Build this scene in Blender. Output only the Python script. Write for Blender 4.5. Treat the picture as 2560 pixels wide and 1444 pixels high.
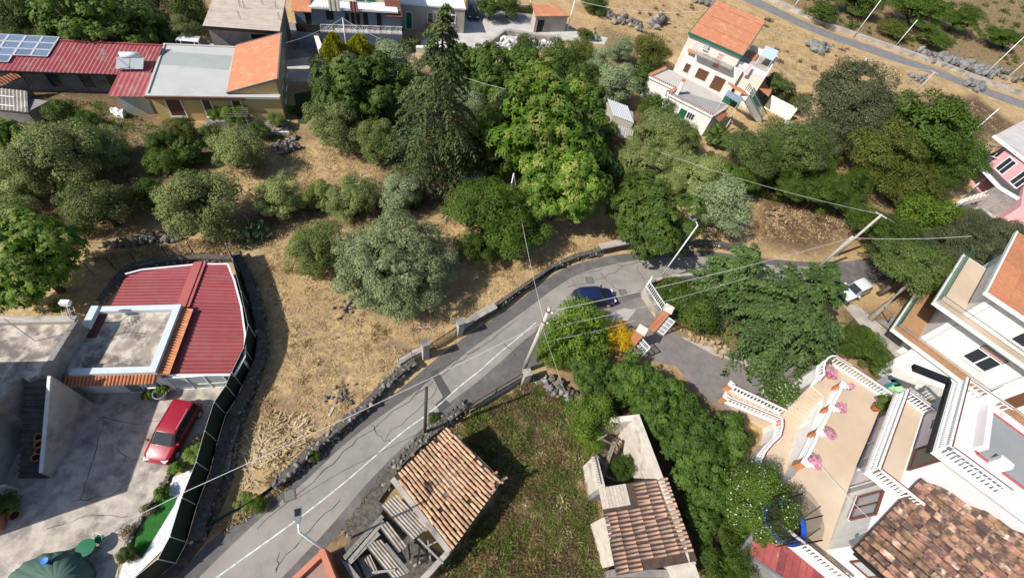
import bpy, math, random
import numpy as np
from mathutils import Vector, Matrix, Euler
for _o in list(bpy.data.objects):
 bpy.data.objects.remove(_o)
SC = bpy.context.scene
COL = SC.collection
random.seed(7)
RNG = np.random.default_rng(11)
# ------------------------------------------------------------------ camera
FPX, CAMH = 1120.0, 32.5                       # focal length in px of a 2560 px wide frame; height of the drone
TILT = math.atan(math.hypot(234, 818) / FPX)   # angle of the optical axis from straight down
ROLL = math.atan2(234, 818)
cam = bpy.data.cameras.new('camera')
cam.sensor_width = 36.0
cam.lens = 36.0 * FPX / 2560
cam.clip_start, cam.clip_end = 0.5, 3000
camo = bpy.data.objects.new('camera', cam)
COL.objects.link(camo)
CM = Matrix.Rotation(TILT, 3, 'X') @ Matrix.Rotation(ROLL, 3, 'Z')
camo.matrix_world = Matrix.Translation((0, 0, CAMH)) @ CM.to_4x4()
SC.camera = camo
# ------------------------------------------------------------------ light
SUN_EL, SHADOW_AZ = math.radians(44), math.radians(38)
sdir = Vector((math.cos(SHADOW_AZ) * math.cos(SUN_EL), math.sin(SHADOW_AZ) * math.cos(SUN_EL), -math.sin(SUN_EL)))
sun = bpy.data.lights.new('sun', 'SUN')
sun.energy, sun.angle, sun.color = 4.4, math.radians(0.55), (1.0, 0.95, 0.87)
suno = bpy.data.objects.new('sun', sun)
suno.rotation_euler = sdir.to_track_quat('-Z', 'Y').to_euler()
suno.location = (-60, -50, 80)
COL.objects.link(suno)
world = bpy.data.worlds.new('World')
SC.world = world
world.use_nodes = True
wn = world.node_tree
sky = wn.nodes.new('ShaderNodeTexSky')
sky.sky_type = 'NISHITA'
sky.sun_disc = False
sky.sun_elevation = SUN_EL
sky.sun_rotation = math.atan2(-math.cos(SHADOW_AZ), -math.sin(SHADOW_AZ))
bg = wn.nodes['Background']
bg.inputs['Strength'].default_value = 0.096
wn.links.new(sky.outputs['Color'], bg.inputs['Color'])
SC.view_settings.view_transform = 'Standard'
SC.view_settings.look = 'None'
SC.view_settings.exposure = 0.36
SC.view_settings.gamma = 1.0
SC.cycles.max_bounces = 6
SC.cycles.diffuse_bounces = 3
SC.cycles.glossy_bounces = 2
SC.cycles.transmission_bounces = 4
SC.cycles.transparent_max_bounces = 8
# ------------------------------------------------------------------ geometry helpers
def G(u, v, z=0.0):
 """world point at height z that stands where the photograph shows (u, v)"""
 d = CM @ Vector((u - 1280.0, 722.0 - v, -FPX))
 t = (z - CAMH) / d.z
 return Vector((t * d.x, t * d.y, z))
def GL(pts, z=0.0):
 return [G(u, v, z) for u, v in pts]
def WPZ(A, B, u, v):
 """(metres from A along A-B, height) where the pixel meets the upright plane through A and B"""
 d = CM @ Vector((u - 1280.0, 722.0 - v, -FPX))
 ab = Vector((B[0] - A[0], B[1] - A[1], 0)); L = ab.length; ab /= L
 n = Vector((-ab.y, ab.x, 0))
 t = n.dot(Vector((A[0], A[1], 0))) / n.dot(d)
 p = d * t
 return (p - Vector((A[0], A[1], 0))).dot(ab), CAMH + p.z
def scale_at(p):
 """pixels per metre (2560 wide frame) at a world point"""
 c = CM.transposed() @ (Vector(p) - Vector((0, 0, CAMH)))
 return FPX / -c.z
WL = {}
def wl(o):
 return WL.get(o.name, Vector((0, 0, 0)))
class MB:
 def __init__(s):
  s.v, s.f, s.m = [], [], []
 def add(s, vs, fs, mi=0):
  b = len(s.v)
  s.v += [tuple(p) for p in vs]
  s.f += [tuple(i + b for i in f) for f in fs]
  s.m += [mi] * len(fs)
  return s
 def quad(s, a, b, c, d, mi=0):
  return s.add([a, b, c, d], [(0, 1, 2, 3)], mi)
 def box(s, c, size, rz=0.0, mi=0, M=None):
  sx, sy, sz = size[0] / 2, size[1] / 2, size[2] / 2
  R = Matrix.Rotation(rz, 3, 'Z') if M is None else M
  vs = [R @ Vector((x, y, z)) + Vector(c) for x in (-sx, sx) for y in (-sy, sy) for z in (-sz, sz)]
  return s.add(vs, [(0, 1, 3, 2), (4, 6, 7, 5), (0, 4, 5, 1), (2, 3, 7, 6), (0, 2, 6, 4), (1, 5, 7, 3)], mi)
 def bar(s, a, b, w, h, mi=0):
  """box from a to b, w wide, h thick, its wide side level"""
  a, b = Vector(a), Vector(b)
  d = b - a; L = d.length
  x = d / L
  y = Vector((-x.y, x.x, 0)) if abs(x.z) < 0.99 else Vector((0, 1, 0))
  y.normalize(); z = x.cross(y)
  M = Matrix((x, y, z)).transposed()
  return s.box((a + b) / 2, (L, w, h), M=M, mi=mi)
 def prism(s, poly, z0, z1, mi=0, bottom=False, topmi=None):
  n = len(poly)
  z0s = z0 if isinstance(z0, (list, tuple)) else [z0] * n
  z1s = z1 if isinstance(z1, (list, tuple)) else [z1] * n
  ar = sum(poly[i][0] * poly[(i + 1) % n][1] - poly[(i + 1) % n][0] * poly[i][1] for i in range(n))
  if ar < 0:
   poly = list(poly)[::-1]; z0s = list(z0s)[::-1]; z1s = list(z1s)[::-1]
  vs = [(p[0], p[1], z) for p, z in zip(poly, z0s)] + [(p[0], p[1], z) for p, z in zip(poly, z1s)]
  s.add(vs, [(i, (i + 1) % n, n + (i + 1) % n, n + i) for i in range(n)], mi)
  s.add(vs[n:], [tuple(range(n))], mi if topmi is None else topmi)
  if bottom:
   s.add(vs[:n], [tuple(range(n))[::-1]], mi)
  return s
 def tube(s, pts, r, n=6, mi=0, cap=True):
  pts = [Vector(p) for p in pts]
  rs = r if isinstance(r, (list, tuple)) else [r] * len(pts)
  vs, fs = [], []
  for i, p in enumerate(pts):
   d = (pts[min(i + 1, len(pts) - 1)] - pts[max(i - 1, 0)]).normalized()
   a = d.orthogonal().normalized() if abs(d.z) < 0.95 else Vector((1, 0, 0))
   a = (a - d * a.dot(d)).normalized(); b = d.cross(a)
   vs += [p + (a * math.cos(k * 2 * math.pi / n) + b * math.sin(k * 2 * math.pi / n)) * rs[i] for k in range(n)]
  for i in range(len(pts) - 1):
   fs += [(i * n + k, i * n + (k + 1) % n, (i + 1) * n + (k + 1) % n, (i + 1) * n + k) for k in range(n)]
  if cap:
   fs += [tuple(range(n))[::-1], tuple(range((len(pts) - 1) * n, len(pts) * n))]
  return s.add(vs, fs, mi)
 def lathe(s, prof, c=(0, 0, 0), n=12, mi=0):
  vs, fs = [], []
  for r, z in prof:
   vs += [(c[0] + r * math.cos(k * 2 * math.pi / n), c[1] + r * math.sin(k * 2 * math.pi / n), c[2] + z) for k in range(n)]
  for i in range(len(prof) - 1):
   fs += [(i * n + k, i * n + (k + 1) % n, (i + 1) * n + (k + 1) % n, (i + 1) * n + k) for k in range(n)]
  fs += [tuple(range(n))[::-1], tuple(range((len(prof) - 1) * n, len(prof) * n))]
  return s.add(vs, fs, mi)
 def corr(s, o, ax, ay, amp=0.03, pitch=0.25, sub=4, mi=0):
  """corrugated sheet from corner o: ribs run along ay, repeat along ax"""
  o, ax, ay = Vector(o), Vector(ax), Vector(ay)
  n = max(2, int(ax.length / pitch * sub)); nz = ax.cross(ay).normalized()
  if nz.z < 0:
   nz = -nz
  vs = []
  for i in range(n + 1):
   k = amp * math.cos(i * 2 * math.pi / sub)
   vs += [o + ax * (i / n) + nz * k, o + ax * (i / n) + ay + nz * k]
  return s.add(vs, [(2 * i, 2 * i + 2, 2 * i + 3, 2 * i + 1) for i in range(n)], mi)
def as_mesh(name, mb, mats, smooth=False):
 me = bpy.data.meshes.new(name)
 me.from_pydata(mb.v, [], mb.f)
 if not isinstance(mats, (list, tuple)):
  mats = [mats]
 for m in mats:
  me.materials.append(m)
 if len(mats) > 1:
  me.polygons.foreach_set('material_index', mb.m)
 if smooth:
  me.polygons.foreach_set('use_smooth', [True] * len(mb.f))
 me.update()
 return me
def obj(name, mb, mats, parent=None, smooth=False, loc=None):
 """one mesh object from world-space shapes"""
 if parent is not None:
  off = wl(parent)
 elif loc is not None:
  off = Vector(loc)
 else:
  a = np.array(mb.v); off = Vector((a[:, 0].mean(), a[:, 1].mean(), a[:, 2].min()))
 mb.v = [(p[0] - off.x, p[1] - off.y, p[2] - off.z) for p in mb.v]
 o = bpy.data.objects.new(name, as_mesh(name, mb, mats, smooth))
 COL.objects.link(o)
 if parent is not None:
  o.parent = parent
 else:
  o.location = off
 WL[o.name] = off
 return o
def inst(name, me, parent, M):
 o = bpy.data.objects.new(name, me)
 COL.objects.link(o)
 if parent is not None:
  o.parent = parent
  o.matrix_basis = Matrix.Translation(-wl(parent)) @ M
 else:
  o.matrix_basis = M
 return o
def tag(o, label, cat, group=None):
 o['label'] = label; o['category'] = cat
 if group:
  o['group'] = group
 return o
def thing(name, label, cat, loc, group=None):
 o = bpy.data.objects.new(name, None)
 o.empty_display_size = 0.3
 COL.objects.link(o)
 o.location = loc
 WL[o.name] = Vector(loc)
 return tag(o, label, cat, group)
def kind(o, k):
 o['kind'] = k
 return o
def copy_thing(root, M, label, group=None):
 r = root.copy(); COL.objects.link(r); r.matrix_basis = M
 r['label'] = label
 if group:
  r['group'] = group
 for ch in root.children:
  c = ch.copy(); COL.objects.link(c); c.parent = r
  for g in ch.children:
   d = g.copy(); COL.objects.link(d); d.parent = c
 return r
# ------------------------------------------------------------------ materials
MATS = {}
def mat(name, c1, c2=None, scale=3.0, rough=0.85, bump=0.0, bscale=None, c3=None, s3=0.6, detail=6, lo=0.38, hi=0.64, metal=0.0, spec=0.3, rnd=0.0, coords='pos', alpha=None, lo3=0.5, hi3=0.68, zs3=1.0):
 """noise mix of up to three real colours, optional bump, per-object variation"""
 if name in MATS:
  return MATS[name]
 m = bpy.data.materials.new(name); m.use_nodes = True
 nt = m.node_tree; N = nt.nodes; L = nt.links
 b = N['Principled BSDF']
 b.inputs['Roughness'].default_value = rough
 b.inputs['Metallic'].default_value = metal
 b.inputs['Specular IOR Level'].default_value = spec
 b.inputs['Base Color'].default_value = (*c1, 1)
 if coords == 'pos':
  g = N.new('ShaderNodeNewGeometry'); vec = g.outputs['Position']
 else:
  g = N.new('ShaderNodeTexCoord'); vec = g.outputs['Object']
 out = None
 def noise(sc, lo, hi, det=detail, zs=1.0):
  n = N.new('ShaderNodeTexNoise'); n.inputs['Scale'].default_value = sc; n.inputs['Detail'].default_value = det
  n.inputs['Roughness'].default_value = 0.62
  if zs != 1.0:
   vm = N.new('ShaderNodeVectorMath'); vm.operation = 'MULTIPLY'; vm.inputs[1].default_value = (1, 1, zs)
   L.new(vec, vm.inputs[0]); L.new(vm.outputs[0], n.inputs['Vector'])
  else:
   L.new(vec, n.inputs['Vector'])
  r = N.new('ShaderNodeMapRange'); r.inputs[1].default_value = lo; r.inputs[2].default_value = hi
  L.new(n.outputs['Fac'], r.inputs[0])
  return r.outputs[0], n.outputs['Fac']
 if c2 is not None:
  f, _ = noise(scale, lo, hi)
  mx = N.new('ShaderNodeMix'); mx.data_type = 'RGBA'
  mx.inputs[6].default_value = (*c1, 1); mx.inputs[7].default_value = (*c2, 1)
  L.new(f, mx.inputs[0]); out = mx.outputs[2]
  if c3 is not None:
   f3, _ = noise(s3, lo3, hi3, zs=zs3)
   m3 = N.new('ShaderNodeMix'); m3.data_type = 'RGBA'
   m3.inputs[7].default_value = (*c3, 1)
   L.new(f3, m3.inputs[0]); L.new(out, m3.inputs[6]); out = m3.outputs[2]
 if rnd:
  oi = N.new('ShaderNodeObjectInfo')
  r = N.new('ShaderNodeMapRange'); r.inputs[3].default_value = 1 - rnd; r.inputs[4].default_value = 1 + rnd
  L.new(oi.outputs['Random'], r.inputs[0])
  h = N.new('ShaderNodeHueSaturation')
  L.new(r.outputs[0], h.inputs['Value'])
  r2 = N.new('ShaderNodeMapRange'); r2.inputs[3].default_value = 0.5 - rnd * 0.035; r2.inputs[4].default_value = 0.5 + rnd * 0.035
  mm = N.new('ShaderNodeMath'); mm.operation = 'MULTIPLY'; mm.inputs[1].default_value = 7.31
  fr = N.new('ShaderNodeMath'); fr.operation = 'FRACT'
  L.new(oi.outputs['Random'], mm.inputs[0]); L.new(mm.outputs[0], fr.inputs[0]); L.new(fr.outputs[0], r2.inputs[0])
  L.new(r2.outputs[0], h.inputs['Hue'])
  if out is not None:
   L.new(out, h.inputs['Color'])
  else:
   h.inputs['Color'].default_value = (*c1, 1)
  out = h.outputs['Color']
 if out is not None:
  L.new(out, b.inputs['Base Color'])
 if bump:
  _, nf = noise(bscale or scale * 4, 0, 1)
  bp = N.new('ShaderNodeBump'); bp.inputs['Strength'].default_value = 1.0; bp.inputs['Distance'].default_value = bump
  L.new(nf, bp.inputs['Height']); L.new(bp.outputs['Normal'], b.inputs['Normal'])
 if alpha is not None:
  b.inputs['Alpha'].default_value = alpha
 MATS[name] = m
 return m
def leafmat(name, c1, c2, c3, trans=0.3, rough=0.55, hue=0.25):
 """leaf colours mixed by the leaf's own tint, a little different on every plant"""
 if name in MATS:
  return MATS[name]
 m = bpy.data.materials.new(name); m.use_nodes = True
 nt = m.node_tree; N = nt.nodes; L = nt.links
 b = N['Principled BSDF']
 a = N.new('ShaderNodeAttribute'); a.attribute_name = 'tint'
 r = N.new('ShaderNodeValToRGB')
 e = r.color_ramp.elements
 e[0].position = 0.0; e[0].color = (*c1, 1); e[1].position = 1.0; e[1].color = (*c3, 1)
 k = r.color_ramp.elements.new(0.5); k.color = (*c2, 1)
 L.new(a.outputs['Fac'], r.inputs[0])
 oi = N.new('ShaderNodeObjectInfo')
 mr = N.new('ShaderNodeMapRange'); mr.inputs[3].default_value = 1 - hue; mr.inputs[4].default_value = 1 + hue
 L.new(oi.outputs['Random'], mr.inputs[0])
 h = N.new('ShaderNodeHueSaturation'); L.new(r.outputs[0], h.inputs['Color']); L.new(mr.outputs[0], h.inputs['Value'])
 b.inputs['Roughness'].default_value = rough; b.inputs['Specular IOR Level'].default_value = 0.25
 L.new(h.outputs[0], b.inputs['Base Color'])
 t = N.new('ShaderNodeBsdfTranslucent'); L.new(h.outputs[0], t.inputs['Color'])
 mx = N.new('ShaderNodeMixShader'); mx.inputs[0].default_value = trans
 L.new(b.outputs[0], mx.inputs[1]); L.new(t.outputs[0], mx.inputs[2])
 L.new(mx.outputs[0], N['Material Output'].inputs['Surface'])
 MATS[name] = m
 return m
def paint(name, c, rough=0.35, metal=0.0, coat=0.6):
 m = mat(name, c, rough=rough, metal=metal, spec=0.5)
 m.node_tree.nodes['Principled BSDF'].inputs['Coat Weight'].default_value = coat
 m.node_tree.nodes['Principled BSDF'].inputs['Coat Roughness'].default_value = 0.06
 return m
M_white = mat('white_plaster', (0.80, 0.79, 0.76), (0.72, 0.70, 0.66), 1.3, 0.8, 0.004, 30, c3=(0.52, 0.48, 0.42), s3=1.6, lo3=0.52, hi3=0.80, zs3=0.12)
M_whitetrim = mat('white_paint', (0.82, 0.82, 0.82), (0.76, 0.76, 0.75), 4, 0.5)
M_cream = mat('cream_plaster', (0.76, 0.67, 0.58), (0.68, 0.59, 0.50), 1.1, 0.85, 0.004, 25, c3=(0.50, 0.43, 0.36), s3=1.6, lo3=0.55, hi3=0.82, zs3=0.12)
M_yellow = mat('ochre_plaster', (0.64, 0.46, 0.21), (0.58, 0.41, 0.18), 0.9, 0.85, 0.004, 25, c3=(0.50, 0.37, 0.19), s3=1.2, zs3=0.15, lo3=0.52, hi3=0.75)
M_concrete = mat('worn_concrete', (0.46, 0.42, 0.37), (0.34, 0.30, 0.26), 0.9, 0.9, 0.012, 9, c3=(0.15, 0.14, 0.13), s3=0.5, lo3=0.52, hi3=0.68)
M_stainconc = mat('stained_concrete', (0.58, 0.51, 0.43), (0.33, 0.28, 0.23), 1.3, 0.9, 0.015, 12, c3=(0.18, 0.155, 0.135), s3=0.8, lo3=0.48, hi3=0.60, lo=0.42, hi=0.56)
M_greywall = mat('grey_render', (0.30, 0.28, 0.26), (0.22, 0.20, 0.19), 1.6, 0.9, 0.01, 14, c3=(0.15, 0.14, 0.13), s3=0.6)
M_terra = mat('terracotta', (0.52, 0.22, 0.11), (0.44, 0.17, 0.08), 3, 0.85, 0.01, 20, rnd=0.12)
M_terraroof = mat('terracotta_roof', (0.56, 0.23, 0.12), (0.48, 0.19, 0.10), 6, 0.85, 0.015, 14, c3=(0.62, 0.34, 0.20), s3=1.2, lo3=0.5, hi3=0.75)
M_redsheet = mat('red_metal_sheet', (0.31, 0.06, 0.068), (0.27, 0.054, 0.062), 1.5, 0.6, spec=0.3, c3=(0.27, 0.085, 0.08), s3=1.2, lo3=0.5, hi3=0.72, rnd=0.09)
M_redold = mat('faded_red_sheet', (0.40, 0.115, 0.12), (0.34, 0.09, 0.095), 2, 0.6, spec=0.3, c3=(0.38, 0.20, 0.17), s3=0.9, lo3=0.52, hi3=0.72)
M_darkmetal = mat('dark_metal', (0.03, 0.03, 0.03), (0.06, 0.04, 0.03), 8, 0.6, metal=0.3)
M_rust = mat('rusty_iron', (0.09, 0.045, 0.03), (0.05, 0.03, 0.025), 9, 0.8)
M_galv = mat('galvanised_metal', (0.62, 0.64, 0.66), (0.54, 0.56, 0.58), 5, 0.45, metal=0.35)
M_lava = mat('lava_stone', (0.12, 0.112, 0.105), (0.21, 0.195, 0.18), 5, 0.95, 0.03, 18, rnd=0.6, c3=(0.36, 0.33, 0.28), s3=1.1, lo3=0.5, hi3=0.7)
M_lavadark = mat('lava_rubble', (0.075, 0.068, 0.06), (0.16, 0.14, 0.115), 4, 0.95, 0.08, 8)
M_greyrock = mat('pale_boulder', (0.24, 0.235, 0.225), (0.13, 0.125, 0.12), 2, 0.95, 0.05, 6, rnd=0.2)
M_wood = mat('weathered_wood', (0.26, 0.22, 0.18), (0.15, 0.12, 0.10), 7, 0.9, 0.01, 30, rnd=0.25)
M_oldwood = mat('grey_timber', (0.34, 0.31, 0.28), (0.22, 0.20, 0.18), 6, 0.9, 0.01, 30, rnd=0.25)
M_brownwood = mat('brown_wood', (0.16, 0.075, 0.035), (0.11, 0.05, 0.025), 6, 0.6)
M_bark = mat('bark', (0.13, 0.10, 0.075), (0.07, 0.055, 0.045), 8, 0.95, 0.03, 14)
M_palebark = mat('pale_bark', (0.30, 0.27, 0.23), (0.20, 0.17, 0.14), 8, 0.95, 0.03, 14)
M_glass = mat('window_glass', (0.03, 0.035, 0.04), rough=0.08, spec=0.6)
M_greyglass = mat('frosted_glass', (0.42, 0.45, 0.47), (0.36, 0.39, 0.41), 2, 0.3)
M_blackrub = mat('tyre_rubber', (0.02, 0.02, 0.021), rough=0.8)
M_greenpaint = mat('green_paint', (0.015, 0.13, 0.085), rough=0.45)
M_pole = mat('concrete_pole', (0.52, 0.48, 0.42), (0.42, 0.38, 0.33), 4, 0.85, 0.006, 30)
M_whitemetal = mat('white_metal', (0.78, 0.79, 0.80), rough=0.4, spec=0.4)
M_blackmetal = mat('black_paint', (0.015, 0.015, 0.016), rough=0.4)
M_greymetal = mat('grey_metal', (0.22, 0.24, 0.26), rough=0.45, metal=0.3)
M_cable = mat('pale_cable', (0.62, 0.60, 0.57), rough=0.6)
M_darkcable = mat('dark_cable', (0.10, 0.095, 0.09), rough=0.6)
M_beigetile = mat('beige_terrace_tiles', (0.57, 0.45, 0.33), (0.53, 0.41, 0.30), 0.8, 0.6, c3=(0.60, 0.49, 0.37), s3=0.25)
M_brownrail = mat('brown_coping', (0.17, 0.06, 0.045), (0.13, 0.045, 0.035), 5, 0.7)
# ------------------------------------------------------------------ ground
def pip(px, py, poly):
 x = [p[0] for p in poly]; y = [p[1] for p in poly]; n = len(poly)
 ins = np.zeros(px.shape, bool); j = n - 1
 for i in range(n):
  c = ((y[i] > py) != (y[j] > py)) & (px < (x[j] - x[i]) * (py - y[i]) / (y[j] - y[i] + 1e-12) + x[i])
  ins ^= c; j = i
 return ins
def pdist(px, py, poly):
 """signed distance to a polygon, positive inside"""
 d = np.full(px.shape, 1e9); n = len(poly)
 for i in range(n):
  a = poly[i]; b = poly[(i + 1) % n]
  ex, ey = b[0] - a[0], b[1] - a[1]
  t = np.clip(((px - a[0]) * ex + (py - a[1]) * ey) / (ex * ex + ey * ey + 1e-12), 0, 1)
  d = np.minimum(d, np.hypot(px - a[0] - t * ex, py - a[1] - t * ey))
 return np.where(pip(px, py, poly), d, -d)
PXY = lambda pts: [(p.x, p.y) for p in GL(pts)]
SOIL_SHADE = [PXY([(-60, -40), (520, -40), (500, 115), (400, 112), (-60, 78)]),  # dark brown soil, with shade between the plants put into the colour too
  PXY([(-60, 190), (400, 200), (420, 320), (-60, 330)]),
  PXY([(-60, 240), (260, 250), (420, 320), (760, 330), (770, 350), (560, 420), (330, 470), (260, 560), (60, 640), (-80, 520)]),
  PXY([(760, 330), (1000, 360), (1200, 430), (1220, 520), (1060, 540), (800, 560), (660, 590), (560, 560), (700, 480), (980, 450), (900, 380)]),
  PXY([(790, 180), (1500, 160), (1600, 330), (1500, 480), (1200, 440), (1000, 360), (800, 300)]),
  PXY([(1420, 200), (1640, 180), (1650, 330), (1420, 330)]),
  PXY([(540, 960), (640, 900), (640, 1020), (560, 1240), (480, 1330), (500, 1200)]),
  PXY([(2080, 250), (2440, 240), (2560, 330), (2420, 360), (2250, 330)]),
  PXY([(1900, 480), (2120, 520), (2130, 600), (2020, 640), (1880, 600)]),
  PXY([(700, 1330), (1000, 1040), (1120, 1010), (1000, 1180), (860, 1400)]),
  PXY([(1380, 900), (1560, 880), (1800, 1000), (1900, 1150), (1900, 1450), (1560, 1450), (1480, 1000)]),
  PXY([(2080, 760), (2280, 800), (2300, 950), (2180, 960)])]
WEED = [PXY([(1180, 1010), (1330, 940), (1440, 990), (1480, 1180), (1520, 1460), (1080, 1460), (1240, 1230), (1110, 1060)]),
  PXY([(-60, 240), (260, 250), (430, 330), (740, 310), (740, 350), (560, 400), (300, 480), (-80, 500)]),
  PXY([(1860, -60), (2700, -60), (2700, 230), (2330, 150), (2060, 60)]),
  PXY([(1500, 60), (1640, 110), (1660, 300), (1500, 260)]),
  PXY([(1700, 700), (2060, 700), (2060, 900), (1850, 900), (1650, 830)]),
  PXY([(1850, 380), (2300, 380), (2380, 560), (2140, 560), (1960, 480)])]
BARE = [PXY([(880, 880), (1000, 800), (1120, 820), (1060, 900), (930, 960), (820, 1130), (640, 1180), (660, 900), (760, 760), (900, 750)]),
  PXY([(1500, 40), (2560, 330), (2560, 430), (2200, 260), (1700, 120)]),
  PXY([(200, 600), (620, 560), (640, 640), (240, 680)])]
nx, ny = 250, 260
gx = np.linspace(-80, 150, nx); gy = np.linspace(-14, 215, ny)
XX, YY = np.meshgrid(gx, gy)
def soft(polys, w):
 o = np.zeros(XX.shape)
 for p in polys:
  o = np.maximum(o, np.clip(pdist(XX, YY, p) / w + 0.5, 0, 1))
 return o
gv = np.stack([XX.ravel(), YY.ravel(), np.zeros(XX.size)], 1)
idx = np.arange(nx * ny).reshape(ny, nx)
gf = np.stack([idx[:-1, :-1].ravel(), idx[:-1, 1:].ravel(), idx[1:, 1:].ravel(), idx[1:, :-1].ravel()], 1)
# outer skirt to the horizon
ring = [(-900, -700), (900, -700), (900, 1200), (-900, 1200)]
rc = [idx[0, 0], idx[0, -1], idx[-1, -1], idx[-1, 0]]
gv = np.vstack([gv, [(x, y, 0) for x, y in ring]])
nb = nx * ny
skirt = [(nb + i, nb + (i + 1) % 4, rc[(i + 1) % 4], rc[i]) for i in range(4)]
me = bpy.data.meshes.new('ground')
me.from_pydata(gv.tolist(), [], gf.tolist() + skirt)
for nm, pl, w in (('soil', SOIL_SHADE, 3.0), ('weed', WEED, 2.5), ('bare', BARE, 3.0)):
 at = me.attributes.new(nm, 'FLOAT', 'POINT')
 at.data.foreach_set('value', np.concatenate([soft(pl, w).ravel(), np.zeros(4)]))
gm = bpy.data.materials.new('dry_ground'); gm.use_nodes = True
N = gm.node_tree.nodes; L = gm.node_tree.links
b = N['Principled BSDF']; b.inputs['Roughness'].default_value = 0.95; b.inputs['Specular IOR Level'].default_value = 0.1
gp = N.new('ShaderNodeNewGeometry')
def gnoise(sc, lo, hi, det=8):
 n = N.new('ShaderNodeTexNoise'); n.inputs['Scale'].default_value = sc; n.inputs['Detail'].default_value = det; n.inputs['Roughness'].default_value = 0.68
 L.new(gp.outputs['Position'], n.inputs['Vector'])
 r = N.new('ShaderNodeMapRange'); r.inputs[1].default_value = lo; r.inputs[2].default_value = hi
 L.new(n.outputs['Fac'], r.inputs[0]); return r.outputs[0], n.outputs['Fac']
def gmix(fac, a, c):
 m = N.new('ShaderNodeMix'); m.data_type = 'RGBA'; L.new(fac, m.inputs[0])
 if isinstance(a, tuple): m.inputs[6].default_value = (*a, 1)
 else: L.new(a, m.inputs[6])
 if isinstance(c, tuple): m.inputs[7].default_value = (*c, 1)
 else: L.new(c, m.inputs[7])
 return m.outputs[2]
def gmul(a, c):
 m = N.new('ShaderNodeMath'); m.operation = 'MULTIPLY'; m.use_clamp = True; L.new(a, m.inputs[0])
 if isinstance(c, float): m.inputs[1].default_value = c
 else: L.new(c, m.inputs[1])
 return m.outputs[0]
def gadd(a, c):
 m = N.new('ShaderNodeMath'); m.operation = 'ADD'; m.use_clamp = True; L.new(a, m.inputs[0]); L.new(c, m.inputs[1]); return m.outputs[0]
f1, h1 = gnoise(2.6, 0.36, 0.62, 10)
col = gmix(f1, (0.36, 0.245, 0.12), (0.57, 0.415, 0.22))
f2, _ = gnoise(0.35, 0.42, 0.66)
col = gmix(gmul(f2, 0.9), col, (0.315, 0.205, 0.105))
f3, _ = gnoise(7.0, 0.55, 0.72)
col = gmix(gmul(f3, 0.6), col, (0.56, 0.43, 0.25))
def gattr(n):
 a = N.new('ShaderNodeAttribute'); a.attribute_name = n; return a.outputs['Fac']
fb, _ = gnoise(0.9, 0.46, 0.60)
col = gmix(gmul(gmul(gattr('bare'), fb), 0.85), col, (0.225, 0.165, 0.115))
fs, _ = gnoise(0.8, 0.24, 0.44)
so = gmix(f1, (0.075, 0.05, 0.033), (0.155, 0.10, 0.06))
col = gmix(gmul(gattr('soil'), fs), col, so)
fw, _ = gnoise(1.1, 0.38, 0.58)
wc = gmix(f1, (0.15, 0.115, 0.055), (0.33, 0.25, 0.13))
col = gmix(gmul(gattr('weed'), 0.92), col, gmix(fw, wc, (0.20, 0.14, 0.08)))
ft, _ = gnoise(0.55, 0.58, 0.70)
col = gmix(gmul(ft, 0.6), col, (0.19, 0.155, 0.125))
L.new(col, b.inputs['Base Color'])
bp = N.new('ShaderNodeBump'); bp.inputs['Distance'].default_value = 0.09; bp.inputs['Strength'].default_value = 0.9
L.new(h1, bp.inputs['Height']); L.new(bp.outputs[0], b.inputs['Normal'])
me.materials.append(gm)
ground = bpy.data.objects.new('ground', me); COL.objects.link(ground); kind(ground, 'structure')
# ------------------------------------------------------------------ roads and yards
def smooth_poly(pts, n=6):
 """Catmull-Rom through pixel points"""
 P = [Vector((*p, 0)) for p in pts]; out = []
 for i in range(len(P) - 1):
  p0, p1, p2, p3 = P[max(i - 1, 0)], P[i], P[i + 1], P[min(i + 2, len(P) - 1)]
  for k in range(n):
   t = k / n
   q = 0.5 * ((2 * p1) + (p2 - p0) * t + (2 * p0 - 5 * p1 + 4 * p2 - p3) * t * t + (3 * p1 - p0 - 3 * p2 + p3) * t ** 3)
   out.append((q.x, q.y))
 out.append((P[-1].x, P[-1].y)); return out
def strip(name, left, right, z, m, n=8, parent=None):
 """sheet between two pixel polylines"""
 a, c = smooth_poly(left, n), smooth_poly(right, n)
 def resample(p, k):
  p = np.array([tuple(G(u, v))[:2] for u, v in p]); d = np.r_[0, np.cumsum(np.hypot(*np.diff(p, axis=0).T))]
  t = np.linspace(0, d[-1], k); return np.stack([np.interp(t, d, p[:, 0]), np.interp(t, d, p[:, 1])], 1)
 k = 90
 A, C = resample(a, k), resample(c, k)
 mb = MB(); W = 5
 vs = [tuple(A[i] * (1 - j / W) + C[i] * (j / W)) + (z,) for i in range(k) for j in range(W + 1)]
 mb.add(vs, [(i * (W + 1) + j, i * (W + 1) + j + 1, (i + 1) * (W + 1) + j + 1, (i + 1) * (W + 1) + j) for i in range(k - 1) for j in range(W)])
 o = obj(name, mb, m, parent)
 return o
def sheet(name, pts, z, m, parent=None, world=False):
 P = pts if world else GL(pts)
 mb = MB(); mb.add([(p[0], p[1], z) for p in P], [tuple(range(len(P)))])
 return obj(name, mb, m, parent)
M_asph = mat('bleached_asphalt', (0.285, 0.264, 0.238), (0.235, 0.217, 0.197), 1.4, 0.9, 0.006, 60, c3=(0.345, 0.317, 0.28), s3=0.22, lo3=0.46, hi3=0.7)
M_asphdark = mat('dark_asphalt', (0.135, 0.125, 0.12), (0.105, 0.098, 0.094), 2.2, 0.92, 0.008, 60, c3=(0.19, 0.175, 0.165), s3=0.4)
M_asphpatch = mat('patched_asphalt', (0.095, 0.09, 0.088), (0.07, 0.068, 0.066), 5, 0.92, 0.006, 60)
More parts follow.
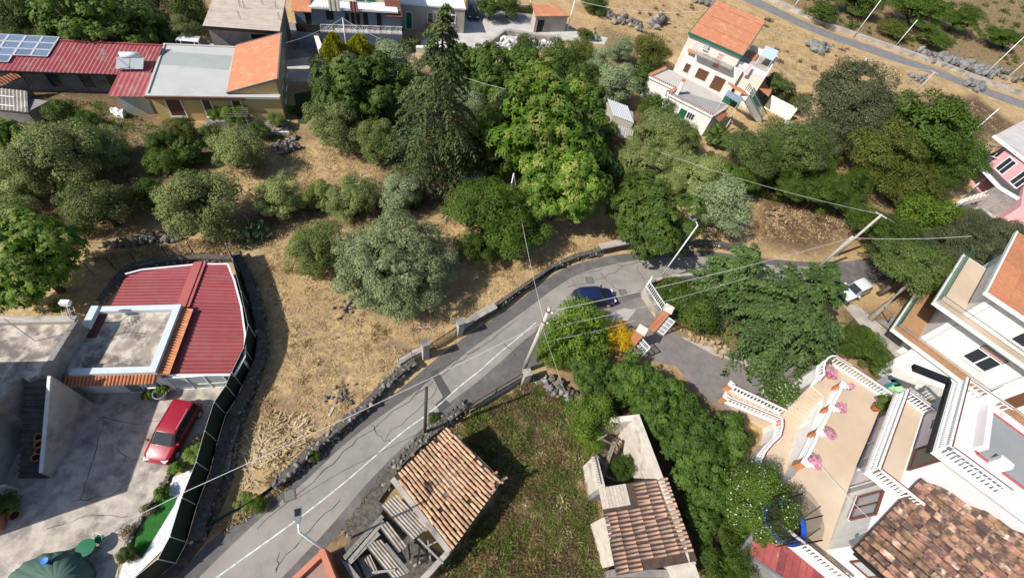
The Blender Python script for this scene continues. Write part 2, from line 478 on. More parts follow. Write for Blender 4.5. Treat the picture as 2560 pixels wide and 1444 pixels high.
M_drive = mat('cracked_asphalt', (0.215, 0.195, 0.18), (0.17, 0.155, 0.145), 1.5, 0.92, 0.008, 50, c3=(0.27, 0.245, 0.225), s3=0.35, lo3=0.52, hi3=0.75)
M_line = mat('road_line_paint', (0.74, 0.73, 0.70), (0.40, 0.375, 0.34), 3, 0.8)
ROAD_L = [(390, 1500), (560, 1318), (700, 1225), (790, 1130), (880, 1058), (985, 985), (1080, 905), (1165, 840), (1275, 768), (1370, 695), (1440, 660), (1540, 637), (1650, 628), (1770, 628), (1900, 645), (2060, 655), (2190, 640), (2300, 585), (2385, 515), (2470, 450), (2640, 380)]
ROAD_R = [(690, 1500), (850, 1330), (950, 1200), (1060, 1088), (1168, 1024), (1238, 985), (1312, 935), (1390, 870), (1450, 800), (1520, 770), (1600, 745), (1650, 708), (1720, 690), (1800, 690), (1920, 705), (2060, 725), (2200, 705), (2330, 635), (2430, 560), (2530, 500), (2700, 440)]
road = strip('road_shoulder', ROAD_L, ROAD_R, 0.008, M_asphdark); kind(road, 'structure')
RC_L = [(440, 1500), (625, 1318), (760, 1205), (850, 1120), (935, 1052), (1030, 985), (1120, 915), (1200, 856), (1300, 785), (1395, 715), (1465, 678), (1560, 655), (1660, 645), (1775, 643), (1900, 660), (2060, 668)]
RC_R = [(650, 1500), (812, 1330), (920, 1205), (1030, 1095), (1120, 1010), (1180, 965), (1250, 905), (1330, 835), (1410, 790), (1500, 752), (1590, 730), (1650, 698), (1720, 683), (1800, 684), (1920, 698), (2060, 718)]
kind(strip('road', RC_L, RC_R, 0.013, M_asph), 'structure')
LN = smooth_poly([(480, 1490), (545, 1440), (740, 1300), (870, 1198), (1000, 1085), (1075, 1030), (1150, 965), (1200, 925), (1245, 885), (1290, 848), (1340, 806)], 6)
mb = MB()
lp = [G(u, v) for u, v in LN]
for i in range(len(lp) - 1):
 d = (lp[min(i + 1, len(lp) - 1)] - lp[max(i - 1, 0)]).normalized(); e = (lp[min(i + 2, len(lp) - 1)] - lp[i]).normalized()
 n1, n2 = Vector((-d.y, d.x, 0)) * 0.045, Vector((-e.y, e.x, 0)) * 0.045
 mb.quad(lp[i] + n1, lp[i] - n1, lp[i + 1] - n2, lp[i + 1] + n2)
mb.v = [(x, y, 0.018) for x, y, z in mb.v]
kind(obj('road_marking', mb, M_line), 'structure')
for pts in ([(1075, 930), (1092, 922), (1130, 985), (1112, 1000)], [(1088, 1010), (1108, 992), (1130, 1012), (1100, 1030)]):
 kind(sheet('road_patch', pts, 0.017, M_asphpatch), 'structure')
# cracks in the asphalt, thin sunken seams
M_crack = mat('crack_tar', (0.055, 0.05, 0.048), rough=0.95)
def crack(pts, w=0.045, z=0.0205, jit=4.0, seed=0):
 r = random.Random(seed); q = []
 for (a, c) in zip(pts, pts[1:]):
  for k in range(5):
   t = k / 5
   q.append((a[0] + (c[0] - a[0]) * t + r.uniform(-jit, jit), a[1] + (c[1] - a[1]) * t + r.uniform(-jit, jit)))
 q.append(pts[-1])
 P = [G(*p) for p in q]; mb = MB()
 for i in range(len(P) - 1):
  d = (P[i + 1] - P[i]); d.z = 0; d.normalize(); n = Vector((-d.y, d.x, 0)) * w * r.uniform(0.25, 0.6)
  mb.quad(P[i] + n, P[i] - n, P[i + 1] - n, P[i + 1] + n)
 mb.v = [(x, y, z) for x, y, _ in mb.v]
 kind(obj('road_crack', mb, M_crack), 'structure')
for i, pts in enumerate([[(640, 1320), (780, 1205), (860, 1125), (945, 1058), (1040, 988), (1125, 920), (1210, 860), (1300, 795)],
                         [(930, 1060), (945, 1090), (975, 1105)], [(960, 1095), (1060, 1010), (1100, 960)], [(1040, 985), (1075, 940), (1130, 905), (1195, 870)],
                         [(1450, 690), (1520, 665), (1610, 655), (1700, 650)], [(1500, 680), (1535, 720)], [(1590, 660), (1612, 700)], [(1420, 720), (1500, 700), (1560, 665)],
                         [(690, 1420), (760, 1340), (850, 1250)], [(700, 1380), (690, 1430)], [(1250, 850), (1290, 890)], [(1700, 645), (1720, 680)],
                         [(1660, 860), (1690, 905), (1730, 900), (1745, 940)], [(1720, 880), (1780, 905), (1800, 960)], [(1690, 905), (1660, 925)], [(1740, 960), (1790, 965), (1840, 985)], [(1730, 900), (1760, 870)], [(1795, 935), (1860, 930), (1910, 965)],
                         [(240, 1040), (330, 1060), (400, 1050)], [(180, 1250), (280, 1240), (330, 1200)], [(290, 1120), (330, 1150), (390, 1140)], [(120, 1320), (220, 1290), (320, 1290)], [(260, 1060), (230, 1150), (200, 1250)]]):
 crack(pts, seed=i, w=0.045 if i < 18 else 0.035, z=0.022)
DRIVE = [(1490, 790), (1545, 760), (1600, 742), (1650, 812), (1700, 838), (1790, 872), (1880, 880), (2040, 905), (2060, 935), (2010, 960), (1930, 1040), (1800, 1020), (1740, 975), (1690, 915), (1640, 905), (1580, 870), (1540, 840)]
kind(sheet('driveway', DRIVE, 0.024, M_drive), 'structure')
kind(sheet('driveway_patch', [(1700, 842), (1745, 850), (1790, 872), (1850, 878), (1885, 900), (1935, 955), (1915, 950), (1850, 905), (1790, 890)], 0.028, mat('pale_cement', (0.44, 0.41, 0.37), (0.36, 0.33, 0.30), 2, 0.9)), 'structure')
kind(sheet('driveway_patch', [(1505, 800), (1525, 782), (1560, 770), (1590, 775), (1570, 800), (1535, 805)], 0.028, MATS['pale_cement']), 'structure')
# left yard
YARD = [(60, 905), (560, 965), (556, 990), (530, 1010), (498, 1105), (470, 1130), (425, 1200), (330, 1330), (300, 1380), (290, 1500), (-120, 1500), (-120, 1000)]
M_yard = mat('broken_yard_concrete', (0.54, 0.48, 0.41), (0.37, 0.325, 0.28), 1.2, 0.9, 0.015, 14, c3=(0.22, 0.20, 0.18), s3=0.9, lo3=0.50, hi3=0.66, lo=0.40, hi=0.60)
kind(sheet('yard_paving', YARD, 0.02, M_yard), 'structure')
kind(sheet('lava_bank_ground', [(585, 650), (615, 655), (655, 760), (674, 860), (660, 930), (632, 1010), (612, 1060), (590, 1180), (555, 1270), (515, 1350), (450, 1440), (386, 1450), (440, 1405), (466, 1354), (492, 1263), (524, 1179), (543, 1105), (564, 1036), (591, 996), (604, 965), (632, 905), (642, 850), (624, 770), (602, 690)], 0.006, mat('lava_soil', (0.06, 0.052, 0.046), (0.12, 0.095, 0.07), 2, 0.95, 0.06, 6, c3=(0.22, 0.16, 0.09), s3=1.0, lo3=0.55, hi3=0.7)), 'structure')
# pale lane and forecourt behind the blue house
M_lane = mat('pale_concrete_lane', (0.56, 0.53, 0.50), (0.48, 0.45, 0.43), 0.8, 0.9, c3=(0.40, 0.37, 0.34), s3=0.3)
kind(sheet('lane', [(705, 205), (715, 150), (800, 140), (880, 138), (1000, 122), (1060, 100), (1120, 60), (1165, 45), (1180, 30), (1310, 42), (1440, 78), (1520, 95), (1510, 112), (1400, 100), (1270, 75), (1245, 90), (1195, 128), (1120, 128), (1000, 140), (890, 150), (800, 160), (790, 205)], 0.012, M_lane), 'structure')
kind(sheet('forecourt', [(1165, 40), (1190, 20), (1320, 28), (1345, 62), (1260, 60)], 0.016, mat('grey_forecourt', (0.36, 0.34, 0.31), (0.28, 0.26, 0.24), 1, 0.9)), 'structure')
kind(sheet('lawn', [(735, 235), (795, 225), (812, 268), (765, 310), (745, 310)], 0.010, mat('dark_lawn', (0.035, 0.05, 0.02), (0.06, 0.075, 0.03), 3, 0.95)), 'structure')
kind(sheet('alley', [(700, 55), (745, 58), (805, 135), (800, 160), (712, 160)], 0.01, M_greywall), 'structure')
# far lane along the stone wall
M_farlane = mat('far_gravel_lane', (0.22, 0.21, 0.21), (0.17, 0.165, 0.165), 0.6, 0.95)
kind(strip('far_lane', [(1760, -60), (1900, 0), (2050, 70), (2200, 122), (2330, 168), (2480, 225), (2700, 300)], [(1735, -50), (1880, 12), (2040, 84), (2190, 138), (2320, 182), (2470, 240), (2690, 320)], 0.012, M_farlane), 'structure')
kind(sheet('side_yard', [(2370, 575), (2400, 545), (2450, 510), (2560, 500), (2700, 540), (2640, 640), (2480, 620)], 0.014, M_lane), 'structure')
kind(sheet('side_path', [(2110, 765), (2140, 760), (2235, 840), (2310, 890), (2290, 940), (2190, 860)], 0.014, M_concrete), 'structure')
kind(sheet('side_yard', [(2190, 800), (2260, 790), (2330, 830), (2300, 880)], 0.012, M_greywall), 'structure')
# ------------------------------------------------------------------ building helpers
class FR:
 """local frame of a building: s along A-B, t to the left of it"""
 def __init__(s, A, B):
  s.o = Vector((A[0], A[1], 0)); d = Vector((B[0] - A[0], B[1] - A[1], 0)); s.L = d.length
  s.e1 = d / s.L; s.e2 = Vector((-s.e1.y, s.e1.x, 0)); s.a = math.atan2(s.e1.y, s.e1.x)
 def p(s, a, b, z=0.0):
  q = s.o + s.e1 * a + s.e2 * b; return Vector((q.x, q.y, z))
 def st(s, u, v, z):
  d = G(u, v, z) - s.o; return d.dot(s.e1), d.dot(s.e2)
 def poly(s, lst):
  return [s.p(a, b) for a, b in lst]
def GP(P0, P1, P2, u, v):
 """pixel on the plane through three points"""
 n = (P1 - P0).cross(P2 - P0); d = CM @ Vector((u - 1280.0, 722.0 - v, -FPX)); c = Vector((0, 0, CAMH))
 return c + d * (n.dot(P0 - c) / n.dot(d))
def wall_dir(A, B, inside):
 ab = Vector((B[0] - A[0], B[1] - A[1], 0)).normalized(); n = Vector((-ab.y, ab.x, 0))
 if n.dot(Vector((inside[0] - A[0], inside[1] - A[1], 0))) > 0:
  n = -n
 return ab, n
def opening(root, A, B, inside, rect, name='window', frame=None, pane=None, fw=0.07, sill=None, slats=None, mid=0, depth=0.07, label=None):
 """framed opening standing on the wall A-B; rect is (s0, s1, z0, z1) or pixel corners"""
 ab, n = wall_dir(A, B, inside)
 if len(rect[0:1]) and isinstance(rect[0], (tuple, list)):
  q = [WPZ(A, B, *p) for p in rect]
  ss = sorted(a for a, _ in q); zz = sorted(c for _, c in q)
  rect = ((ss[0] + ss[1]) / 2, (ss[-1] + ss[-2]) / 2, (zz[0] + zz[1]) / 2, (zz[-1] + zz[-2]) / 2)
 s0, s1, z0, z1 = rect
 a = Vector((A[0], A[1], 0))
 P = lambda s, z, o: a + ab * s + n * o + Vector((0, 0, z))
 frame = frame or M_whitetrim; pane = pane or M_glass
 mb = MB()
 rz = math.atan2(ab.y, ab.x)
 def bx(m, sa, sb, za, zb, o0, o1):
  m.box((P((sa + sb) / 2, (za + zb) / 2, (o0 + o1) / 2)), (sb - sa, o1 - o0, zb - za), rz)
 for q in ((s0 - fw, s0, z0 - fw, z1 + fw), (s1, s1 + fw, z0 - fw, z1 + fw), (s0, s1, z0 - fw, z0), (s0, s1, z1, z1 + fw)):
  bx(mb, *q, -0.02, depth)
 for k in range(mid):
  c = s0 + (s1 - s0) * (k + 1) / (mid + 1); bx(mb, c - fw * 0.4, c + fw * 0.4, z0, z1, 0.0, depth * 0.8)
 w = obj(name, mb, frame, root)
 if label: w['label'] = label
 m2 = MB()
 if slats:
  k = max(3, int((s1 - s0) / slats))
  for i in range(k):
   c0 = s0 + (s1 - s0) * i / k; bx(m2, c0 + 0.008, c0 + (s1 - s0) / k - 0.008, z0, z1, 0.0, depth * 0.55)
  obj('shutter', m2, pane, w)
 else:
  bx(m2, s0, s1, z0, z1, 0.0, depth * 0.35)
  obj('pane', m2, pane, w)
 if sill:
  m3 = MB(); bx(m3, s0 - 0.12, s1 + 0.12, z0 - fw - 0.06, z0 - fw - 0.001, 0.0, 0.16)
  obj('sill', m3, sill, w)
 return w
def rim(root, poly, z, w, h, m, name='parapet', skip=()):
 """low wall along polygon edges, one part per side"""
 n = len(poly); c = sum((Vector((p[0], p[1], 0)) for p in poly), Vector()) / n
 for i in range(n):
  if i in skip:
   continue
  a, b2 = Vector((poly[i][0], poly[i][1], 0)), Vector((poly[(i + 1) % n][0], poly[(i + 1) % n][1], 0))
  d = (b2 - a).normalized(); nn = Vector((-d.y, d.x, 0))
  if nn.dot(c - a) < 0: nn = -nn
  mb = MB(); k = 0.002 * (i % 2)
  mb.prism([a - d * 0.0, b2 - d * w, b2 - d * w + nn * w, a + nn * w], z - 0.03, z + h + k, bottom=True)
  obj(name, mb, m, root)
tile_me = {}
def coppo(name, r=0.10, L=0.45, m=None, taper=0.82, seg=6, th=0.018, y0=0.0):
 """half-round roof tile along +y, bottom end at the origin"""
 mb = MB(); vs = []
 for j, (y, k) in enumerate(((0, 1.0), (L, taper))):
  for q in (0, th):
   for i in range(seg + 1):
    a = math.pi * i / seg
    vs.append(((r - q) * k * math.cos(a), y + y0, (r - q) * k * math.sin(a) * 1.05))
 n = seg + 1
 mb.add(vs, [(i, i + 1, 2 * n + i + 1, 2 * n + i) for i in range(seg)] + [(n + i + 1, n + i, i, i + 1) for i in range(seg)])
 tile_me[name] = as_mesh('tile', mb, m, True)
 return tile_me[name]
def basis(x, y, z, o):
 M = Matrix((x, y, z)).transposed().to_4x4(); M.translation = o; return M
# ------------------------------------------------------------------ ochre house with grey flat roof and terracotta lean-to
A, B = G(363, 242, 2.8), G(700, 247, 2.8)
F = FR(A, B); D = 9.9
inn = F.p(6, 5)
h = thing('ochre_house', 'ochre house with pale grey flat roof and brown shutters beside the red roofed house', 'house', F.p(F.L / 2, D / 2))
mb = MB(); mb.prism(F.poly([(0.25, 0.25), (F.L - 0.05, 0.25), (F.L - 0.05, D - 0.2), (0.25, D - 0.2)]), 0, 2.7); obj('wall', mb, M_yellow, h)
M_flatgrey = mat('grey_roof_membrane', (0.50, 0.50, 0.48), (0.46, 0.46, 0.45), 0.5, 0.7, c3=(0.40, 0.42, 0.40), s3=0.25, lo3=0.55, hi3=0.7)
M_flatgreen = mat('greenish_roof_membrane', (0.36, 0.39, 0.37), (0.33, 0.36, 0.345), 0.6, 0.7)
mb = MB(); mb.prism(F.poly([(0, 0), (F.L, 0), (F.L, D), (0, D)]), 2.7, 2.82, bottom=True); rf = obj('roof', mb, M_flatgrey, h)
for q in [(400, 137), (586, 140)]: pass
a0, b0 = F.st(404, 128, 2.82); a1, b1 = F.st(582, 140, 2.82); a2, b2 = F.st(571, 176, 2.82); a3, b3 = F.st(460, 165, 2.82)
mb = MB(); mb.add([F.p(*q, 2.826) for q in ((a0, b0), (a3 - 2.2, b3 + 0.1), (a3, b3), (a2, b2), (a1, b1))], [(0, 1, 2, 3, 4)]); obj('roof_membrane', mb, M_flatgreen, rf)
mb = MB()
for q in ([(0.0, 0.0), (F.L, 0.0), (F.L, 0.34), (0.0, 0.34)], [(0, 0.34), (0.2, 0.34), (0.2, D), (0, D)], [(0.2, D - 0.2), (7.2, D - 0.2), (7.2, D), (0.2, D)]):
 mb.prism(F.poly(q), 2.80, 2.94)
obj('roof_edge', mb, M_flatgrey, h)
mb = MB(); mb.prism(F.poly([(-0.03, -0.10), (F.L * 0.72, -0.10), (F.L * 0.72, -0.005), (-0.03, -0.005)]), 2.6, 2.86, bottom=True); obj('gutter', mb, M_brownwood, h)
# lean-to roof, high on the right
s0 = F.st(572, 226, 2.95)[0]; t0 = 0.75
hz = lambda s: 2.95 + (s - s0) / (F.L - s0) * 1.55
mb = MB(); mb.prism(F.poly([(s0, t0), (F.L - 0.1, t0), (F.L - 0.1, D - 0.05), (s0, D - 0.05)]), 2.82, [2.86, hz(F.L) - 0.08, hz(F.L) - 0.08, 2.86]); obj('gable_wall', mb, M_yellow, h)
mb = MB(); mb.prism(F.poly([(s0 - 0.15, t0 - 0.12), (F.L + 0.12, t0 - 0.12), (F.L + 0.12, D + 0.08), (s0 - 0.15, D + 0.08)]), [2.88, hz(F.L) + .0, hz(F.L) + .0, 2.88], [2.98, hz(F.L) + 0.1, hz(F.L) + 0.1, 2.98], bottom=True)
lr = obj('lean_to_roof', mb, M_terraroof, h)
mb = MB()
mb.bar(F.p(s0 - 0.15, t0 - 0.16, 2.96), F.p(F.L + 0.12, t0 - 0.16, hz(F.L) + 0.08), 0.10, 0.16)
mb.bar(F.p(s0 - 0.15, D + 0.12, 2.96), F.p(F.L + 0.12, D + 0.12, hz(F.L) + 0.08), 0.10, 0.16)
mb.bar(F.p(F.L + 0.18, t0 - 0.2, hz(F.L) + 0.09), F.p(F.L + 0.18, D + 0.15, hz(F.L) + 0.09), 0.16, 0.16)
obj('verge_trim', mb, mat('dark_slate_trim', (0.12, 0.115, 0.12), rough=0.7), lr)
wa, wb = F.p(0.25, 0.25), F.p(F.L - 0.05, 0.25)
off = lambda P: [(x / 3.5556, y / 3.5556) for x, y in P]
for q in ([(1475, 900), (1600, 900), (1640, 985), (1510, 985)], [(1795, 905), (1865, 905), (1900, 990), (1835, 990)], [(2065, 920), (2140, 920), (2190, 1070), (2115, 1050)]):
 r = [WPZ(wa, wb, *p) for p in off(q)]
 s_ = sorted(x for x, _ in r); z_ = sorted(x for _, x in r)
 door = q[0][0] > 2000
 opening(h, wa, wb, inn, ((s_[0] + s_[1]) / 2, (s_[2] + s_[3]) / 2, 0.12 if door else 0.6, 2.4), 'door' if door else 'window', M_whitetrim, M_brownwood, 0.10, None if door else M_whitetrim, slats=0.12)
wc, wd = F.p(F.L - 0.05, 0.25), F.p(F.L - 0.05, D - 0.2)
for s in (2.0, 4.6, 7.2):
 opening(h, wc, wd, inn, (s, s + 0.9, 0.9, 2.2), 'window', M_whitetrim, M_brownwood, 0.08, M_whitetrim, slats=0.12)
# porch steps and pergola table in front
st_ = thing('porch_steps', 'grey stepped porch against the ochre house front wall', 'steps', F.p(5.6, -1.0))
for i in range(5):
 mb = MB(); mb.prism(F.poly([(4.3 + i * 0.28, -1.05 + 0.0), (4.58 + i * 0.28 if i < 4 else 6.6, -1.05), (4.58 + i * 0.28 if i < 4 else 6.6, 0.24), (4.3 + i * 0.28, 0.24)]), 0, 0.16 * (i + 1)); obj('step', mb, M_greywall, st_)
pt = obj('terrace', MB().prism(F.poly([(6.9, -1.7), (F.L + 0.3, -1.7), (F.L + 0.3, 0.24), (6.9, 0.24)]), 0, 0.14), M_concrete); tag(pt, 'low pale terrace slab in front of the ochre house', 'terrace')
ob = obj('low_wall', MB().prism(F.poly([(1.2, -2.2), (F.L + 0.4, -2.2), (F.L + 0.4, -2.05), (1.2, -2.05)]), 0, 0.35), M_white); tag(ob, 'low white garden wall in front of the ochre house', 'wall')
pg = thing('grapevine_pergola', 'small vine covered pergola over dark furniture before the ochre house', 'pergola', F.p(7.6, -1.2, 0))
for a in (6.7, 8.6):
 for bb in (-1.9, -0.5):
  mb = MB(); mb.tube([F.p(a, bb, 0), F.p(a, bb, 2.0)], 0.035); obj('post', mb, M_oldwood, pg)
mb = MB()
for k in range(5): mb.bar(F.p(6.5, -1.9 + k * 0.35, 2.0), F.p(8.8, -1.9 + k * 0.35, 2.0), 0.05, 0.05)
obj('rafter_frame', mb, M_wood, pg)
# washing on the ground by the pale green annex and its annex
F2 = FR(G(268.6, 241, 2.2), G(360, 242, 2.2))
an = thing('red_roofed_annex', 'pale green annex with a small red corrugated roof joined to the ochre house', 'annex', F2.p(2, 2))
mb = MB(); mb.prism(F2.poly([(0.5, 0.5), (F2.L - 0.05, 0.5), (F2.L - 0.05, 4.2), (0.5, 4.2)]), 0, 2.1); obj('wall', mb, mat('pale_green_render', (0.40, 0.44, 0.41), (0.36, 0.40, 0.37), 1, 0.85), an)
q = [G(268.6, 241, 2.2), G(360, 242, 2.2), G(378, 181, 2.75), G(298, 180, 2.75)]
mb = MB(); mb.corr(q[0], q[1] - q[0], q[3] - q[0], 0.03, 0.42, 4); obj('roof', mb, M_redold, an)
opening(an, F2.p(0.5, 0.5), F2.p(F2.L, 0.5), F2.p(2, 3), (2.6, F2.L - 0.3, 0.1, 0.95), 'garage_door', M_greywall, M_blackmetal, 0.06)
wsh = MB()
c = G(300, 290)
for i in range(9):
 for j in range(5):
  pass
gx_, gy_ = 10, 6
vs = [(c.x - 0.5 + i * 0.14, c.y - 0.35 + j * 0.14, 0.75 + 0.12 * math.sin(i * 1.3 + j) + 0.1 * math.cos(j * 2.1) - (0.5 if j in (0, gy_ - 1) else 0)) for i in range(gx_) for j in range(gy_)]
wsh.add(vs, [(i * gy_ + j, (i + 1) * gy_ + j, (i + 1) * gy_ + j + 1, i * gy_ + j + 1) for i in range(gx_ - 1) for j in range(gy_ - 1)])
wsh.prism([(c.x - 0.4, c.y - 0.25), (c.x + 0.6, c.y - 0.25), (c.x + 0.6, c.y + 0.25), (c.x - 0.4, c.y + 0.25)], 0, 0.66)
tag(obj('covered_cart', wsh, mat('white_sheet', (0.72, 0.73, 0.74), rough=0.9), smooth=False), 'white sheet draped over a low cart by the pale green annex', 'cart')
# ------------------------------------------------------------------ long red roof house with solar panels
q = [G(-150, 172, 2.4), G(372, 190, 2.4), G(408, 115, 3.3)]; q.append(q[2] - q[1] + q[0])
F3 = FR(q[0], q[1])
lh = thing('long_red_roofed_house', 'long low house under a red corrugated roof with a solar array', 'house', (q[0] + q[1]) / 2 - Vector((0, 0, 2.4)))
mb = MB(); dep = F3.st(408, 115, 3.3)[1]
mb.prism(F3.poly([(0, 0.7), (F3.L - 2.6, 0.7), (F3.L - 2.6, dep - 0.3), (0, dep - 0.3)]), 0, [2.35, 2.35, 3.1, 3.1]); obj('wall', mb, mat('slate_render', (0.15, 0.16, 0.17), (0.11, 0.115, 0.12), 1.2, 0.85), lh)
mb = MB(); mb.corr(q[0], q[1] - q[0], q[3] - q[0], 0.045, 0.36, 4); rr = obj('roof', mb, M_redold, lh)
mb = MB(); mb.bar(q[0] + Vector((0, 0, -0.05)), q[1] + Vector((0, 0, -0.05)), 0.16, 0.14); obj('gutter', mb, M_blackmetal, lh)
mb = MB(); mb.bar(q[3] + Vector((0, 0, 0.05)), q[2] + Vector((0, 0, 0.05)), 0.22, 0.10); obj('ridge_cap', mb, M_redsheet, lh)
for s in (F3.L - 12, F3.L - 9.2, F3.L - 6.5, F3.L - 4.2):
 opening(lh, F3.p(0, 0.7), F3.p(F3.L, 0.7), F3.p(5, 3), (s, s + 1.1, 0.5, 2.0), 'window', M_greymetal, M_glass, 0.06, None)
sa = thing('solar_array', 'array of blue grey solar panels on the long red roof', 'solar panels', GP(q[0], q[1], q[3], 70, 120))
M_solar = mat('solar_cells', (0.16, 0.21, 0.31), (0.14, 0.185, 0.28), 4, 0.25, spec=0.6, rnd=0.15)  # base colour lightened, sky reflection on the panels put into it
nrm = (q[1] - q[0]).cross(q[3] - q[0]).normalized()
tr, br = GP(q[0], q[1], q[3], 152, 96), GP(q[0], q[1], q[3], 121, 145)
ux = (q[1] - q[0]).normalized(); uy = (br - tr) / 3; pw = 1.36
for r_ in range(4):
 for c_ in range(9):
  if r_ == 3 and c_ < 2: continue
  o_ = tr + uy * r_ - ux * (pw * (c_ + 1)) + nrm * 0.14
  mb = MB(); g = 0.04
  a_, b_, c2_, d_ = o_ + ux * g + uy * g, o_ + ux * (pw - g) + uy * g, o_ + ux * (pw - g) + uy * (1 - g), o_ + ux * g + uy * (1 - g)
  mb.add([a_, b_, c2_, d_, a_ - nrm * 0.04, b_ - nrm * 0.04, c2_ - nrm * 0.04, d_ - nrm * 0.04], [(0, 3, 2, 1), (0, 1, 5, 4), (1, 2, 6, 5), (2, 3, 7, 6), (3, 0, 4, 7)])
  p_ = obj('panel', mb, M_solar, sa)
  mb = MB()
  for (x_, y_) in ((a_, b_), (b_, c2_), (c2_, d_), (d_, a_)): mb.bar(x_ + nrm * 0.006, y_ + nrm * 0.006, 0.10, 0.05)
  obj('panel_frame', mb, M_galv, p_)
# solar water heater and aerial
wh = thing('solar_water_heater', 'solar water heater with white tank on the red roof edge', 'water heater', GP(q[0], q[1], q[3], 335, 170))
pa, pb = GP(q[0], q[1], q[3], 293, 179) + nrm * 0.3, GP(q[0], q[1], q[3], 362, 179) + nrm * 0.3
up = (q[3] - q[0]).normalized() * 1.0 + Vector((0, 0, 0.55))
for k in (0, 1):
 a_ = pa + (pb - pa) * (k * 0.5 + 0.01); b_ = pa + (pb - pa) * (k * 0.5 + 0.49)
 mb = MB(); mb.quad(a_, b_, b_ + up, a_ + up); mb.quad(a_ - nrm * .06, a_ + up - nrm * .06, b_ + up - nrm * .06, b_ - nrm * .06); obj('collector', mb, M_greyglass, wh)
mb = MB(); mb.tube([pa + up * 1.15 + ux * 0.3, pb + up * 1.15 - ux * 0.4], 0.28, 12); obj('tank', mb, M_whitemetal, wh, True)
for k in (0.1, 0.9):
 mb = MB(); mb.tube([pa + (pb - pa) * k - nrm * 0.3, pa + (pb - pa) * k + up], 0.03, 4); obj('leg', mb, M_greymetal, wh)
def aerial(name, label, base, h, rz, m=M_galv, n=7, w=1.0, tilt=0.0):
 t = thing(name, label, 'aerial', base)
 top = Vector(base) + Vector((tilt, 0, h))
 obj('mast', MB().tube([base, top], 0.028, 6), m, t)
 d = Vector((math.cos(rz), math.sin(rz), 0)); e = Vector((-d.y, d.x, 0))
 obj('boom', MB().tube([top - d * 0.2, top + d * w], 0.018, 5), m, t)
 for i in range(n):
  c_ = top - d * 0.15 + d * (w + 0.1) * i / (n - 1); l_ = 0.34 - 0.02 * i
  obj('element', MB().tube([c_ - e * l_, c_ + e * l_], 0.011, 4), m, t)
 return t
aerial('television_aerial', 'tv aerial on a thin mast beside the solar water heater', GP(q[0], q[1], q[3], 285, 182), 1.9, 2.4)
# ------------------------------------------------------------------ shack left
q = [G(-60, 268, 1.5), G(70, 281, 1.5), G(124, 240, 1.9), G(-60, 214, 1.9)]
sk = thing('corrugated_shack', 'low shack under a grey fibre cement roof at the far left edge', 'shack', q[1] - Vector((0, 0, 1.5)))
mb = MB(); mb.corr(q[0], q[1] - q[0], q[3] - q[0], 0.04, 0.3, 4); obj('roof', mb, mat('old_fibre_cement', (0.37, 0.33, 0.28), (0.28, 0.25, 0.21), 2, 0.95, rnd=0.1, c3=(0.48, 0.45, 0.40), s3=0.8), sk)
ce = (q[0] + q[2]) / 2
mb = MB(); mb.prism([ce + (Vector((p.x, p.y, 0)) - Vector((ce.x, ce.y, 0))) * 0.88 for p in q], 0, 1.42); obj('wall', mb, M_greywall, sk)
n_ = Vector((0, 0, 0.05))
for k in (0.2, 0.62):
 mb = MB(); mb.bar(q[0] + (q[3] - q[0]) * k + n_, q[0] + (q[3] - q[0]) * k + (q[1] - q[0]) * (0.75) + n_, 0.1, 0.05); obj('skylight_strip', mb, M_whitetrim, sk)
q = [G(-10, 218, 1.9), G(55, 192, 1.9), G(40, 186, 2.3), G(-30, 205, 2.3)]
tw = thing('tiled_lean_to', 'short terracotta tiled lean-to roof between shack and red roofed house', 'lean-to', G(20, 215))
mb = MB(); mb.corr(q[0], q[1] - q[0], q[3] - q[0], 0.05, 0.28, 4); obj('roof', mb, M_terra, tw)
mb = MB(); mb.prism(q, 0, 1.8); obj('wall', mb, M_greywall, tw)
# ------------------------------------------------------------------ concrete-roof building
z_ = 4.4
q = [G(506, 65, z_), G(699, 79, z_), G(700, 3, z_), G(524, 0, z_)]
F4 = FR(q[0], q[1]); dep = 8.5
cb = thing('unfinished_concrete_building', 'unfinished grey building with bare concrete roof and rebar loops', 'building', F4.p(F4.L / 2, dep / 2))
mb = MB(); mb.prism(F4.poly([(0.3, 0.5), (F4.L - 0.3, 0.5), (F4.L - 0.3, dep), (0.3, dep)]), 0, z_ - 0.2); obj('wall', mb, M_greywall, cb)
M_formwork = mat('formwork_concrete', (0.54, 0.46, 0.39), (0.45, 0.38, 0.32), 0.9, 0.9, 0.006, 12, c3=(0.36, 0.30, 0.26), s3=0.4, lo3=0.55, hi3=0.75)
npl = 16
for i in range(npl):
 mb = MB(); mb.prism(F4.poly([(0, dep * i / npl + 0.01), (F4.L, dep * i / npl + 0.01), (F4.L, dep * (i + 1) / npl - 0.015), (0, dep * (i + 1) / npl - 0.015)]), z_ - 0.2, z_ + 0.004 * (i % 3), bottom=True); obj('roof_slab', mb, M_formwork, cb)
mb = MB(); mb.prism(F4.poly([(-0.02, -0.06), (F4.L, -0.06), (F4.L, -0.005), (-0.02, -0.005)]), z_ - 0.3, z_ + 0.02, bottom=True); obj('slab_edge', mb, M_blackmetal, cb)
opening(cb, F4.p(0, 0.5), F4.p(F4.L, 0.5), F4.p(4, 4), (F4.L * 0.58, F4.L - 0.4, 0.2, z_ - 0.7), 'open_bay', M_concrete, M_blackmetal, 0.12)  # black panel fills the bay, shade of the inside put into its colour
for (u, v) in ((600, 20), (610, 22), (598, 48), (697, 50), (690, 22), (655, 12)):
 a_ = G(u, v, z_)
 mb = MB(); mb.tube([a_, a_ + Vector((0.05, 0.02, 0.8)), a_ + Vector((0.15, 0.0, 0.9)), a_ + Vector((0.22, 0.02, 0.0))], 0.022, 4); obj('rebar', mb, M_rust, cb)
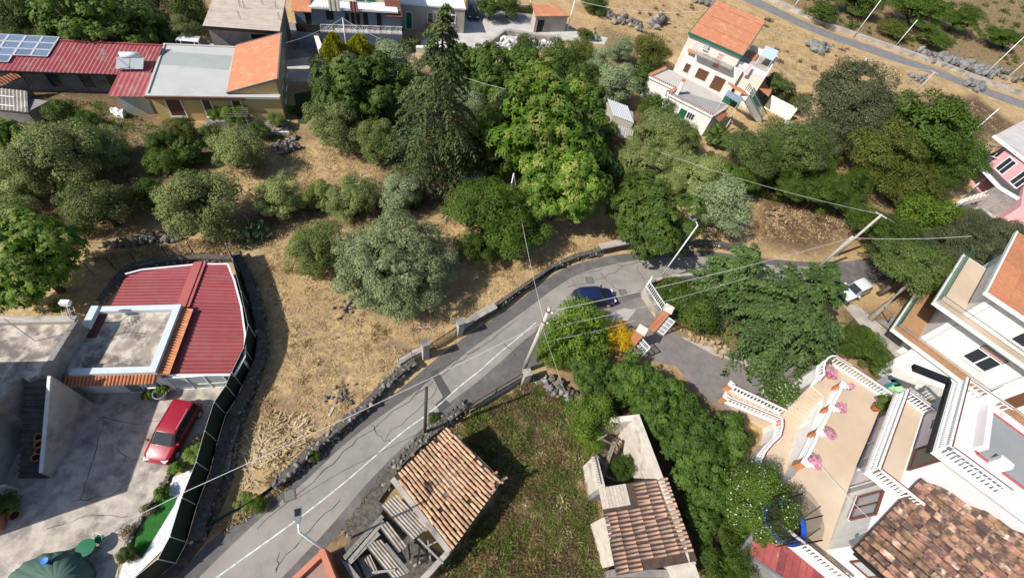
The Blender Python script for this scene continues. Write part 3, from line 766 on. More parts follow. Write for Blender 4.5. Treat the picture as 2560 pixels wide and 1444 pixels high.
# ------------------------------------------------------------------ blue-grey house
z1 = 2.0
F5 = FR(G(742, 64, z1), G(1003, 76, z1)); L5 = F5.L
bh = thing('blue_grey_house', 'blue grey two storey house with balcony, terrace and ornate rail', 'house', F5.p(L5 / 2, 2))
M_blue = mat('blue_grey_plaster', (0.19, 0.23, 0.30), (0.17, 0.205, 0.27), 0.8, 0.8)
mb = MB(); mb.prism(F5.poly([(0, 0), (L5, 0), (L5, 9), (0, 9)]), 0, 4.5); obj('wall', mb, M_blue, bh)
mb = MB(); mb.prism(F5.poly([(0, 1.6), (L5, 1.6), (L5, 9), (0, 9)]), 4.5, 7.6); obj('upper_wall', mb, mat('pale_yellow_plaster', (0.62, 0.55, 0.36), (0.56, 0.49, 0.32), 1, 0.85), bh)
mb = MB(); mb.prism(F5.poly([(1.9, -0.75), (L5 - 0.4, -0.75), (L5 - 0.4, 1.6), (1.9, 1.6)]), 4.42, 4.62, bottom=True); obj('balcony', mb, M_whitetrim, bh)
mb = MB(); mb.prism(F5.poly([(-0.1, -1.3), (2.1, -1.3), (2.1, 2.4), (-0.1, 2.4)]), [4.2, 4.2, 5.4, 5.4], [4.3, 4.3, 5.5, 5.5], bottom=True); obj('canopy', mb, M_terraroof, bh)
mb = MB(); mb.prism(F5.poly([(L5 - 1.9, -0.9), (L5 + 0.1, -0.9), (L5 + 0.1, 1.6), (L5 - 1.9, 1.6)]), [4.0, 4.0, 4.9, 4.9], [4.08, 4.08, 5.0, 5.0], bottom=True); obj('dark_canopy', mb, M_brownrail, bh)
# terrace in front
fl = F5.st(829, 84, z1)[1]
mb = MB(); mb.prism(F5.poly([(0, fl), (L5, fl * 0.72), (L5, -0.01), (0, -0.01)]), 0, z1); obj('terrace', mb, M_blue, bh)
mb = MB(); mb.prism(F5.poly([(0, fl), (L5, fl * 0.72), (L5, -0.01), (0, -0.01)]), z1, z1 + 0.04); obj('terrace_floor', mb, M_lane, bh)
for i in range(14):
 a_ = F5.p(2.9 + i * (L5 - 2.9) / 14, fl + (fl * -0.28) * (2.9 + i * (L5 - 2.9) / 14) / L5 + 0.05, z1); b_ = F5.p(2.9 + (i + 1) * (L5 - 2.9) / 14, fl + (fl * -0.28) * (2.9 + (i + 1) * (L5 - 2.9) / 14) / L5 + 0.05, z1)
 mb = MB(); up_ = Vector((0, 0, 1))
 mb.bar(a_ + up_ * 0.08, b_ + up_ * 0.08, 0.06, 0.07); mb.bar(a_ + up_ * 0.95, b_ + up_ * 0.95, 0.08, 0.09); mb.bar(a_, a_ + up_ * 0.95, 0.06, 0.06)
 d_ = b_ - a_
 pts = [a_ + d_ * (0.5 + 0.33 * math.cos(t)) + up_ * (0.5 + 0.3 * math.sin(t)) for t in [k * 2 * math.pi / 8 for k in range(9)]]
 mb.tube(pts, 0.045, 4); mb.tube([a_ + up_ * 0.1, a_ + d_ * 0.5 + up_ * 0.5, b_ + up_ * 0.9], 0.035, 4)
 obj('ornate_rail_panel', mb, M_whitetrim if i % 2 else M_lane, bh)
mb = MB(); mb.bar(F5.p(0, fl + 0.05, z1 + 0.5), F5.p(2.8, fl + 0.0, z1 + 0.5), 0.06, 0.95); obj('dark_rail', mb, M_darkmetal, bh)
wa, wb = F5.p(0, 0), F5.p(L5, 0)
for (a_, b_, c_, d_, nm) in ((1.2, 1.9, z1 + 0.05, z1 + 2.0, 'door'), (3.7, 4.6, z1 + 0.9, z1 + 2.0, 'window'), (6.0, 6.45, z1 + 0.7, z1 + 1.9, 'window'), (6.7, 7.15, z1 + 0.5, z1 + 1.9, 'window'), (7.35, 7.8, z1 + 0.4, z1 + 1.9, 'window'), (8.2, 8.8, z1 + 0.05, z1 + 2.0, 'door'), (9.9, 10.5, z1 + 0.05, z1 + 2.0, 'door')):
 if b_ < L5: opening(bh, wa, wb, F5.p(3, 4), (a_, b_, c_, d_), nm, M_greymetal, M_blackmetal, 0.05)
wa, wb = F5.p(0, 1.6), F5.p(L5, 1.6)
for k, a_ in enumerate((2.6, 4.6, 7.6, 9.0)):
 opening(bh, wa, wb, F5.p(3, 4), (a_, a_ + 0.9, 4.7, 6.8), 'balcony_door', M_greenpaint, M_greenpaint, 0.07, slats=0.15)
mb = MB()
for i in range(24): mb.tube([F5.p(2.0 + i * 0.32, -0.7, 4.6), F5.p(2.0 + i * 0.32, -0.7, 5.5)], 0.016, 4)
mb.bar(F5.p(2.0, -0.7, 5.5), F5.p(2.0 + 23 * 0.32, -0.7, 5.5), 0.05, 0.05); obj('balcony_rail', mb, M_greenpaint, bh)
for (u, s, c_, lab) in ((4.2, 1.3, (0.62, 0.58, 0.48), 'cream cloth hung over the blue house balcony rail'), (6.7, 0.95, (0.33, 0.12, 0.12), 'dark red cloth hung over the blue house balcony rail')):
 mb = MB(); n = 7
 vs = [F5.p(u + s * i / n, -0.76 - 0.03 * math.sin(i * 2.2) - 0.02 * j, 5.56 - 0.3 * j) for j in range(5) for i in range(n + 1)]
 mb.add(vs, [(j * (n + 1) + i, j * (n + 1) + i + 1, (j + 1) * (n + 1) + i + 1, (j + 1) * (n + 1) + i) for j in range(4) for i in range(n)])
 vs2 = [F5.p(u + s * i / n, -0.79 - 0.03 * math.sin(i * 2.2) - 0.02 * j, 5.56 - 0.3 * j) for j in range(5) for i in range(n + 1)]
 mb.add(vs2, [(j * (n + 1) + i, (j + 1) * (n + 1) + i, (j + 1) * (n + 1) + i + 1, j * (n + 1) + i + 1) for j in range(4) for i in range(n)])
 tag(obj('hanging_cloth', mb, mat('cloth_%d' % (u * 10), c_, rough=0.95)), lab, 'laundry', 'laundry on the blue house')
# ------------------------------------------------------------------ beige house
F6 = FR(G(985, 8, 3.4), G(1165, 24, 3.4)); L6 = F6.L
be = thing('beige_house', 'beige low house with a white flat roof behind the tall conifer', 'house', F6.p(L6 / 2, 3))
M_beige = mat('beige_plaster', (0.45, 0.41, 0.35), (0.40, 0.36, 0.31), 0.8, 0.85, c3=(0.34, 0.31, 0.27), s3=0.4)
mb = MB(); mb.prism(F6.poly([(0.1, 0.1), (L6 - 0.1, 0.1), (L6 - 0.1, 8), (0.1, 8)]), 0, 3.3); obj('wall', mb, M_beige, be)
mb = MB(); mb.prism(F6.poly([(0, 0), (L6, 0), (L6, 8), (0, 8)]), 3.3, 3.5, bottom=True); obj('roof', mb, M_whitetrim, be)
for a_, b_, c_, d_ in ((L6 - 5.4, L6 - 4.7, 1.2, 2.5), (L6 - 2.0, L6 - 1.5, 1.5, 2.4), (1.6, 2.4, 0.1, 2.3)):
 opening(be, F6.p(0, 0.1), F6.p(L6, 0.1), F6.p(4, 4), (a_, b_, c_, d_), 'door' if c_ < 0.5 else 'window', M_whitetrim, M_greenpaint if c_ < 0.5 else M_glass, 0.1, M_whitetrim)
mb = MB(); mb.prism(F6.poly([(L6 - 5.2, -1.2), (L6 - 2.4, -1.2), (L6 - 2.4, 0.09), (L6 - 5.2, 0.09)]), 0, [0.9, 0.9, 1.2, 1.2]); obj('porch', mb, M_beige, be)
mb = MB(); mb.prism(F6.poly([(L6 - 5.3, -1.3), (L6 - 2.3, -1.3), (L6 - 2.3, 0.08), (L6 - 5.3, 0.08)]), [0.92, 0.92, 1.24, 1.24], [1.0, 1.0, 1.34, 1.34], bottom=True); obj('porch_roof', mb, M_terraroof, be)
# ------------------------------------------------------------------ terracotta shed
q = [G(1338, 42, 2.4), G(1426, 41, 2.4), G(1388, 12, 3.0), G(1331, 15, 3.0)]
sh = thing('terracotta_roofed_shed', 'small stone shed with a terracotta roof at the end of the pale lane', 'shed', q[0] - Vector((0, 0, 2.4)))
ce = sum((Vector((p.x, p.y, 0)) for p in q), Vector()) / 4
mb = MB(); mb.prism([ce + (Vector((p.x, p.y, 0)) - ce) * 0.9 for p in q], 0, [2.3, 2.3, 2.8, 2.8]); obj('wall', mb, M_beige, sh)
mb = MB(); mb.prism(q, [p.z - 0.08 for p in q], [p.z + 0.05 for p in q], bottom=True); obj('roof', mb, M_terraroof, sh)
a_, b_ = ce + (Vector((q[0].x, q[0].y, 0)) - ce) * 0.9, ce + (Vector((q[1].x, q[1].y, 0)) - ce) * 0.9
opening(sh, a_, b_, ce, (0.4, 1.6, 0.0, 1.9), 'doorway', M_concrete, M_blackmetal, 0.1)
rb = obj('rubble_garden_wall', MB().prism(GL([(1195, 130), (1262, 82), (1400, 104), (1398, 108), (1262, 88), (1200, 136)]), 0, 0.7), M_concrete); tag(rb, 'low concrete wall round the weedy plot beside the pale lane', 'wall')
lw = obj('lane_wall', MB().prism(GL([(1040, 128), (1195, 130), (1195, 136), (1040, 134)]), 0, 0.8), M_white); tag(lw, 'white low wall at the lane edge under the leaning tyre', 'wall')
w1 = obj('garden_wall', MB().prism(GL([(786, 205), (792, 204), (816, 272), (810, 274)]), 0, 1.1), M_concrete); tag(w1, 'narrow concrete wall between dark lawn and ivy by the ochre house', 'wall')
w2 = obj('entrance_wall', MB().prism(GL([(790, 120), (800, 118), (812, 150), (802, 156)]), 0, 1.6), M_white); tag(w2, 'white entrance wall beside the golden cypress and blue house', 'wall')
# ------------------------------------------------------------------ white house with green eaves
ze = 6.5
A, B = G(1723, 82, ze), G(1859, 135, ze)
F7 = FR(G(1677, 176, 2.95), G(1797, 239, 2.95))
d7 = 11.5; L7 = 8.9
a7 = -math.radians(19.5)
F7 = FR((A.x, A.y), (A.x + math.cos(a7), A.y + math.sin(a7))); inn = F7.p(4, 4)
L7 = (B - A).length
wh7 = thing('white_house', 'white two storey house with terracotta roof and green eaves', 'house', F7.p(L7 / 2, d7 / 2))
mb = MB(); mb.prism(F7.poly([(0.15, 0.3), (L7 - 0.15, 0.3), (L7 - 0.15, d7 - 0.3), (0.15, d7 - 0.3)]), 0, [ze - .1, ze - .1, ze + 1.3, ze + 1.3]); obj('wall', mb, M_cream, wh7)
mb = MB(); mb.prism(F7.poly([(0.13, 0.28), (L7 + 1.1, 0.28), (L7 + 1.1, 0.6), (0.13, 0.6)]), 0, 4.7); obj('lower_wall', mb, M_white, wh7)
q = [F7.p(0, 0, ze), F7.p(L7, 0, ze), F7.p(L7, d7, ze + 1.5), F7.p(0, d7, ze + 1.5)]
nr = 9
for i in range(nr):
 for j in range(7):
  f = lambda a_, b_: q[0] + (q[1] - q[0]) * a_ + (q[3] - q[0]) * b_
  a_, b_, c_, d_ = f(i / nr, j / 7), f((i + 1) / nr, j / 7), f((i + 1) / nr, (j + 1) / 7), f(i / nr, (j + 1) / 7)
  up_ = Vector((0, 0, 0.05 + 0.004 * ((i * 3 + j) % 4)))
  mb = MB(); mb.corr(a_ + up_ + Vector((0, 0, 0.03 * (1 - j % 2))), b_ - a_, d_ - a_, 0.02, 0.30, 4); obj('roof_tiles', mb, M_terraroof, wh7)
mb = MB(); mb.prism([q[0], q[1], q[2], q[3]], [ze - 0.12, ze - 0.12, ze + 1.38, ze + 1.38], [ze, ze, ze + 1.5, ze + 1.5], bottom=True); obj('roof_deck', mb, M_terra, wh7)
mb = MB()
for a_, b_ in ((q[0], q[1]), (q[1], q[2]), (q[0], q[3])):
 mb.bar(a_ + Vector((0, 0, -0.1)), b_ + Vector((0, 0, -0.1)), 0.22, 0.30)
obj('green_eaves', mb, M_greenpaint, wh7)
zz = lambda P: [(x / 5.554 + 1500, y / 5.554 + 90) for x, y in P]
wa, wb = F7.p(0, 0.28), F7.p(L7, 0.28)
M_pink = mat('pink_shutter', (0.62, 0.28, 0.28), rough=0.6); M_ppink = mat('pale_pink_shutter', (0.66, 0.54, 0.52), rough=0.6)
for P, nm, pn in (([(1195, 375), (1275, 400), (1215, 515), (1150, 490)], 'window', M_brownwood), ([(1375, 440), (1525, 500), (1455, 630), (1310, 570)], 'window', M_brownwood), ([(1600, 545), (1745, 600), (1650, 830), (1535, 670)], 'door', M_brownwood)):
 opening(wh7, wa, wb, inn, zz(P), nm, M_whitetrim, pn, 0.05, None, slats=0.16)
wa, wb = F7.p(0, 0.3), F7.p(L7, 0.3)
for P, pn in (([(1340, 90), (1385, 105), (1320, 215), (1265, 200)], M_ppink), ([(1645, 235), (1735, 265), (1620, 450), (1560, 430)], M_pink), ([(2085, 400), (2130, 415), (2040, 530), (1995, 515)], M_ppink)):
 opening(wh7, wa, wb, inn, zz(P), 'window', M_whitetrim, pn, 0.06, None)
zb_ = 4.75
mb = MB(); mb.prism(F7.poly([(2.1, -0.9), (L7 - 0.3, -0.9), (L7 - 0.3, 0.29), (2.1, 0.29)]), zb_ - 0.16, zb_, bottom=True); obj('balcony', mb, M_concrete, wh7)
mb = MB()
for i in range(28): mb.tube([F7.p(2.15 + i * 0.2, -0.85, zb_), F7.p(2.15 + i * 0.2, -0.85, zb_ + 0.9)], 0.012, 4)
mb.bar(F7.p(2.1, -0.85, zb_ + 0.9), F7.p(2.15 + 27 * 0.2, -0.85, zb_ + 0.9), 0.04, 0.04); obj('balcony_rail', mb, M_whitemetal, wh7)
ac = F7.p(3.1, 0.1, 5.6); mb = MB(); mb.box(ac, (0.8, 0.35, 0.6), F7.a); obj('air_conditioner', mb, M_galv, wh7)
mb = MB(); mb.prism(F7.poly([(0.9, -0.25), (2.0, -0.25), (2.0, 0.27), (0.9, 0.27)]), [4.25, 4.25, 4.5, 4.5], [4.31, 4.31, 4.56, 4.56], bottom=True); obj('awning', mb, M_terra, wh7)
# lower terrace in front
zt = 2.95
T = [(1619.7, 193.5), (1689, 226), (1669, 237.6), (1781, 293.5), (1822, 268), (1797, 239), (1677, 176), (1663, 173.7)]
TP = GL(T, zt)
tr7 = thing('white_terrace_wing', 'single storey white wing with terracotta edged roof terrace before the white house', 'building', G(1720, 280))
mb = MB(); mb.prism(TP, 0, zt - 0.02); obj('wall', mb, M_white, tr7)
mb = MB(); mb.prism(TP, zt - 0.018, zt + 0.03); obj('terrace_floor', mb, mat('pale_terrace', (0.55, 0.50, 0.45), (0.50, 0.45, 0.41), 0.7, 0.8), tr7)
mb = MB(); mb.prism(GL([(1671, 234), (1689, 226), (1815, 262), (1781, 290)], zt), zt + 0.031, zt + 0.045); obj('terrace_floor', mb, mat('grey_terrace', (0.34, 0.32, 0.31), (0.30, 0.285, 0.275), 0.8, 0.85), tr7)
coppo('edge', 0.11, 0.42, M_terra)
for i0, i1 in ((7, 0), (0, 1), (1, 2), (2, 3)):
 a_, b_ = TP[i0], TP[i1]; d_ = (b_ - a_); n_ = int(d_.length / 0.3); d_.normalize(); nn = Vector((-d_.y, d_.x, 0))
 mb = MB(); mb.bar(a_ + Vector((0, 0, 0.16)), b_ + Vector((0, 0, 0.16)), 0.36, 0.3); obj('parapet', mb, M_white, tr7)
 for k in range(n_):
  inst('tile', tile_me['edge'], tr7, basis(d_, nn, Vector((0, 0, 1)), a_ + d_ * (0.15 + k * 0.3) - nn * 0.21 + Vector((0, 0, 0.31))))
wa, wb = TP[2], TP[3]
opening(tr7, wa, wb, F7.p(4, 1), zz([(1215, 1050), (1320, 1090), (1285, 1170), (1205, 1140)]), 'window', M_whitetrim, M_glass, 0.06, None, mid=2)
r = [WPZ(wa, wb, *p) for p in zz([(1125, 1020), (1215, 1050), (1150, 1135), (1100, 1100)])]
s_ = sorted(x for x, _ in r); z_ = sorted(x for _, x in r)
opening(tr7, wa, wb, F7.p(4, 1), (s_[0], s_[3] - 0.1, z_[0], z_[3]), 'window_shutter', M_greenpaint, MATS['green_paint'], 0.05, None, slats=0.2, depth=0.12)
opening(tr7, TP[0], TP[1], F7.p(4, 1), zz([(945, 755), (985, 770), (950, 830), (910, 820)]), 'window_shutter', M_greenpaint, mat('pale_green_shutter', (0.35, 0.55, 0.45), rough=0.6), 0.05, None, slats=0.2, depth=0.1)
ch = G(1692, 236, zt); mb = MB(); mb.box((ch.x, ch.y, zt + 0.95), (0.42, 0.42, 1.9), F7.a); c1 = obj('chimney', mb, M_white, tr7)
mb = MB(); mb.box((ch.x, ch.y, zt + 2.0), (0.5, 0.5, 0.2), F7.a); obj('chimney_cap', mb, M_terra, c1)
# right side pieces
al = thing('lean_to_porch', 'small terracotta lean-to roof at the corner of the white wing', 'porch', G(1800, 325))
q = [G(1788, 296, 2.7), G(1811, 276, 2.7), G(1832, 291, 2.2), G(1797, 306, 2.2)]
mb = MB(); mb.corr(q[0], q[1] - q[0], q[3] - q[0], 0.04, 0.26, 4); obj('roof', mb, M_terra, al)
mb = MB(); mb.bar(q[0] + Vector((0, 0, -.1)), q[3] + Vector((0, 0, -.1)), 0.1, 0.2); mb.bar(q[3] + Vector((0, 0, -.1)), q[2] + Vector((0, 0, -.1)), 0.1, 0.2); obj('green_edge', mb, M_greenpaint, al)
mb = MB(); mb.tube([q[2] - Vector((0, 0, .1)), (q[2].x, q[2].y, 0)], 0.06); obj('post', mb, M_whitemetal, al)
mb = MB(); mb.tube([q[3] - Vector((0, 0, .1)), (q[3].x, q[3].y, 0)], 0.06); obj('post', mb, M_whitemetal, al)
aw = thing('terrace_awning', 'grey blue awning over the terrace at the white house side', 'awning', G(1830, 300))
q = [G(1813, 238, 5.0), G(1820, 226, 5.2), G(1858, 246, 5.2), G(1846, 258, 5.0)]
mb = MB(); mb.prism(q, [p.z for p in q], [p.z + 0.05 for p in q], bottom=True); obj('canopy', mb, mat('grey_blue_fabric', (0.22, 0.27, 0.34), rough=0.8), aw)
for p in q: obj('post', MB().tube([p, (p.x, p.y, 2.98)], 0.03, 5), M_whitemetal, aw)
sc = thing('rolled_green_screen', 'green net screen along the white wing terrace edge', 'screen', G(1815, 275, 3))
a_, b_ = G(1803, 253, 3), G(1840, 272, 3); mb = MB(); mb.bar(a_ + Vector((0, 0, .55)), b_ + Vector((0, 0, .55)), 0.05, 1.1); obj('net', mb, mat('green_net', (0.03, 0.14, 0.08), (0.02, 0.09, 0.05), 8, 0.9), sc)
for k in (0, 0.5, 1): obj('post', MB().tube([a_ + (b_ - a_) * k, a_ + (b_ - a_) * k + Vector((0, 0, 1.2))], 0.03, 5), M_whitemetal, sc)
# side annex with roof terrace
sx = thing('roof_terrace_annex', 'annex with roof terrace and stacked clutter right of the white house', 'annex', G(1900, 200))
q = [F7.p(L7 - 0.14, 0.9), F7.p(L7 + 4.3, 0.9), F7.p(L7 + 4.3, 8.5), F7.p(L7 - 0.14, 8.5)]
mb = MB(); mb.prism(q, 0, 4.6); obj('wall', mb, M_cream, sx)
mb = MB(); mb.prism(q, 4.6, 4.66); obj('terrace_floor', mb, M_concrete, sx)
rim(sx, q, 4.66, 0.2, 0.8, M_white, skip=(3,))
mb = MB(); mb.prism(F7.poly([(L7 + 2.0, 4.2), (L7 + 4.0, 4.2), (L7 + 4.0, 7.0), (L7 + 2.0, 7.0)]), [6.0, 6.0, 6.5, 6.5], [6.06, 6.06, 6.56, 6.56], bottom=True); obj('awning', mb, mat('pale_blue_sheet', (0.45, 0.55, 0.70), rough=0.6), sx)
for a_, b_ in ((2.1, 4.3), (3.9, 4.3), (2.1, 6.9), (3.9, 6.9)): obj('post', MB().tube([F7.p(L7 + a_, b_, 4.6), F7.p(L7 + a_, b_, 6.1)], 0.03, 5), M_whitemetal, sx)
mb = MB(); mb.prism(F7.poly([(L7 + 0.6, 5.2), (L7 + 1.8, 5.2), (L7 + 1.8, 7.8), (L7 + 0.6, 7.8)]), 4.67, 4.9); obj('tile_floor', mb, M_terra, sx)
mb = MB(); mb.prism(F7.poly([(L7 + 4.3, 1.2), (L7 + 6.2, 1.2), (L7 + 6.2, 5.2), (L7 + 4.3, 5.2)]), [3.1, 2.6, 2.6, 3.1], [3.2, 2.7, 2.7, 3.2], bottom=True); obj('side_roof', mb, M_terraroof, sx)
opening(sx, F7.p(L7, 0.9), F7.p(L7 + 4.3, 0.9), F7.p(L7 + 2, 4), (0.6, 1.6, 0.1, 2.2), 'door', M_whitetrim, M_brownwood, 0.08)
opening(sx, F7.p(L7, 0.9), F7.p(L7 + 4.3, 0.9), F7.p(L7 + 2, 4), (2.6, 3.6, 0.9, 2.2), 'window', M_whitetrim, M_glass, 0.08)
rw = [obj('retaining_wall', MB().prism(F7.poly([(L7 + 6.6, 3.5), (L7 + 10.8, 3.0), (L7 + 10.8, 3.3), (L7 + 6.6, 3.8)]), 0, 2.0), M_white), obj('retaining_wall', MB().prism(F7.poly([(L7 + 9.6, -1.0), (L7 + 11.8, -1.4), (L7 + 11.8, -1.1), (L7 + 9.6, -0.7)]), 0, 1.6), M_white)]
tag(rw[0], 'white garden wall behind the palm right of the white house', 'wall'); tag(rw[1], 'short white garden wall between palm and grey pine', 'wall')
# outside stairs with green balusters
ss = thing('outside_stairs', 'white outside stairs with green railing beside the white house', 'stairs', G(1900, 300))
a0_, a1_ = G(1905, 300, 0.4), G(1872, 238, 4.3)
nst = 12; dd = a1_ - a0_; w_ = Vector((-dd.y, dd.x, 0)).normalized() * -1.2
for i in range(nst):
 c_ = a0_ + dd * (i / nst); e_ = a0_ + dd * ((i + 1) / nst)
 mb = MB(); mb.prism([c_, e_, e_ + w_, c_ + w_], max(0, e_.z - 0.9), e_.z, bottom=True); obj('step', mb, M_white, ss)
for sd in (Vector(), w_):
 mb = MB(); mb.bar(a0_ + sd + Vector((0, 0, 1.1)), a1_ + sd + Vector((0, 0, 1.1)), 0.12, 0.1); obj('handrail', mb, M_whitemetal if sd.length else M_greenpaint, ss)
 for i in range(14):
  c_ = a0_ + dd * ((i + 0.5) / 14) + sd
  obj('baluster', MB().tube([c_, c_ + Vector((0, 0, 1.1))], 0.05, 5), M_greenpaint, ss)
mb = MB(); mb.prism([a1_, a1_ + w_, a1_ + w_ + dd.normalized() * 0 + Vector((-2.2, 1.2, 0)), a1_ + Vector((-2.2, 1.2, 0))], 4.1, 4.3, bottom=True); obj('landing', mb, M_terra, ss)
gt = thing('white_yard_gate', 'white barred gate at the foot of the white house stairs', 'gate', G(1868, 300))
a_, b_ = G(1852, 278, 0.0), G(1888, 296, 0.0)
for k in range(14):
 c_ = a_ + (b_ - a_) * (k / 13); obj('bar', MB().tube([c_, c_ + Vector((0, 0, 1.7))], 0.03, 4), M_whitemetal, gt)
for zq in (0.1, 1.65): obj('rail', MB().bar(a_ + Vector((0, 0, zq)), b_ + Vector((0, 0, zq)), 0.06, 0.08), M_whitemetal, gt)
# metal roofed hut left of the wing
hu = thing('metal_roofed_hut', 'beige hut with a pale corrugated metal roof among trees by the white wing', 'hut', G(1545, 320))
q = [G(1532, 288, 2.3), G(1586, 308, 2.3), G(1588, 273, 2.6), G(1517, 246, 2.6)]
mb = MB(); mb.corr(q[0], q[1] - q[0], q[3] - q[0], 0.03, 0.28, 4); obj('roof', mb, M_galv, hu)
ce = sum((Vector((p.x, p.y, 0)) for p in q), Vector()) / 4
mb = MB(); mb.prism([ce + (Vector((p.x, p.y, 0)) - ce) * 0.94 for p in q], 0, 2.2); obj('wall', mb, M_beige, hu)
q = [G(1535, 338, 1.7), G(1580, 350, 1.7), G(1590, 325, 2.0), G(1540, 312, 2.0)]
mb = MB(); mb.corr(q[0], q[1] - q[0], q[3] - q[0], 0.03, 0.28, 4); obj('porch_roof', mb, mat('dull_corrugated', (0.40, 0.38, 0.35), (0.32, 0.30, 0.28), 2, 0.8), hu)
# ------------------------------------------------------------------ balustrades
prof = [(0.055, 0), (0.06, 0.05), (0.035, 0.10), (0.075, 0.24), (0.07, 0.34), (0.035, 0.52), (0.03, 0.64), (0.055, 0.70), (0.055, 0.76)]
mb = MB(); mb.lathe(prof, n=6); BAL = as_mesh('baluster', mb, M_whitetrim, True)
def balustrade(label, P, h=0.98, step=0.24, piers=(), closed=False, cap=None, rise=False):
 P = [Vector(p) for p in P]
 t = thing('balustrade', label, 'balustrade', P[0], 'white balustrades of the big villa')
 up = Vector((0, 0, 1))
 for i in range(len(P) - 1):
  a, b = P[i], P[i + 1]
  mb = MB(); mb.bar(a + up * 0.06, b + up * 0.06, 0.20, 0.11); obj('base_rail', mb, M_whitetrim, t)
  mb = MB(); mb.bar(a + up * (h - 0.06), b + up * (h - 0.06), 0.20, 0.10); r = obj('top_rail', mb, M_whitetrim, t)
  if cap:
   d = (b - a).normalized(); nn = Vector((-d.y, d.x, 0)) * cap
   mb = MB(); mb.bar(a + up * (h + 0.008) + nn, b + up * (h + 0.008) + nn, 0.07, 0.034); obj('coping', mb, M_brownrail, r)
  n = max(1, int((b - a).length / step))
  for k in range(n):
   c = a + (b - a) * ((k + 0.5) / n)
   inst('baluster', BAL, t, Matrix.Translation(c + up * 0.11) @ Matrix.Diagonal((1.15, 1.15, (h - 0.22) / 0.76, 1)))
 for q in piers:
  c = Vector(q)
  mb = MB(); mb.box(c + up * (h * 0.5), (0.42, 0.42, h + 0.04), math.radians(58.8)); pr = obj('pier', mb, M_terra, t)
  mb = MB(); mb.box(c + up * (h + 0.08), (0.50, 0.50, 0.10), math.radians(58.8)); obj('pier_cap', mb, M_whitetrim, pr)
 return t
# ------------------------------------------------------------------ big villa
TZ, MZ, UZ = 3.2, 6.2, 9.1
O = G(2067, 1374, TZ)
av = math.radians(58.8)
V = FR((O.x, O.y), (O.x + math.cos(av), O.y + math.sin(av)))
villa = thing('villa', 'large white villa with stepped terraces and mottled tile roof', 'villa', V.p(6, -5))
TF = [(2058, 988), (2026, 963), (2041, 948), (2040, 921), (2051, 908), (2068, 903), (2109, 928), (2212, 997), (2142, 1159), (2067, 1374), (2140, 1470), (2115, 1464), (2005, 1375), (1920, 1309), (1905, 1240), (1985, 1190), (2000, 1165), (2046, 1070), (2058, 1010)]
tp = GL(TF, TZ)
mb = MB(); mb.prism(tp, 0, TZ - 0.02); obj('terrace_wall', mb, M_white, villa)
mb = MB(); mb.prism(tp, TZ - 0.018, TZ + 0.02); obj('terrace_floor', mb, M_beigetile, villa)
# ground floor behind the terrace and the balcony level
tb = V.st(2164, 1180, MZ)[1]; s_bal0 = V.st(2164, 1180, MZ)[0]; s_bal1 = V.st(2241, 981, MZ)[0]
tu = V.st(2334, 1119, UZ)[1]; s_u0 = V.st(2334, 1119, UZ)[0]; s_u1 = V.st(2371, 947, UZ)[0]
tw_ = min(tu - 0.9, V.st(2278, 1109, MZ)[1])
M_lilac = mat('pale_lilac_plaster', (0.70, 0.65, 0.66), (0.66, 0.61, 0.62), 1, 0.85)
mb = MB(); mb.prism(V.poly([(s_bal0 + 0.4, 0.0), (s_bal1 + 0.1, 0.0), (s_bal1 + 0.1, -12), (s_bal0 + 0.4, -12)]), 0, MZ - 0.2); obj('ground_floor_wall', mb, M_lilac, villa)
mb = MB(); mb.prism(V.poly([(s_bal0, tb), (s_bal1, tb), (s_bal1, tw_ + 0.1), (s_bal0, tw_ + 0.1)]), MZ - 0.2, MZ, bottom=True); obj('balcony_slab', mb, M_white, villa)
mb = MB(); mb.prism(V.poly([(s_bal0 + 0.2, tb - 0.2), (s_bal1 - 0.2, tb - 0.2), (s_bal1 - 0.2, tw_ + 0.2), (s_bal0 + 0.2, tw_ + 0.2)]), MZ, MZ + 0.02); obj('balcony_floor', mb, M_beigetile, villa)
mb = MB(); mb.prism(V.poly([(s_u0 + 0.05, tw_), (s_u1 + 0.3, tw_), (s_u1 + 0.3, tw_ - 12), (s_u0 + 0.05, tw_ - 12)]), MZ - 0.3, UZ - 0.2); obj('upper_wall', mb, M_lilac, villa)
mb = MB(); mb.prism(V.poly([(s_u0 - 0.3, tu), (s_u1, tu), (s_u1, tu - 14), (s_u0 - 0.3, tu - 14)]), UZ - 0.22, UZ, bottom=True); obj('roof_terrace_slab', mb, M_white, villa)
mb = MB(); mb.prism(V.poly([(s_u0 - 0.35, tu + 0.14), (s_u1, tu + 0.14), (s_u1, tu + 0.005), (s_u0 - 0.35, tu + 0.005)]), UZ - 0.34, UZ - 0.02, bottom=True); obj('dark_fascia', mb, M_blackmetal, villa)
mb = MB(); mb.bar(V.p(s_u1 + 0.1, tu + 0.05, UZ - 0.2), G(2283, 918, UZ - 0.4), 0.5, 0.3); obj('projecting_beam', mb, M_blackmetal, villa)
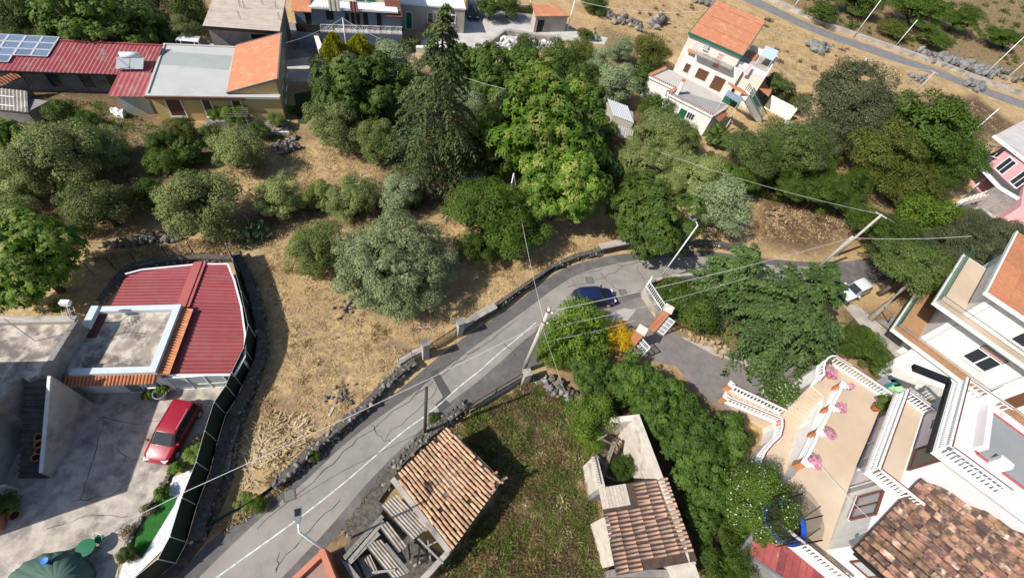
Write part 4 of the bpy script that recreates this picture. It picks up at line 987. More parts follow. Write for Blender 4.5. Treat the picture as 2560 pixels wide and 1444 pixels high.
# roof terrace: parapet walls and sunken grey roof with red edge
gp = GL([(2452, 1068), (2478, 1030), (2600, 1120), (2640, 1280), (2440, 1132)], UZ)
mb = MB(); mb.prism(gp, UZ + 0.0, UZ + 0.03); obj('grey_roof', mb, mat('grey_roof_paint', (0.30, 0.31, 0.31), (0.27, 0.28, 0.28), 0.5, 0.7), villa)
for i in range(len(gp)):
 a, b = gp[i], gp[(i + 1) % len(gp)]
 mb = MB(); mb.bar(a + Vector((0, 0, .03)), b + Vector((0, 0, .03)), 0.22, 0.06); obj('red_edge', mb, mat('red_edging', (0.45, 0.13, 0.13), (0.38, 0.11, 0.11), 4, 0.8), villa)
a_ = G(2437, 1125, UZ); b_ = G(2447, 990, UZ)
mb = MB(); mb.bar(a_ + Vector((0, 0, .35)), G(2452, 1022, UZ) + Vector((0, 0, .35)), 0.35, 0.7); obj('parapet', mb, M_lilac, villa)
mb = MB(); mb.bar(G(2440, 1012, UZ) + Vector((0, 0, .5)), G(2492, 985, UZ) + Vector((0, 0, .5)), 0.7, 1.0); obj('chimney_block', mb, M_white, villa)
mb = MB(); mb.bar(G(2470, 1150, UZ) + Vector((0, 0, .4)), G(2500, 1175, UZ) + Vector((0, 0, .4)), 0.45, 0.8); obj('chimney_block', mb, M_white, villa)
# windows on the walls
wa, wb = V.p(0, 0), V.p(20, 0); inn = V.p(4, -5)
for s in (s_bal0 + 2.6,):
 opening(villa, wa, wb, inn, (s, s + 1.0, TZ + 0.02, TZ + 2.1), 'door', M_whitetrim, M_greyglass, 0.07)
wa, wb = V.p(0, tw_), V.p(20, tw_)
q = [(2270, 1128), (2330, 1095), (2325, 1118), (2280, 1145)]
opening(villa, wa, wb, V.p(4, tw_ - 4), (s_u0 + 0.1, s_u0 + 1.9, MZ + 0.2, MZ + 2.3), 'balcony_door', M_brownrail, M_glass, 0.1)
opening(villa, wa, wb, V.p(4, tw_ - 4), (s_u0 + 3.6, s_u0 + 4.6, MZ + 0.9, MZ + 2.2), 'window', M_whitetrim, M_glass, 0.08)
# tile roof wing
E0, E1 = G(2139, 1378, 6.3), G(2354, 1149, 6.3)
FE = FR((E0.x, E0.y), (E1.x, E1.y)); pitch = math.radians(17)
wing = [V.p(0.0, 0.0), V.p(5.6, 0.0), V.p(s_bal0 + 0.35, 0.0), FE.p(FE.L - 0.6, -0.8), FE.p(FE.L - 0.6, -9), V.p(0.0, -11)]
mb = MB(); mb.prism(wing, 0, 6.1); obj('wing_wall', mb, M_white, villa)
wa, wb = V.p(0, 0), V.p(8, 0)
z5 = lambda P: [(x / 5.085 + 1840, y / 5.085 + 1160) for x, y in P]
opening(villa, wa, wb, inn, z5([(1565, 440), (1800, 370), (1850, 620), (1480, 690)]), 'window', M_brownrail, M_greyglass, 0.10, M_whitetrim, mid=1, depth=0.12)
wa, wb = V.p(0, 0), V.p(0, -11)
r = [WPZ(wa, wb, *p) for p in z5([(1300, 1235), (1600, 1190), (1800, 1390), (1520, 1430)])]
opening(villa, wa, wb, inn, (1.0, 3.2, TZ + 0.9, TZ + 2.2), 'window', M_brownrail, M_greyglass, 0.10, M_whitetrim, mid=1, depth=0.12)
mb = MB(); mb.lathe([(0.0, 0), (0.16, 0.01), (0.2, 0.1), (0.12, 0.18), (0, 0.2)], n=10)
mb.v = [tuple(Matrix.Rotation(math.pi / 2, 3, V.e1) @ Vector(p) + V.p(0.8, 0.02, TZ + 2.2)) for p in mb.v]; obj('wall_vent', mb, M_greymetal, villa, True)
slope = (Vector((0, 0, 0)) - FE.e2) * math.cos(pitch) + Vector((0, 0, math.sin(pitch)))
ncol, nrow, cp, rp = 20, 13, FE.L / 20, 0.74
rl = nrow * rp
mb = MB(); a_, b_ = E0 + Vector((0, 0, -0.02)), E1 + Vector((0, 0, -0.02))
dn = Vector((0, 0, 0.12))
mb.add([a_, b_, b_ + slope * (rl + 4), a_ + slope * (rl + 4), a_ - dn, b_ - dn, b_ + slope * (rl + 4) - dn, a_ + slope * (rl + 4) - dn], [(0, 1, 2, 3), (7, 6, 5, 4), (0, 4, 5, 1), (1, 5, 6, 2), (2, 6, 7, 3), (3, 7, 4, 0)])
M_mott = mat('mottled_shaded_tile', (0.31, 0.17, 0.11), (0.085, 0.057, 0.048), 1.6, 0.85, coords='obj', rnd=0.42, c3=(0.52, 0.37, 0.28), s3=1.5, lo3=0.56, hi3=0.70, lo=0.42, hi=0.57, detail=3)  # mottled clay; light and shade of the relief also put into the colour
rdk = obj('roof_deck', mb, mat('roof_underlay', (0.16, 0.09, 0.065), (0.10, 0.06, 0.05), 3, 0.9), villa)
mb = MB(); mb.bar(E0 + Vector((0, 0, -0.02)) + FE.e2 * 0.10, E1 + Vector((0, 0, -0.02)) + FE.e2 * 0.10, 0.16, 0.22); obj('gutter', mb, M_blackmetal, villa)
mb = MB(); mb.bar(E0 - FE.e1 * 0.08 - dn * 0.5, E0 - FE.e1 * 0.08 + slope * (rl + 4) - dn * 0.5, 0.12, 0.26); obj('verge_board', mb, M_blackmetal, villa)
mb = MB(); vs = []; seg = 8; Lt = rp * 1.12
for y in (0, Lt):
 for i in range(seg + 1):
  f = i / seg; x = (f - 0.5) * cp * 1.02
  zc = 0.19 * math.cos((f - 0.34) * 2 * math.pi / 1.0) * (1.0 if y == 0 else 0.92) + (0.05 if y == 0 else 0.0)
  vs.append((x, y, zc))
n_ = seg + 1
mb.add(vs, [(i, i + 1, n_ + i + 1, n_ + i) for i in range(seg)])
mb.add([(x, y, z) for x, y, z in vs[:n_]] + [(x, y + 0.002, z - 0.07) for x, y, z in vs[:n_]], [(i + 1, i, n_ + i, n_ + i + 1) for i in range(seg)])
BT = []
for k in range(5):
 m2 = MB(); m2.v = [(x, y, z) for x, y, z in mb.v]; m2.f = list(mb.f); m2.m = list(mb.m)
 BT.append(as_mesh('roof_tile', m2, M_mott, True))
nm = FE.e1.cross(slope).normalized(); nm = nm if nm.z > 0 else -nm
# material offset per tile comes from the tile's own object space plus its random value
_mt = M_mott.node_tree
for nd in list(_mt.nodes):
 if nd.type == 'TEX_COORD':
  oi = _mt.nodes.new('ShaderNodeObjectInfo'); ml = _mt.nodes.new('ShaderNodeVectorMath'); ml.operation = 'SCALE'; ml.inputs['Scale'].default_value = 60
  cx = _mt.nodes.new('ShaderNodeCombineXYZ'); _mt.links.new(oi.outputs['Random'], cx.inputs[0]); _mt.links.new(oi.outputs['Random'], cx.inputs[1])
  _mt.links.new(cx.outputs[0], ml.inputs[0]); ad = _mt.nodes.new('ShaderNodeVectorMath'); ad.operation = 'ADD'
  for lk in [l for l in _mt.links if l.from_node == nd]:
   _mt.links.new(ad.outputs[0], lk.to_socket)
  _mt.links.new(nd.outputs['Object'], ad.inputs[0]); _mt.links.new(ml.outputs[0], ad.inputs[1])
for i in range(ncol):
 for j in range(nrow):
  o_ = E0 + FE.e1 * (cp * (i + 0.5)) + slope * (rp * j - 0.12) + nm * (0.19 + random.uniform(-0.01, 0.015))
  M = basis(FE.e1, slope, nm, o_) @ Matrix.Rotation(random.uniform(-0.02, 0.02), 4, 'Z')
  inst('roof_tile', BT[(i * 7 + j * 3) % 5], rdk, M)
for a_, z0_, z1_ in ((V.p(5.3, 0.09), TZ, 5.9), (V.p(s_bal0 + 5.2, 0.09), TZ, MZ - 0.2)): obj('drain_pipe', MB().tube([a_ + Vector((0, 0, z0_)), a_ + Vector((0, 0, z1_))], 0.05, 6), M_galv, villa)
# rails
P3 = lambda pts, z: GL(pts, z)
balustrade('white balustrade along the right side of the lower villa terrace', P3([(2109, 928), (2210, 996)], TZ), cap=0.07)
balustrade('white balustrade curving round the terrace corner above the drive', P3([(2028, 962), (2041, 948), (2040, 932), (2043, 917), (2051, 908), (2060, 903), (2070, 904), (2109, 928)], TZ), cap=-0.07)
FL = P3([(1988, 1165), (2025, 1091), (2056, 1031), (2084, 975)], TZ)
balustrade('white balustrade with flower pots on brown piers along the stairs', FL, piers=FL, cap=0.0)
balustrade('white balustrade above the red plank roof by the trampoline', P3([(1922, 1309), (2008, 1377), (2112, 1462)], TZ), cap=0.07)
balustrade('long white balustrade along the middle balcony edge', [V.p(s_bal0 + 0.12, tb - 0.12, MZ), V.p(s_bal1 - 0.12, tb - 0.12, MZ)], step=0.2, cap=-0.07)
balustrade('short white balustrade on the balcony end near the tile roof', [V.p(s_bal0 + 0.12, tb - 0.25, MZ), V.p(s_bal0 + 0.12, tb - 3.0, MZ)], step=0.22, cap=0.07)
balustrade('short white balustrade on the far balcony end by the laundry', [V.p(s_bal1 - 0.12, tb - 0.25, MZ), V.p(s_bal1 - 0.12, tw_ + 0.1, MZ)], step=0.22, cap=-0.07)
balustrade('topmost white balustrade along the roof terrace front', [V.p(s_u0 - 0.15, tu - 0.12, UZ), V.p(s_u1 - 0.12, tu - 0.12, UZ)], step=0.2, cap=-0.07, h=1.05)
balustrade('topmost white balustrade on the side next to the tile roof', [V.p(s_u0 - 0.15, tu - 0.3, UZ), V.p(s_u0 - 0.15, tu - 3.6, UZ)], step=0.24, cap=0.07, h=1.05)
balustrade('topmost short white balustrade beside the neighbouring orange balcony', [V.p(s_u1 - 0.12, tu - 0.3, UZ), V.p(s_u1 - 0.12, tu - 3.0, UZ)], step=0.28, cap=-0.07, h=1.05)
# stairs
LZ = 1.6
lp_ = GL([(1938, 1056), (1950, 1035), (1962, 1030), (1994, 1070), (1978, 1100), (2003, 1172), (1925, 1236), (1893, 1226), (1881, 1190), (1883, 1163), (1893, 1140), (1911, 1118), (1932, 1098), (1938, 1075)], LZ)
stv = thing('entrance_stairs', 'beige entrance stairs climbing from the drive to the villa terrace', 'stairs', G(1960, 1080))
mb = MB(); mb.prism(lp_, 0, LZ - 0.02); obj('landing_wall', mb, M_white, stv)
mb = MB(); mb.prism(lp_, LZ - 0.018, LZ); obj('landing_floor', mb, M_beigetile, stv)
a0, a1 = G(1800, 1002, 0), G(1813, 972, 0); b0, b1 = G(1938, 1056, LZ), G(1950, 1035, LZ)
n = 9
for i in range(n):
 z1_ = LZ * (i + 1) / (n + 1); f0, f1 = i / n, (i + 1) / n
 X = lambda f, s: (lambda c: Vector((c.x, c.y, 0)))((a0 if s == 0 else a1).lerp(b0 if s == 0 else b1, f))
 mb = MB(); mb.prism([X(f0, 0), X(f1, 0), X(f1, 1), X(f0, 1)], 0, z1_); obj('step', mb, M_beigetile, stv)
a2, a3 = G(1943, 1046, LZ), G(1990, 1072, LZ); b2, b3 = G(2026, 963, TZ), G(2058, 988, TZ)
n = 11
for i in range(n):
 z1_ = LZ + (TZ - LZ) * (i + 1) / (n + 0.5); f0, f1 = i / n, (i + 1) / n
 X = lambda f, s: (lambda c: Vector((c.x, c.y, 0)))((a2 if s == 0 else a3).lerp(b2 if s == 0 else b3, f))
 mb = MB(); mb.prism([X(f0, 0), X(f1, 0), X(f1, 1), X(f0, 1)], 0, z1_); obj('step', mb, M_beigetile, stv)
# white stair wall towards the terrace
mb = MB(); c_ = [Vector((p.x, p.y, 0)) for p in (a3, b3)] + [Vector((p.x, p.y, 0)) for p in (G(2060, 1010, TZ), G(2003, 1150, TZ))]
mb.prism(c_, 0, [LZ + 0.1, TZ - 0.03, TZ - 0.03, TZ - 0.03]); obj('stair_wall', mb, M_white, stv)
balustrade('white stair balustrade nearest the drive with white posts', [a1 + Vector((0, 0, .1)), b1], step=0.26, h=0.9, cap=0.07, piers=[a1])
balustrade('white stair balustrade beside the leafy carob hedge', [a0 + Vector((0, 0, .1)), b0], step=0.26, h=0.9, cap=-0.07, piers=[a0])
balustrade('low curved white balustrade round the stair landing', [lp_[0]] + [p for p in lp_[13:7:-1]], step=0.24, cap=0.07, h=0.95)
# ------------------------------------------------------------------ red plank roof shed
q = GL([(1852, 1372), (1893, 1316), (1925, 1313), (2062, 1425), (2120, 1480), (2010, 1560)], 2.3)
rs = thing('red_plank_roof_shed', 'lean-to shed with a faded red plank roof below the terrace balustrade', 'shed', G(1950, 1440))
mb = MB(); mb.prism(q, 0, 2.2); obj('wall', mb, M_greywall, rs)
Fq = FR((G(1893, 1316, 2.3)), (G(2062, 1425, 2.3)))
M_redplank = mat('faded_red_board', (0.33, 0.075, 0.075), (0.26, 0.06, 0.06), 3, 0.75, rnd=0.3, c3=(0.40, 0.22, 0.17), s3=1.5, lo3=0.55, hi3=0.72)
w_ = Fq.st(1852, 1372, 2.3)[1]
for i in range(16):
 mb = MB(); s0_ = -0.1 + i * 0.44
 mb.prism(Fq.poly([(s0_, 0.0), (s0_ + 0.42, 0.0), (s0_ + 0.42 + 0.0, w_), (s0_ + 0.0, w_)]), [2.42, 2.42, 2.25, 2.25], [2.47 + 0.01 * (i % 3), 2.47, 2.30, 2.30], bottom=True); obj('plank', mb, M_redplank, rs)
mb = MB(); mb.bar(Fq.p(-0.15, w_ - 0.06, 2.27), Fq.p(6.95, w_ - 0.06, 2.27), 0.12, 0.14); obj('gutter', mb, M_greymetal, rs)
# ------------------------------------------------------------------ trampoline
tc = G(1962, 1302, TZ + 0.75); tcz = TZ
tr_ = thing('trampoline', 'blue edged trampoline with black net enclosure on the terrace', 'trampoline', (tc.x, tc.y, TZ))
R_ = 1.45; seg = 24; zt_ = TZ + 0.7
ring_ = lambda r, z: [(tc.x + r * math.cos(k * 2 * math.pi / seg), tc.y + r * math.sin(k * 2 * math.pi / seg), z) for k in range(seg)]
mb = MB(); mb.add(ring_(R_ - 0.3, zt_), [tuple(range(seg))]); mb.add(ring_(R_ - 0.3, zt_ - 0.02), [tuple(range(seg))[::-1]]); obj('jumping_mat', mb, M_blackmetal, tr_)
mb = MB(); a_, b_, c_, d_ = ring_(R_ - 0.32, zt_ + 0.02), ring_(R_, zt_ + 0.05), ring_(R_, zt_ - 0.02), ring_(R_ - 0.32, zt_ - 0.04)
mb.add(a_ + b_ + c_ + d_, [(x + k, x + (k + 1) % seg, (x + seg) % (4 * seg) + (k + 1) % seg, (x + seg) % (4 * seg) + k) for x in (0, seg, 2 * seg, 3 * seg) for k in range(seg)]); obj('edge_pad', mb, paint('blue_pad', (0.02, 0.09, 0.45), 0.4, coat=0.2), tr_)
for k in range(6):
 an_ = k * math.pi / 3 + 0.3; c_ = Vector((tc.x + R_ * 1.03 * math.cos(an_), tc.y + R_ * 1.03 * math.sin(an_), 0))
 obj('pole', MB().tube([c_ + Vector((0, 0, TZ + 0.02)), c_ + Vector((0, 0, TZ + 2.35))], 0.04, 6), M_blackmetal, tr_)
M_net = mat('black_net', (0.02, 0.02, 0.02), rough=0.9, alpha=0.42)
mb = MB(); a_, b_ = ring_(R_ * 0.98, zt_), ring_(R_ * 1.0, TZ + 2.3); mb.add(a_ + b_, [(k, (k + 1) % seg, seg + (k + 1) % seg, seg + k) for k in range(seg)]); obj('safety_net', mb, M_net, tr_)
# ------------------------------------------------------------------ neighbouring white house with two balconies
B1, B2, RZ_ = 2.5, 6.8, 9.6
C0 = G(2297, 845, B1)
ar = math.radians(-36.5)
H_ = FR((C0.x, C0.y), (C0.x + math.cos(ar), C0.y + math.sin(ar)))
rh = thing('balconied_white_house', 'white house with two long balconies and flat terracotta roof at the right edge', 'house', H_.p(5, 4))
inn = H_.p(5, 4)
mb = MB(); mb.prism(H_.poly([(0, 0), (12, 0), (12, 11), (0, 11)]), 0, RZ_ - 0.1); obj('wall', mb, M_white, rh)
bw = H_.st(2228, 822, B1); lw_ = H_.st(2350, 742, B1)
for zb_, (u0, v0), nm_ in ((B1, (2228, 822), 'lower'), (B2, (2338, 748), 'upper')):
 s0_, t0_ = H_.st(u0, v0, zb_)
 t0_ = min(t0_, -1.2)
 s0_ = min(s0_, -1.5)
 mb = MB(); mb.prism(H_.poly([(s0_, t0_), (12, t0_), (12, -0.005), (-0.005, -0.005), (-0.005, 9), (s0_, 9)]), zb_ - 0.25, zb_, bottom=True); sl = obj('balcony_slab', mb, M_white, rh)
 mb = MB(); mb.prism(H_.poly([(s0_ + 0.25, t0_ + 0.25), (12, t0_ + 0.25), (12, -0.02), (-0.02, -0.02), (-0.02, 8.8), (s0_ + 0.25, 8.8)]), zb_, zb_ + 0.02)
 obj('balcony_floor', mb, mat('orange_tile_floor', (0.42, 0.24, 0.125), (0.36, 0.20, 0.105), 2, 0.8) if zb_ < 4 else M_beigetile, sl)
 nb_ = int((12 - s0_) / 0.16)
 for i in range(nb_):
  c_ = H_.p(s0_ + 0.1 + i * 0.16, t0_ + 0.1, zb_)
  obj('railing_bar', MB().tube([c_, c_ + Vector((0, 0, 0.95))], 0.016, 4), M_wood if zb_ < 4 else M_greymetal, sl)
 mb = MB(); mb.bar(H_.p(s0_ + 0.1, t0_ + 0.1, zb_ + 0.96), H_.p(12, t0_ + 0.1, zb_ + 0.96), 0.05, 0.05); obj('handrail', mb, M_greymetal, sl)
 mb = MB(); mb.bar(H_.p(s0_ + 0.1, t0_ + 0.1, zb_ + 0.96), H_.p(s0_ + 0.1, 9, zb_ + 0.96), 0.06, 0.06); obj('handrail', mb, M_greenpaint, sl)
 for i in range(40):
  c_ = H_.p(s0_ + 0.1, t0_ + 0.2 + i * 0.24, zb_); obj('railing_bar', MB().tube([c_, c_ + Vector((0, 0, 0.95))], 0.018, 4), M_greenpaint, sl)
wa, wb = H_.p(0, 0), H_.p(12, 0)
opening(rh, wa, wb, inn, (3.0, 4.9, B1 + 1.2, B1 + 2.6), 'window', M_whitetrim, M_glass, 0.14, M_whitetrim, mid=1)
opening(rh, wa, wb, inn, (3.0, 4.9, B1 + 2.75, B1 + 3.15), 'shutter_box', M_greenpaint, mat('pink_band', (0.62, 0.36, 0.33), rough=0.7), 0.05)
opening(rh, wa, wb, inn, (3.4, 5.4, B2 + 0.6, B2 + 1.7), 'window', M_whitetrim, M_glass, 0.14, M_whitetrim, mid=1)
opening(rh, wa, wb, inn, (3.4, 5.4, B2 + 1.75, B2 + 2.5), 'shutter', M_greenpaint, M_greenpaint, 0.06, None, slats=0.25)
opening(rh, wa, wb, inn, (7.6, 8.6, B1 + 0.05, B1 + 2.3), 'door', M_whitetrim, M_brownwood, 0.1)
opening(rh, wa, wb, inn, (7.6, 8.6, 0.1, 2.0), 'door', M_whitetrim, M_greymetal, 0.1)
mb = MB(); mb.prism(H_.poly([(-0.7, -0.7), (13, -0.7), (13, 12), (-0.7, 12)]), RZ_ - 0.1, [RZ_ + 0.1] * 4, bottom=True); rfz = obj('roof', mb, M_terraroof, rh)
for i in range(9):
 for j in range(8):
  mb = MB(); s_, t_ = -0.6 + i * 1.5, -0.6 + j * 1.55
  mb.prism(H_.poly([(s_ + .01, t_ + .01), (s_ + 1.48, t_ + .01), (s_ + 1.48, t_ + 1.53), (s_ + .01, t_ + 1.53)]), RZ_ + 0.10, RZ_ + 0.115 + 0.004 * ((i + 2 * j) % 3)); obj('roof_tile', mb, M_terra, rfz)
mb = MB()
for a_, b_ in (((-0.75, -0.75), (13, -0.75)), ((-0.75, -0.75), (-0.75, 12))): mb.bar(H_.p(*a_, RZ_ + 0.02), H_.p(*b_, RZ_ + 0.02), 0.14, 0.3)
obj('roof_edge', mb, M_whitetrim, rh)
for s_ in (0.5, 6.4): obj('drain_pipe', MB().tube([H_.p(s_, -0.08, 0), H_.p(s_, -0.08, RZ_ - 0.2)], 0.05, 6), M_galv, rh)
mb = MB(); mb.box(H_.p(6.9, -0.2, B2 + 2.0), (0.8, 0.35, 0.6), H_.a); obj('air_conditioner', mb, M_galv, rh)
# white annex yard between the two houses
an = thing('white_yard_annex', 'low white annex roof between the villa and the balconied house', 'annex', G(2260, 960))
q = GL([(2208, 905), (2275, 862), (2340, 905), (2400, 960), (2330, 955), (2270, 945)], 1.6)
mb = MB(); mb.prism(GL([(2222, 905), (2285, 868), (2420, 962), (2400, 985), (2318, 958)], 1.9), 0, 1.9); obj('wall', mb, M_white, an)
mb = MB(); mb.prism(GL([(2238, 902), (2285, 874), (2405, 960), (2318, 950)], 1.9), 1.9, 1.92); obj('roof', mb, M_white, an)
for (u, v, c_, lab) in ((2228, 945, (0.25, 0.27, 0.30), 'grey plastic storage bin behind the villa terrace rail'), (2242, 955, (0.03, 0.20, 0.20), 'dark teal storage bin behind the villa terrace rail'), (2250, 968, (0.35, 0.62, 0.33), 'light green storage bin behind the villa terrace rail')):
 c0_ = G(u, v, 1.4); b_ = thing('storage_bin', lab, 'bin', (c0_.x, c0_.y, 0.0), 'storage bins behind the villa')
 mb = MB(); mb.box((c0_.x, c0_.y, 0.6), (0.75, 0.6, 1.2), 0.4); obj('body', mb, mat('bin_%d' % u, c_, rough=0.5), b_)
 mb = MB(); mb.box((c0_.x, c0_.y, 1.25), (0.82, 0.68, 0.1), 0.4); obj('lid', mb, mat('binlid_%d' % u, tuple(x * 1.1 for x in c_), rough=0.5), b_)
# laundry rack on the balcony far end
lr_ = thing('laundry_rack', 'folding rack of washing behind the far balcony rail', 'laundry', V.p(s_bal1 + 0.9, tb - 1.6, TZ))
mb = MB()
for k in range(6): mb.tube([V.p(s_bal1 + 0.4, tb - 0.9 - k * 0.3, MZ - 0.3), V.p(s_bal1 + 1.8, tb - 0.9 - k * 0.3, MZ - 0.3)], 0.015, 4)
for a_ in (0.4, 1.8):
 mb.tube([V.p(s_bal1 + a_, tb - 0.9, MZ - 0.3), V.p(s_bal1 + a_, tb - 2.4, MZ - 0.3)], 0.02, 4); mb.tube([V.p(s_bal1 + a_, tb - 1.6, MZ - 0.3), V.p(s_bal1 + a_, tb - 1.6, 0)], 0.03, 4)
obj('frame', mb, M_whitemetal, lr_)
for k, c_ in enumerate(((0.55, 0.60, 0.72), (0.62, 0.64, 0.70), (0.02, 0.03, 0.22), (0.25, 0.10, 0.09))):
 mb = MB(); t_ = tb - 0.9 - k * 0.4; n = 6
 for sd in (0.0, -0.05):
  vs = [V.p(s_bal1 + 0.5 + 1.2 * i / n, t_ + sd + 0.03 * math.sin(i * 2 + j), MZ - 0.28 - 0.22 * j) for j in range(4) for i in range(n + 1)]
  mb.add(vs, [(j * (n + 1) + i, j * (n + 1) + i + 1, (j + 1) * (n + 1) + i + 1, (j + 1) * (n + 1) + i) for j in range(3) for i in range(n)])
 obj('garment', mb, mat('garment_%d' % k, c_, rough=0.95), lr_)
# ------------------------------------------------------------------ pink house at the right edge
ph = thing('pink_house', 'pink house with grey canopies and cream stairs at the right edge', 'house', G(2520, 470))
M_pinkw = mat('pink_plaster', (0.70, 0.38, 0.40), (0.64, 0.34, 0.36), 1, 0.85)
q = GL([(2518, 372), (2590, 435), (2700, 400), (2630, 310)], 5.6)
mb = MB(); mb.prism(q, 0, 5.5); obj('wall', mb, M_pinkw, ph)
q = GL([(2484, 340), (2580, 415), (2720, 390), (2620, 270)], 5.9); mb = MB(); mb.prism(q, 5.75, 5.95, bottom=True); obj('roof', mb, M_lane, ph)
mb = MB(); mb.bar(q[0], q[1], 0.3, 0.35); obj('roof_edge', mb, M_whitetrim, ph)
q = GL([(2448, 415), (2500, 470), (2560, 505), (2680, 470), (2560, 380), (2470, 385)], 2.9); mb = MB(); mb.prism(q, 2.7, 2.95, bottom=True); obj('terrace', mb, M_asphpatch, ph)
mb = MB(); mb.bar(q[0], q[1], 0.25, 0.4); mb.bar(q[1], q[2], 0.25, 0.4); obj('terrace_edge', mb, M_whitetrim, ph)
q = GL([(2560, 462), (2640, 430), (2700, 500), (2600, 540), (2552, 515)], 3.4); mb = MB(); mb.prism(q, 0, 3.4); obj('front_wall', mb, M_pinkw, ph)
q = GL([(2480, 470), (2560, 520), (2640, 500), (2560, 440)], 2.6); mb = MB(); mb.prism(q, 0, 2.6); obj('lower_wall', mb, M_greywall, ph)
a0, a1, b0, b1 = G(2385, 512, 0.1), G(2400, 500, 0.1), G(2545, 470, 3.0), G(2540, 452, 3.0); n = 14
for i in range(n):
 f0, f1 = i / n, (i + 1) / n; z1_ = 0.1 + 2.9 * f1
 pts = [a0.lerp(b0, f0), a0.lerp(b0, f1), a1.lerp(b1, f1), a1.lerp(b1, f0)]
 mb = MB(); mb.prism(pts, max(0, z1_ - 1.0), z1_, bottom=True); obj('step', mb, M_cream, ph)
for (u, v) in ((2432, 470), (2455, 450)):
 c_ = G(u, v); obj('post', MB().tube([c_, c_ + Vector((0, 0, 2.8))], 0.12, 6), M_whitetrim, ph)
wa_, wb_ = G(2518, 372, 5.6), G(2590, 435, 5.6)
for s_ in (1.2, 4.0): opening(ph, wa_, wb_, G(2620, 380, 5), (s_, s_ + 1.3, 3.2, 5.1), 'window', M_whitetrim, M_glass, 0.12, None, mid=1)
pgq = GL([(2440, 380), (2470, 365), (2540, 372), (2510, 400)], 4.2)
pg_ = thing('white_pergola', 'white metal pergola frame before the pink house', 'pergola', G(2470, 400))
for p in pgq: obj('post', MB().tube([(p.x, p.y, 0), p], 0.06, 5), M_whitemetal, pg_)
mb = MB()
for k in range(6):
 a_, b_ = pgq[0].lerp(pgq[3], k / 5), pgq[1].lerp(pgq[2], k / 5); mb.bar(a_, b_, 0.07, 0.07)
mb.bar(pgq[0], pgq[3], 0.09, 0.09); mb.bar(pgq[1], pgq[2], 0.09, 0.09); obj('roof_frame', mb, M_whitemetal, pg_)
w3 = obj('entrance_wall', MB().prism(GL([(2358, 530), (2396, 508), (2400, 513), (2364, 537)]), 0, 0.9), M_white); tag(w3, 'white kerb wall at the foot of the pink house stairs', 'wall')
# ------------------------------------------------------------------ more helpers
def clip_row(poly, F, t):
 """s-range of a polygon (xy points) on the line t = const of frame F"""
 xs = []
 P = [((p - F.o).dot(F.e1), (p - F.o).dot(F.e2)) for p in [Vector((q[0], q[1], 0)) for q in poly]]
 for i in range(len(P)):
  a, b = P[i], P[(i + 1) % len(P)]
  if (a[1] - t) * (b[1] - t) <= 0 and a[1] != b[1]:
   xs.append(a[0] + (b[0] - a[0]) * (t - a[1]) / (b[1] - a[1]))
 return (min(xs), max(xs)) if len(xs) > 1 else None
def corr_poly(poly, F, zf, amp=0.035, pitch=0.28, sub=4, tr=None):
 """corrugated sheet cut to a polygon; ribs run along the frame's s axis"""
 ts = [(Vector((p[0], p[1], 0)) - F.o).dot(F.e2) for p in poly]
 t0, t1 = tr or (min(ts) + 1e-3, max(ts) - 1e-3)
 n = int((t1 - t0) / pitch * sub); rows = []
 prof = [0, 1, 1, 0] if sub == 4 else [math.cos(k) for k in range(sub)]
 for i in range(n + 1):
  t = t0 + (t1 - t0) * i / n; r = clip_row(poly, F, t)
  if r:
   z = amp * prof[i % 4]
   rows.append([F.p(s, t, zf(s, t) + z) for s in np.linspace(r[0], r[1], 6)])
 mb = MB(); k = 6
 vs = [p for r in rows for p in r]
 mb.add(vs, [(i * k + j, i * k + j + 1, (i + 1) * k + j + 1, (i + 1) * k + j) for i in range(len(rows) - 1) for j in range(k - 1)])
 return mb
def ico_stone(seed, sx=1, sy=1, sz=0.8):
 r = np.random.default_rng(seed)
 t = (1 + 5 ** 0.5) / 2
 v = np.array([(-1, t, 0), (1, t, 0), (-1, -t, 0), (1, -t, 0), (0, -1, t), (0, 1, t), (0, -1, -t), (0, 1, -t), (t, 0, -1), (t, 0, 1), (-t, 0, -1), (-t, 0, 1)], float)
 v /= np.linalg.norm(v[0]); v *= r.uniform(0.72, 1.12, (12, 1)); v *= (sx, sy, sz)
 f = [(0, 11, 5), (0, 5, 1), (0, 1, 7), (0, 7, 10), (0, 10, 11), (1, 5, 9), (5, 11, 4), (11, 10, 2), (10, 7, 6), (7, 1, 8), (3, 9, 4), (3, 4, 2), (3, 2, 6), (3, 6, 8), (3, 8, 9), (4, 9, 5), (2, 4, 11), (6, 2, 10), (8, 6, 7), (9, 8, 1)]
 mb = MB(); mb.add(v.tolist(), f); return mb
STONES = [as_mesh('stone', ico_stone(i), M_lava) for i in range(8)]
ROCKS = [as_mesh('boulder', ico_stone(20 + i), M_greyrock) for i in range(5)]
def resamp(P, step):
 P = [Vector(p) for p in P]; d = [0]
 for a, b in zip(P, P[1:]): d.append(d[-1] + (b - a).length)
 n = max(1, int(d[-1] / step)); out = []
 for k in range(n + 1):
  s = d[-1] * k / n; i = max(j for j in range(len(d)) if d[j] <= s + 1e-9); i = min(i, len(P) - 2)
  out.append(P[i].lerp(P[i + 1], (s - d[i]) / (d[i + 1] - d[i] + 1e-9)))
 return out
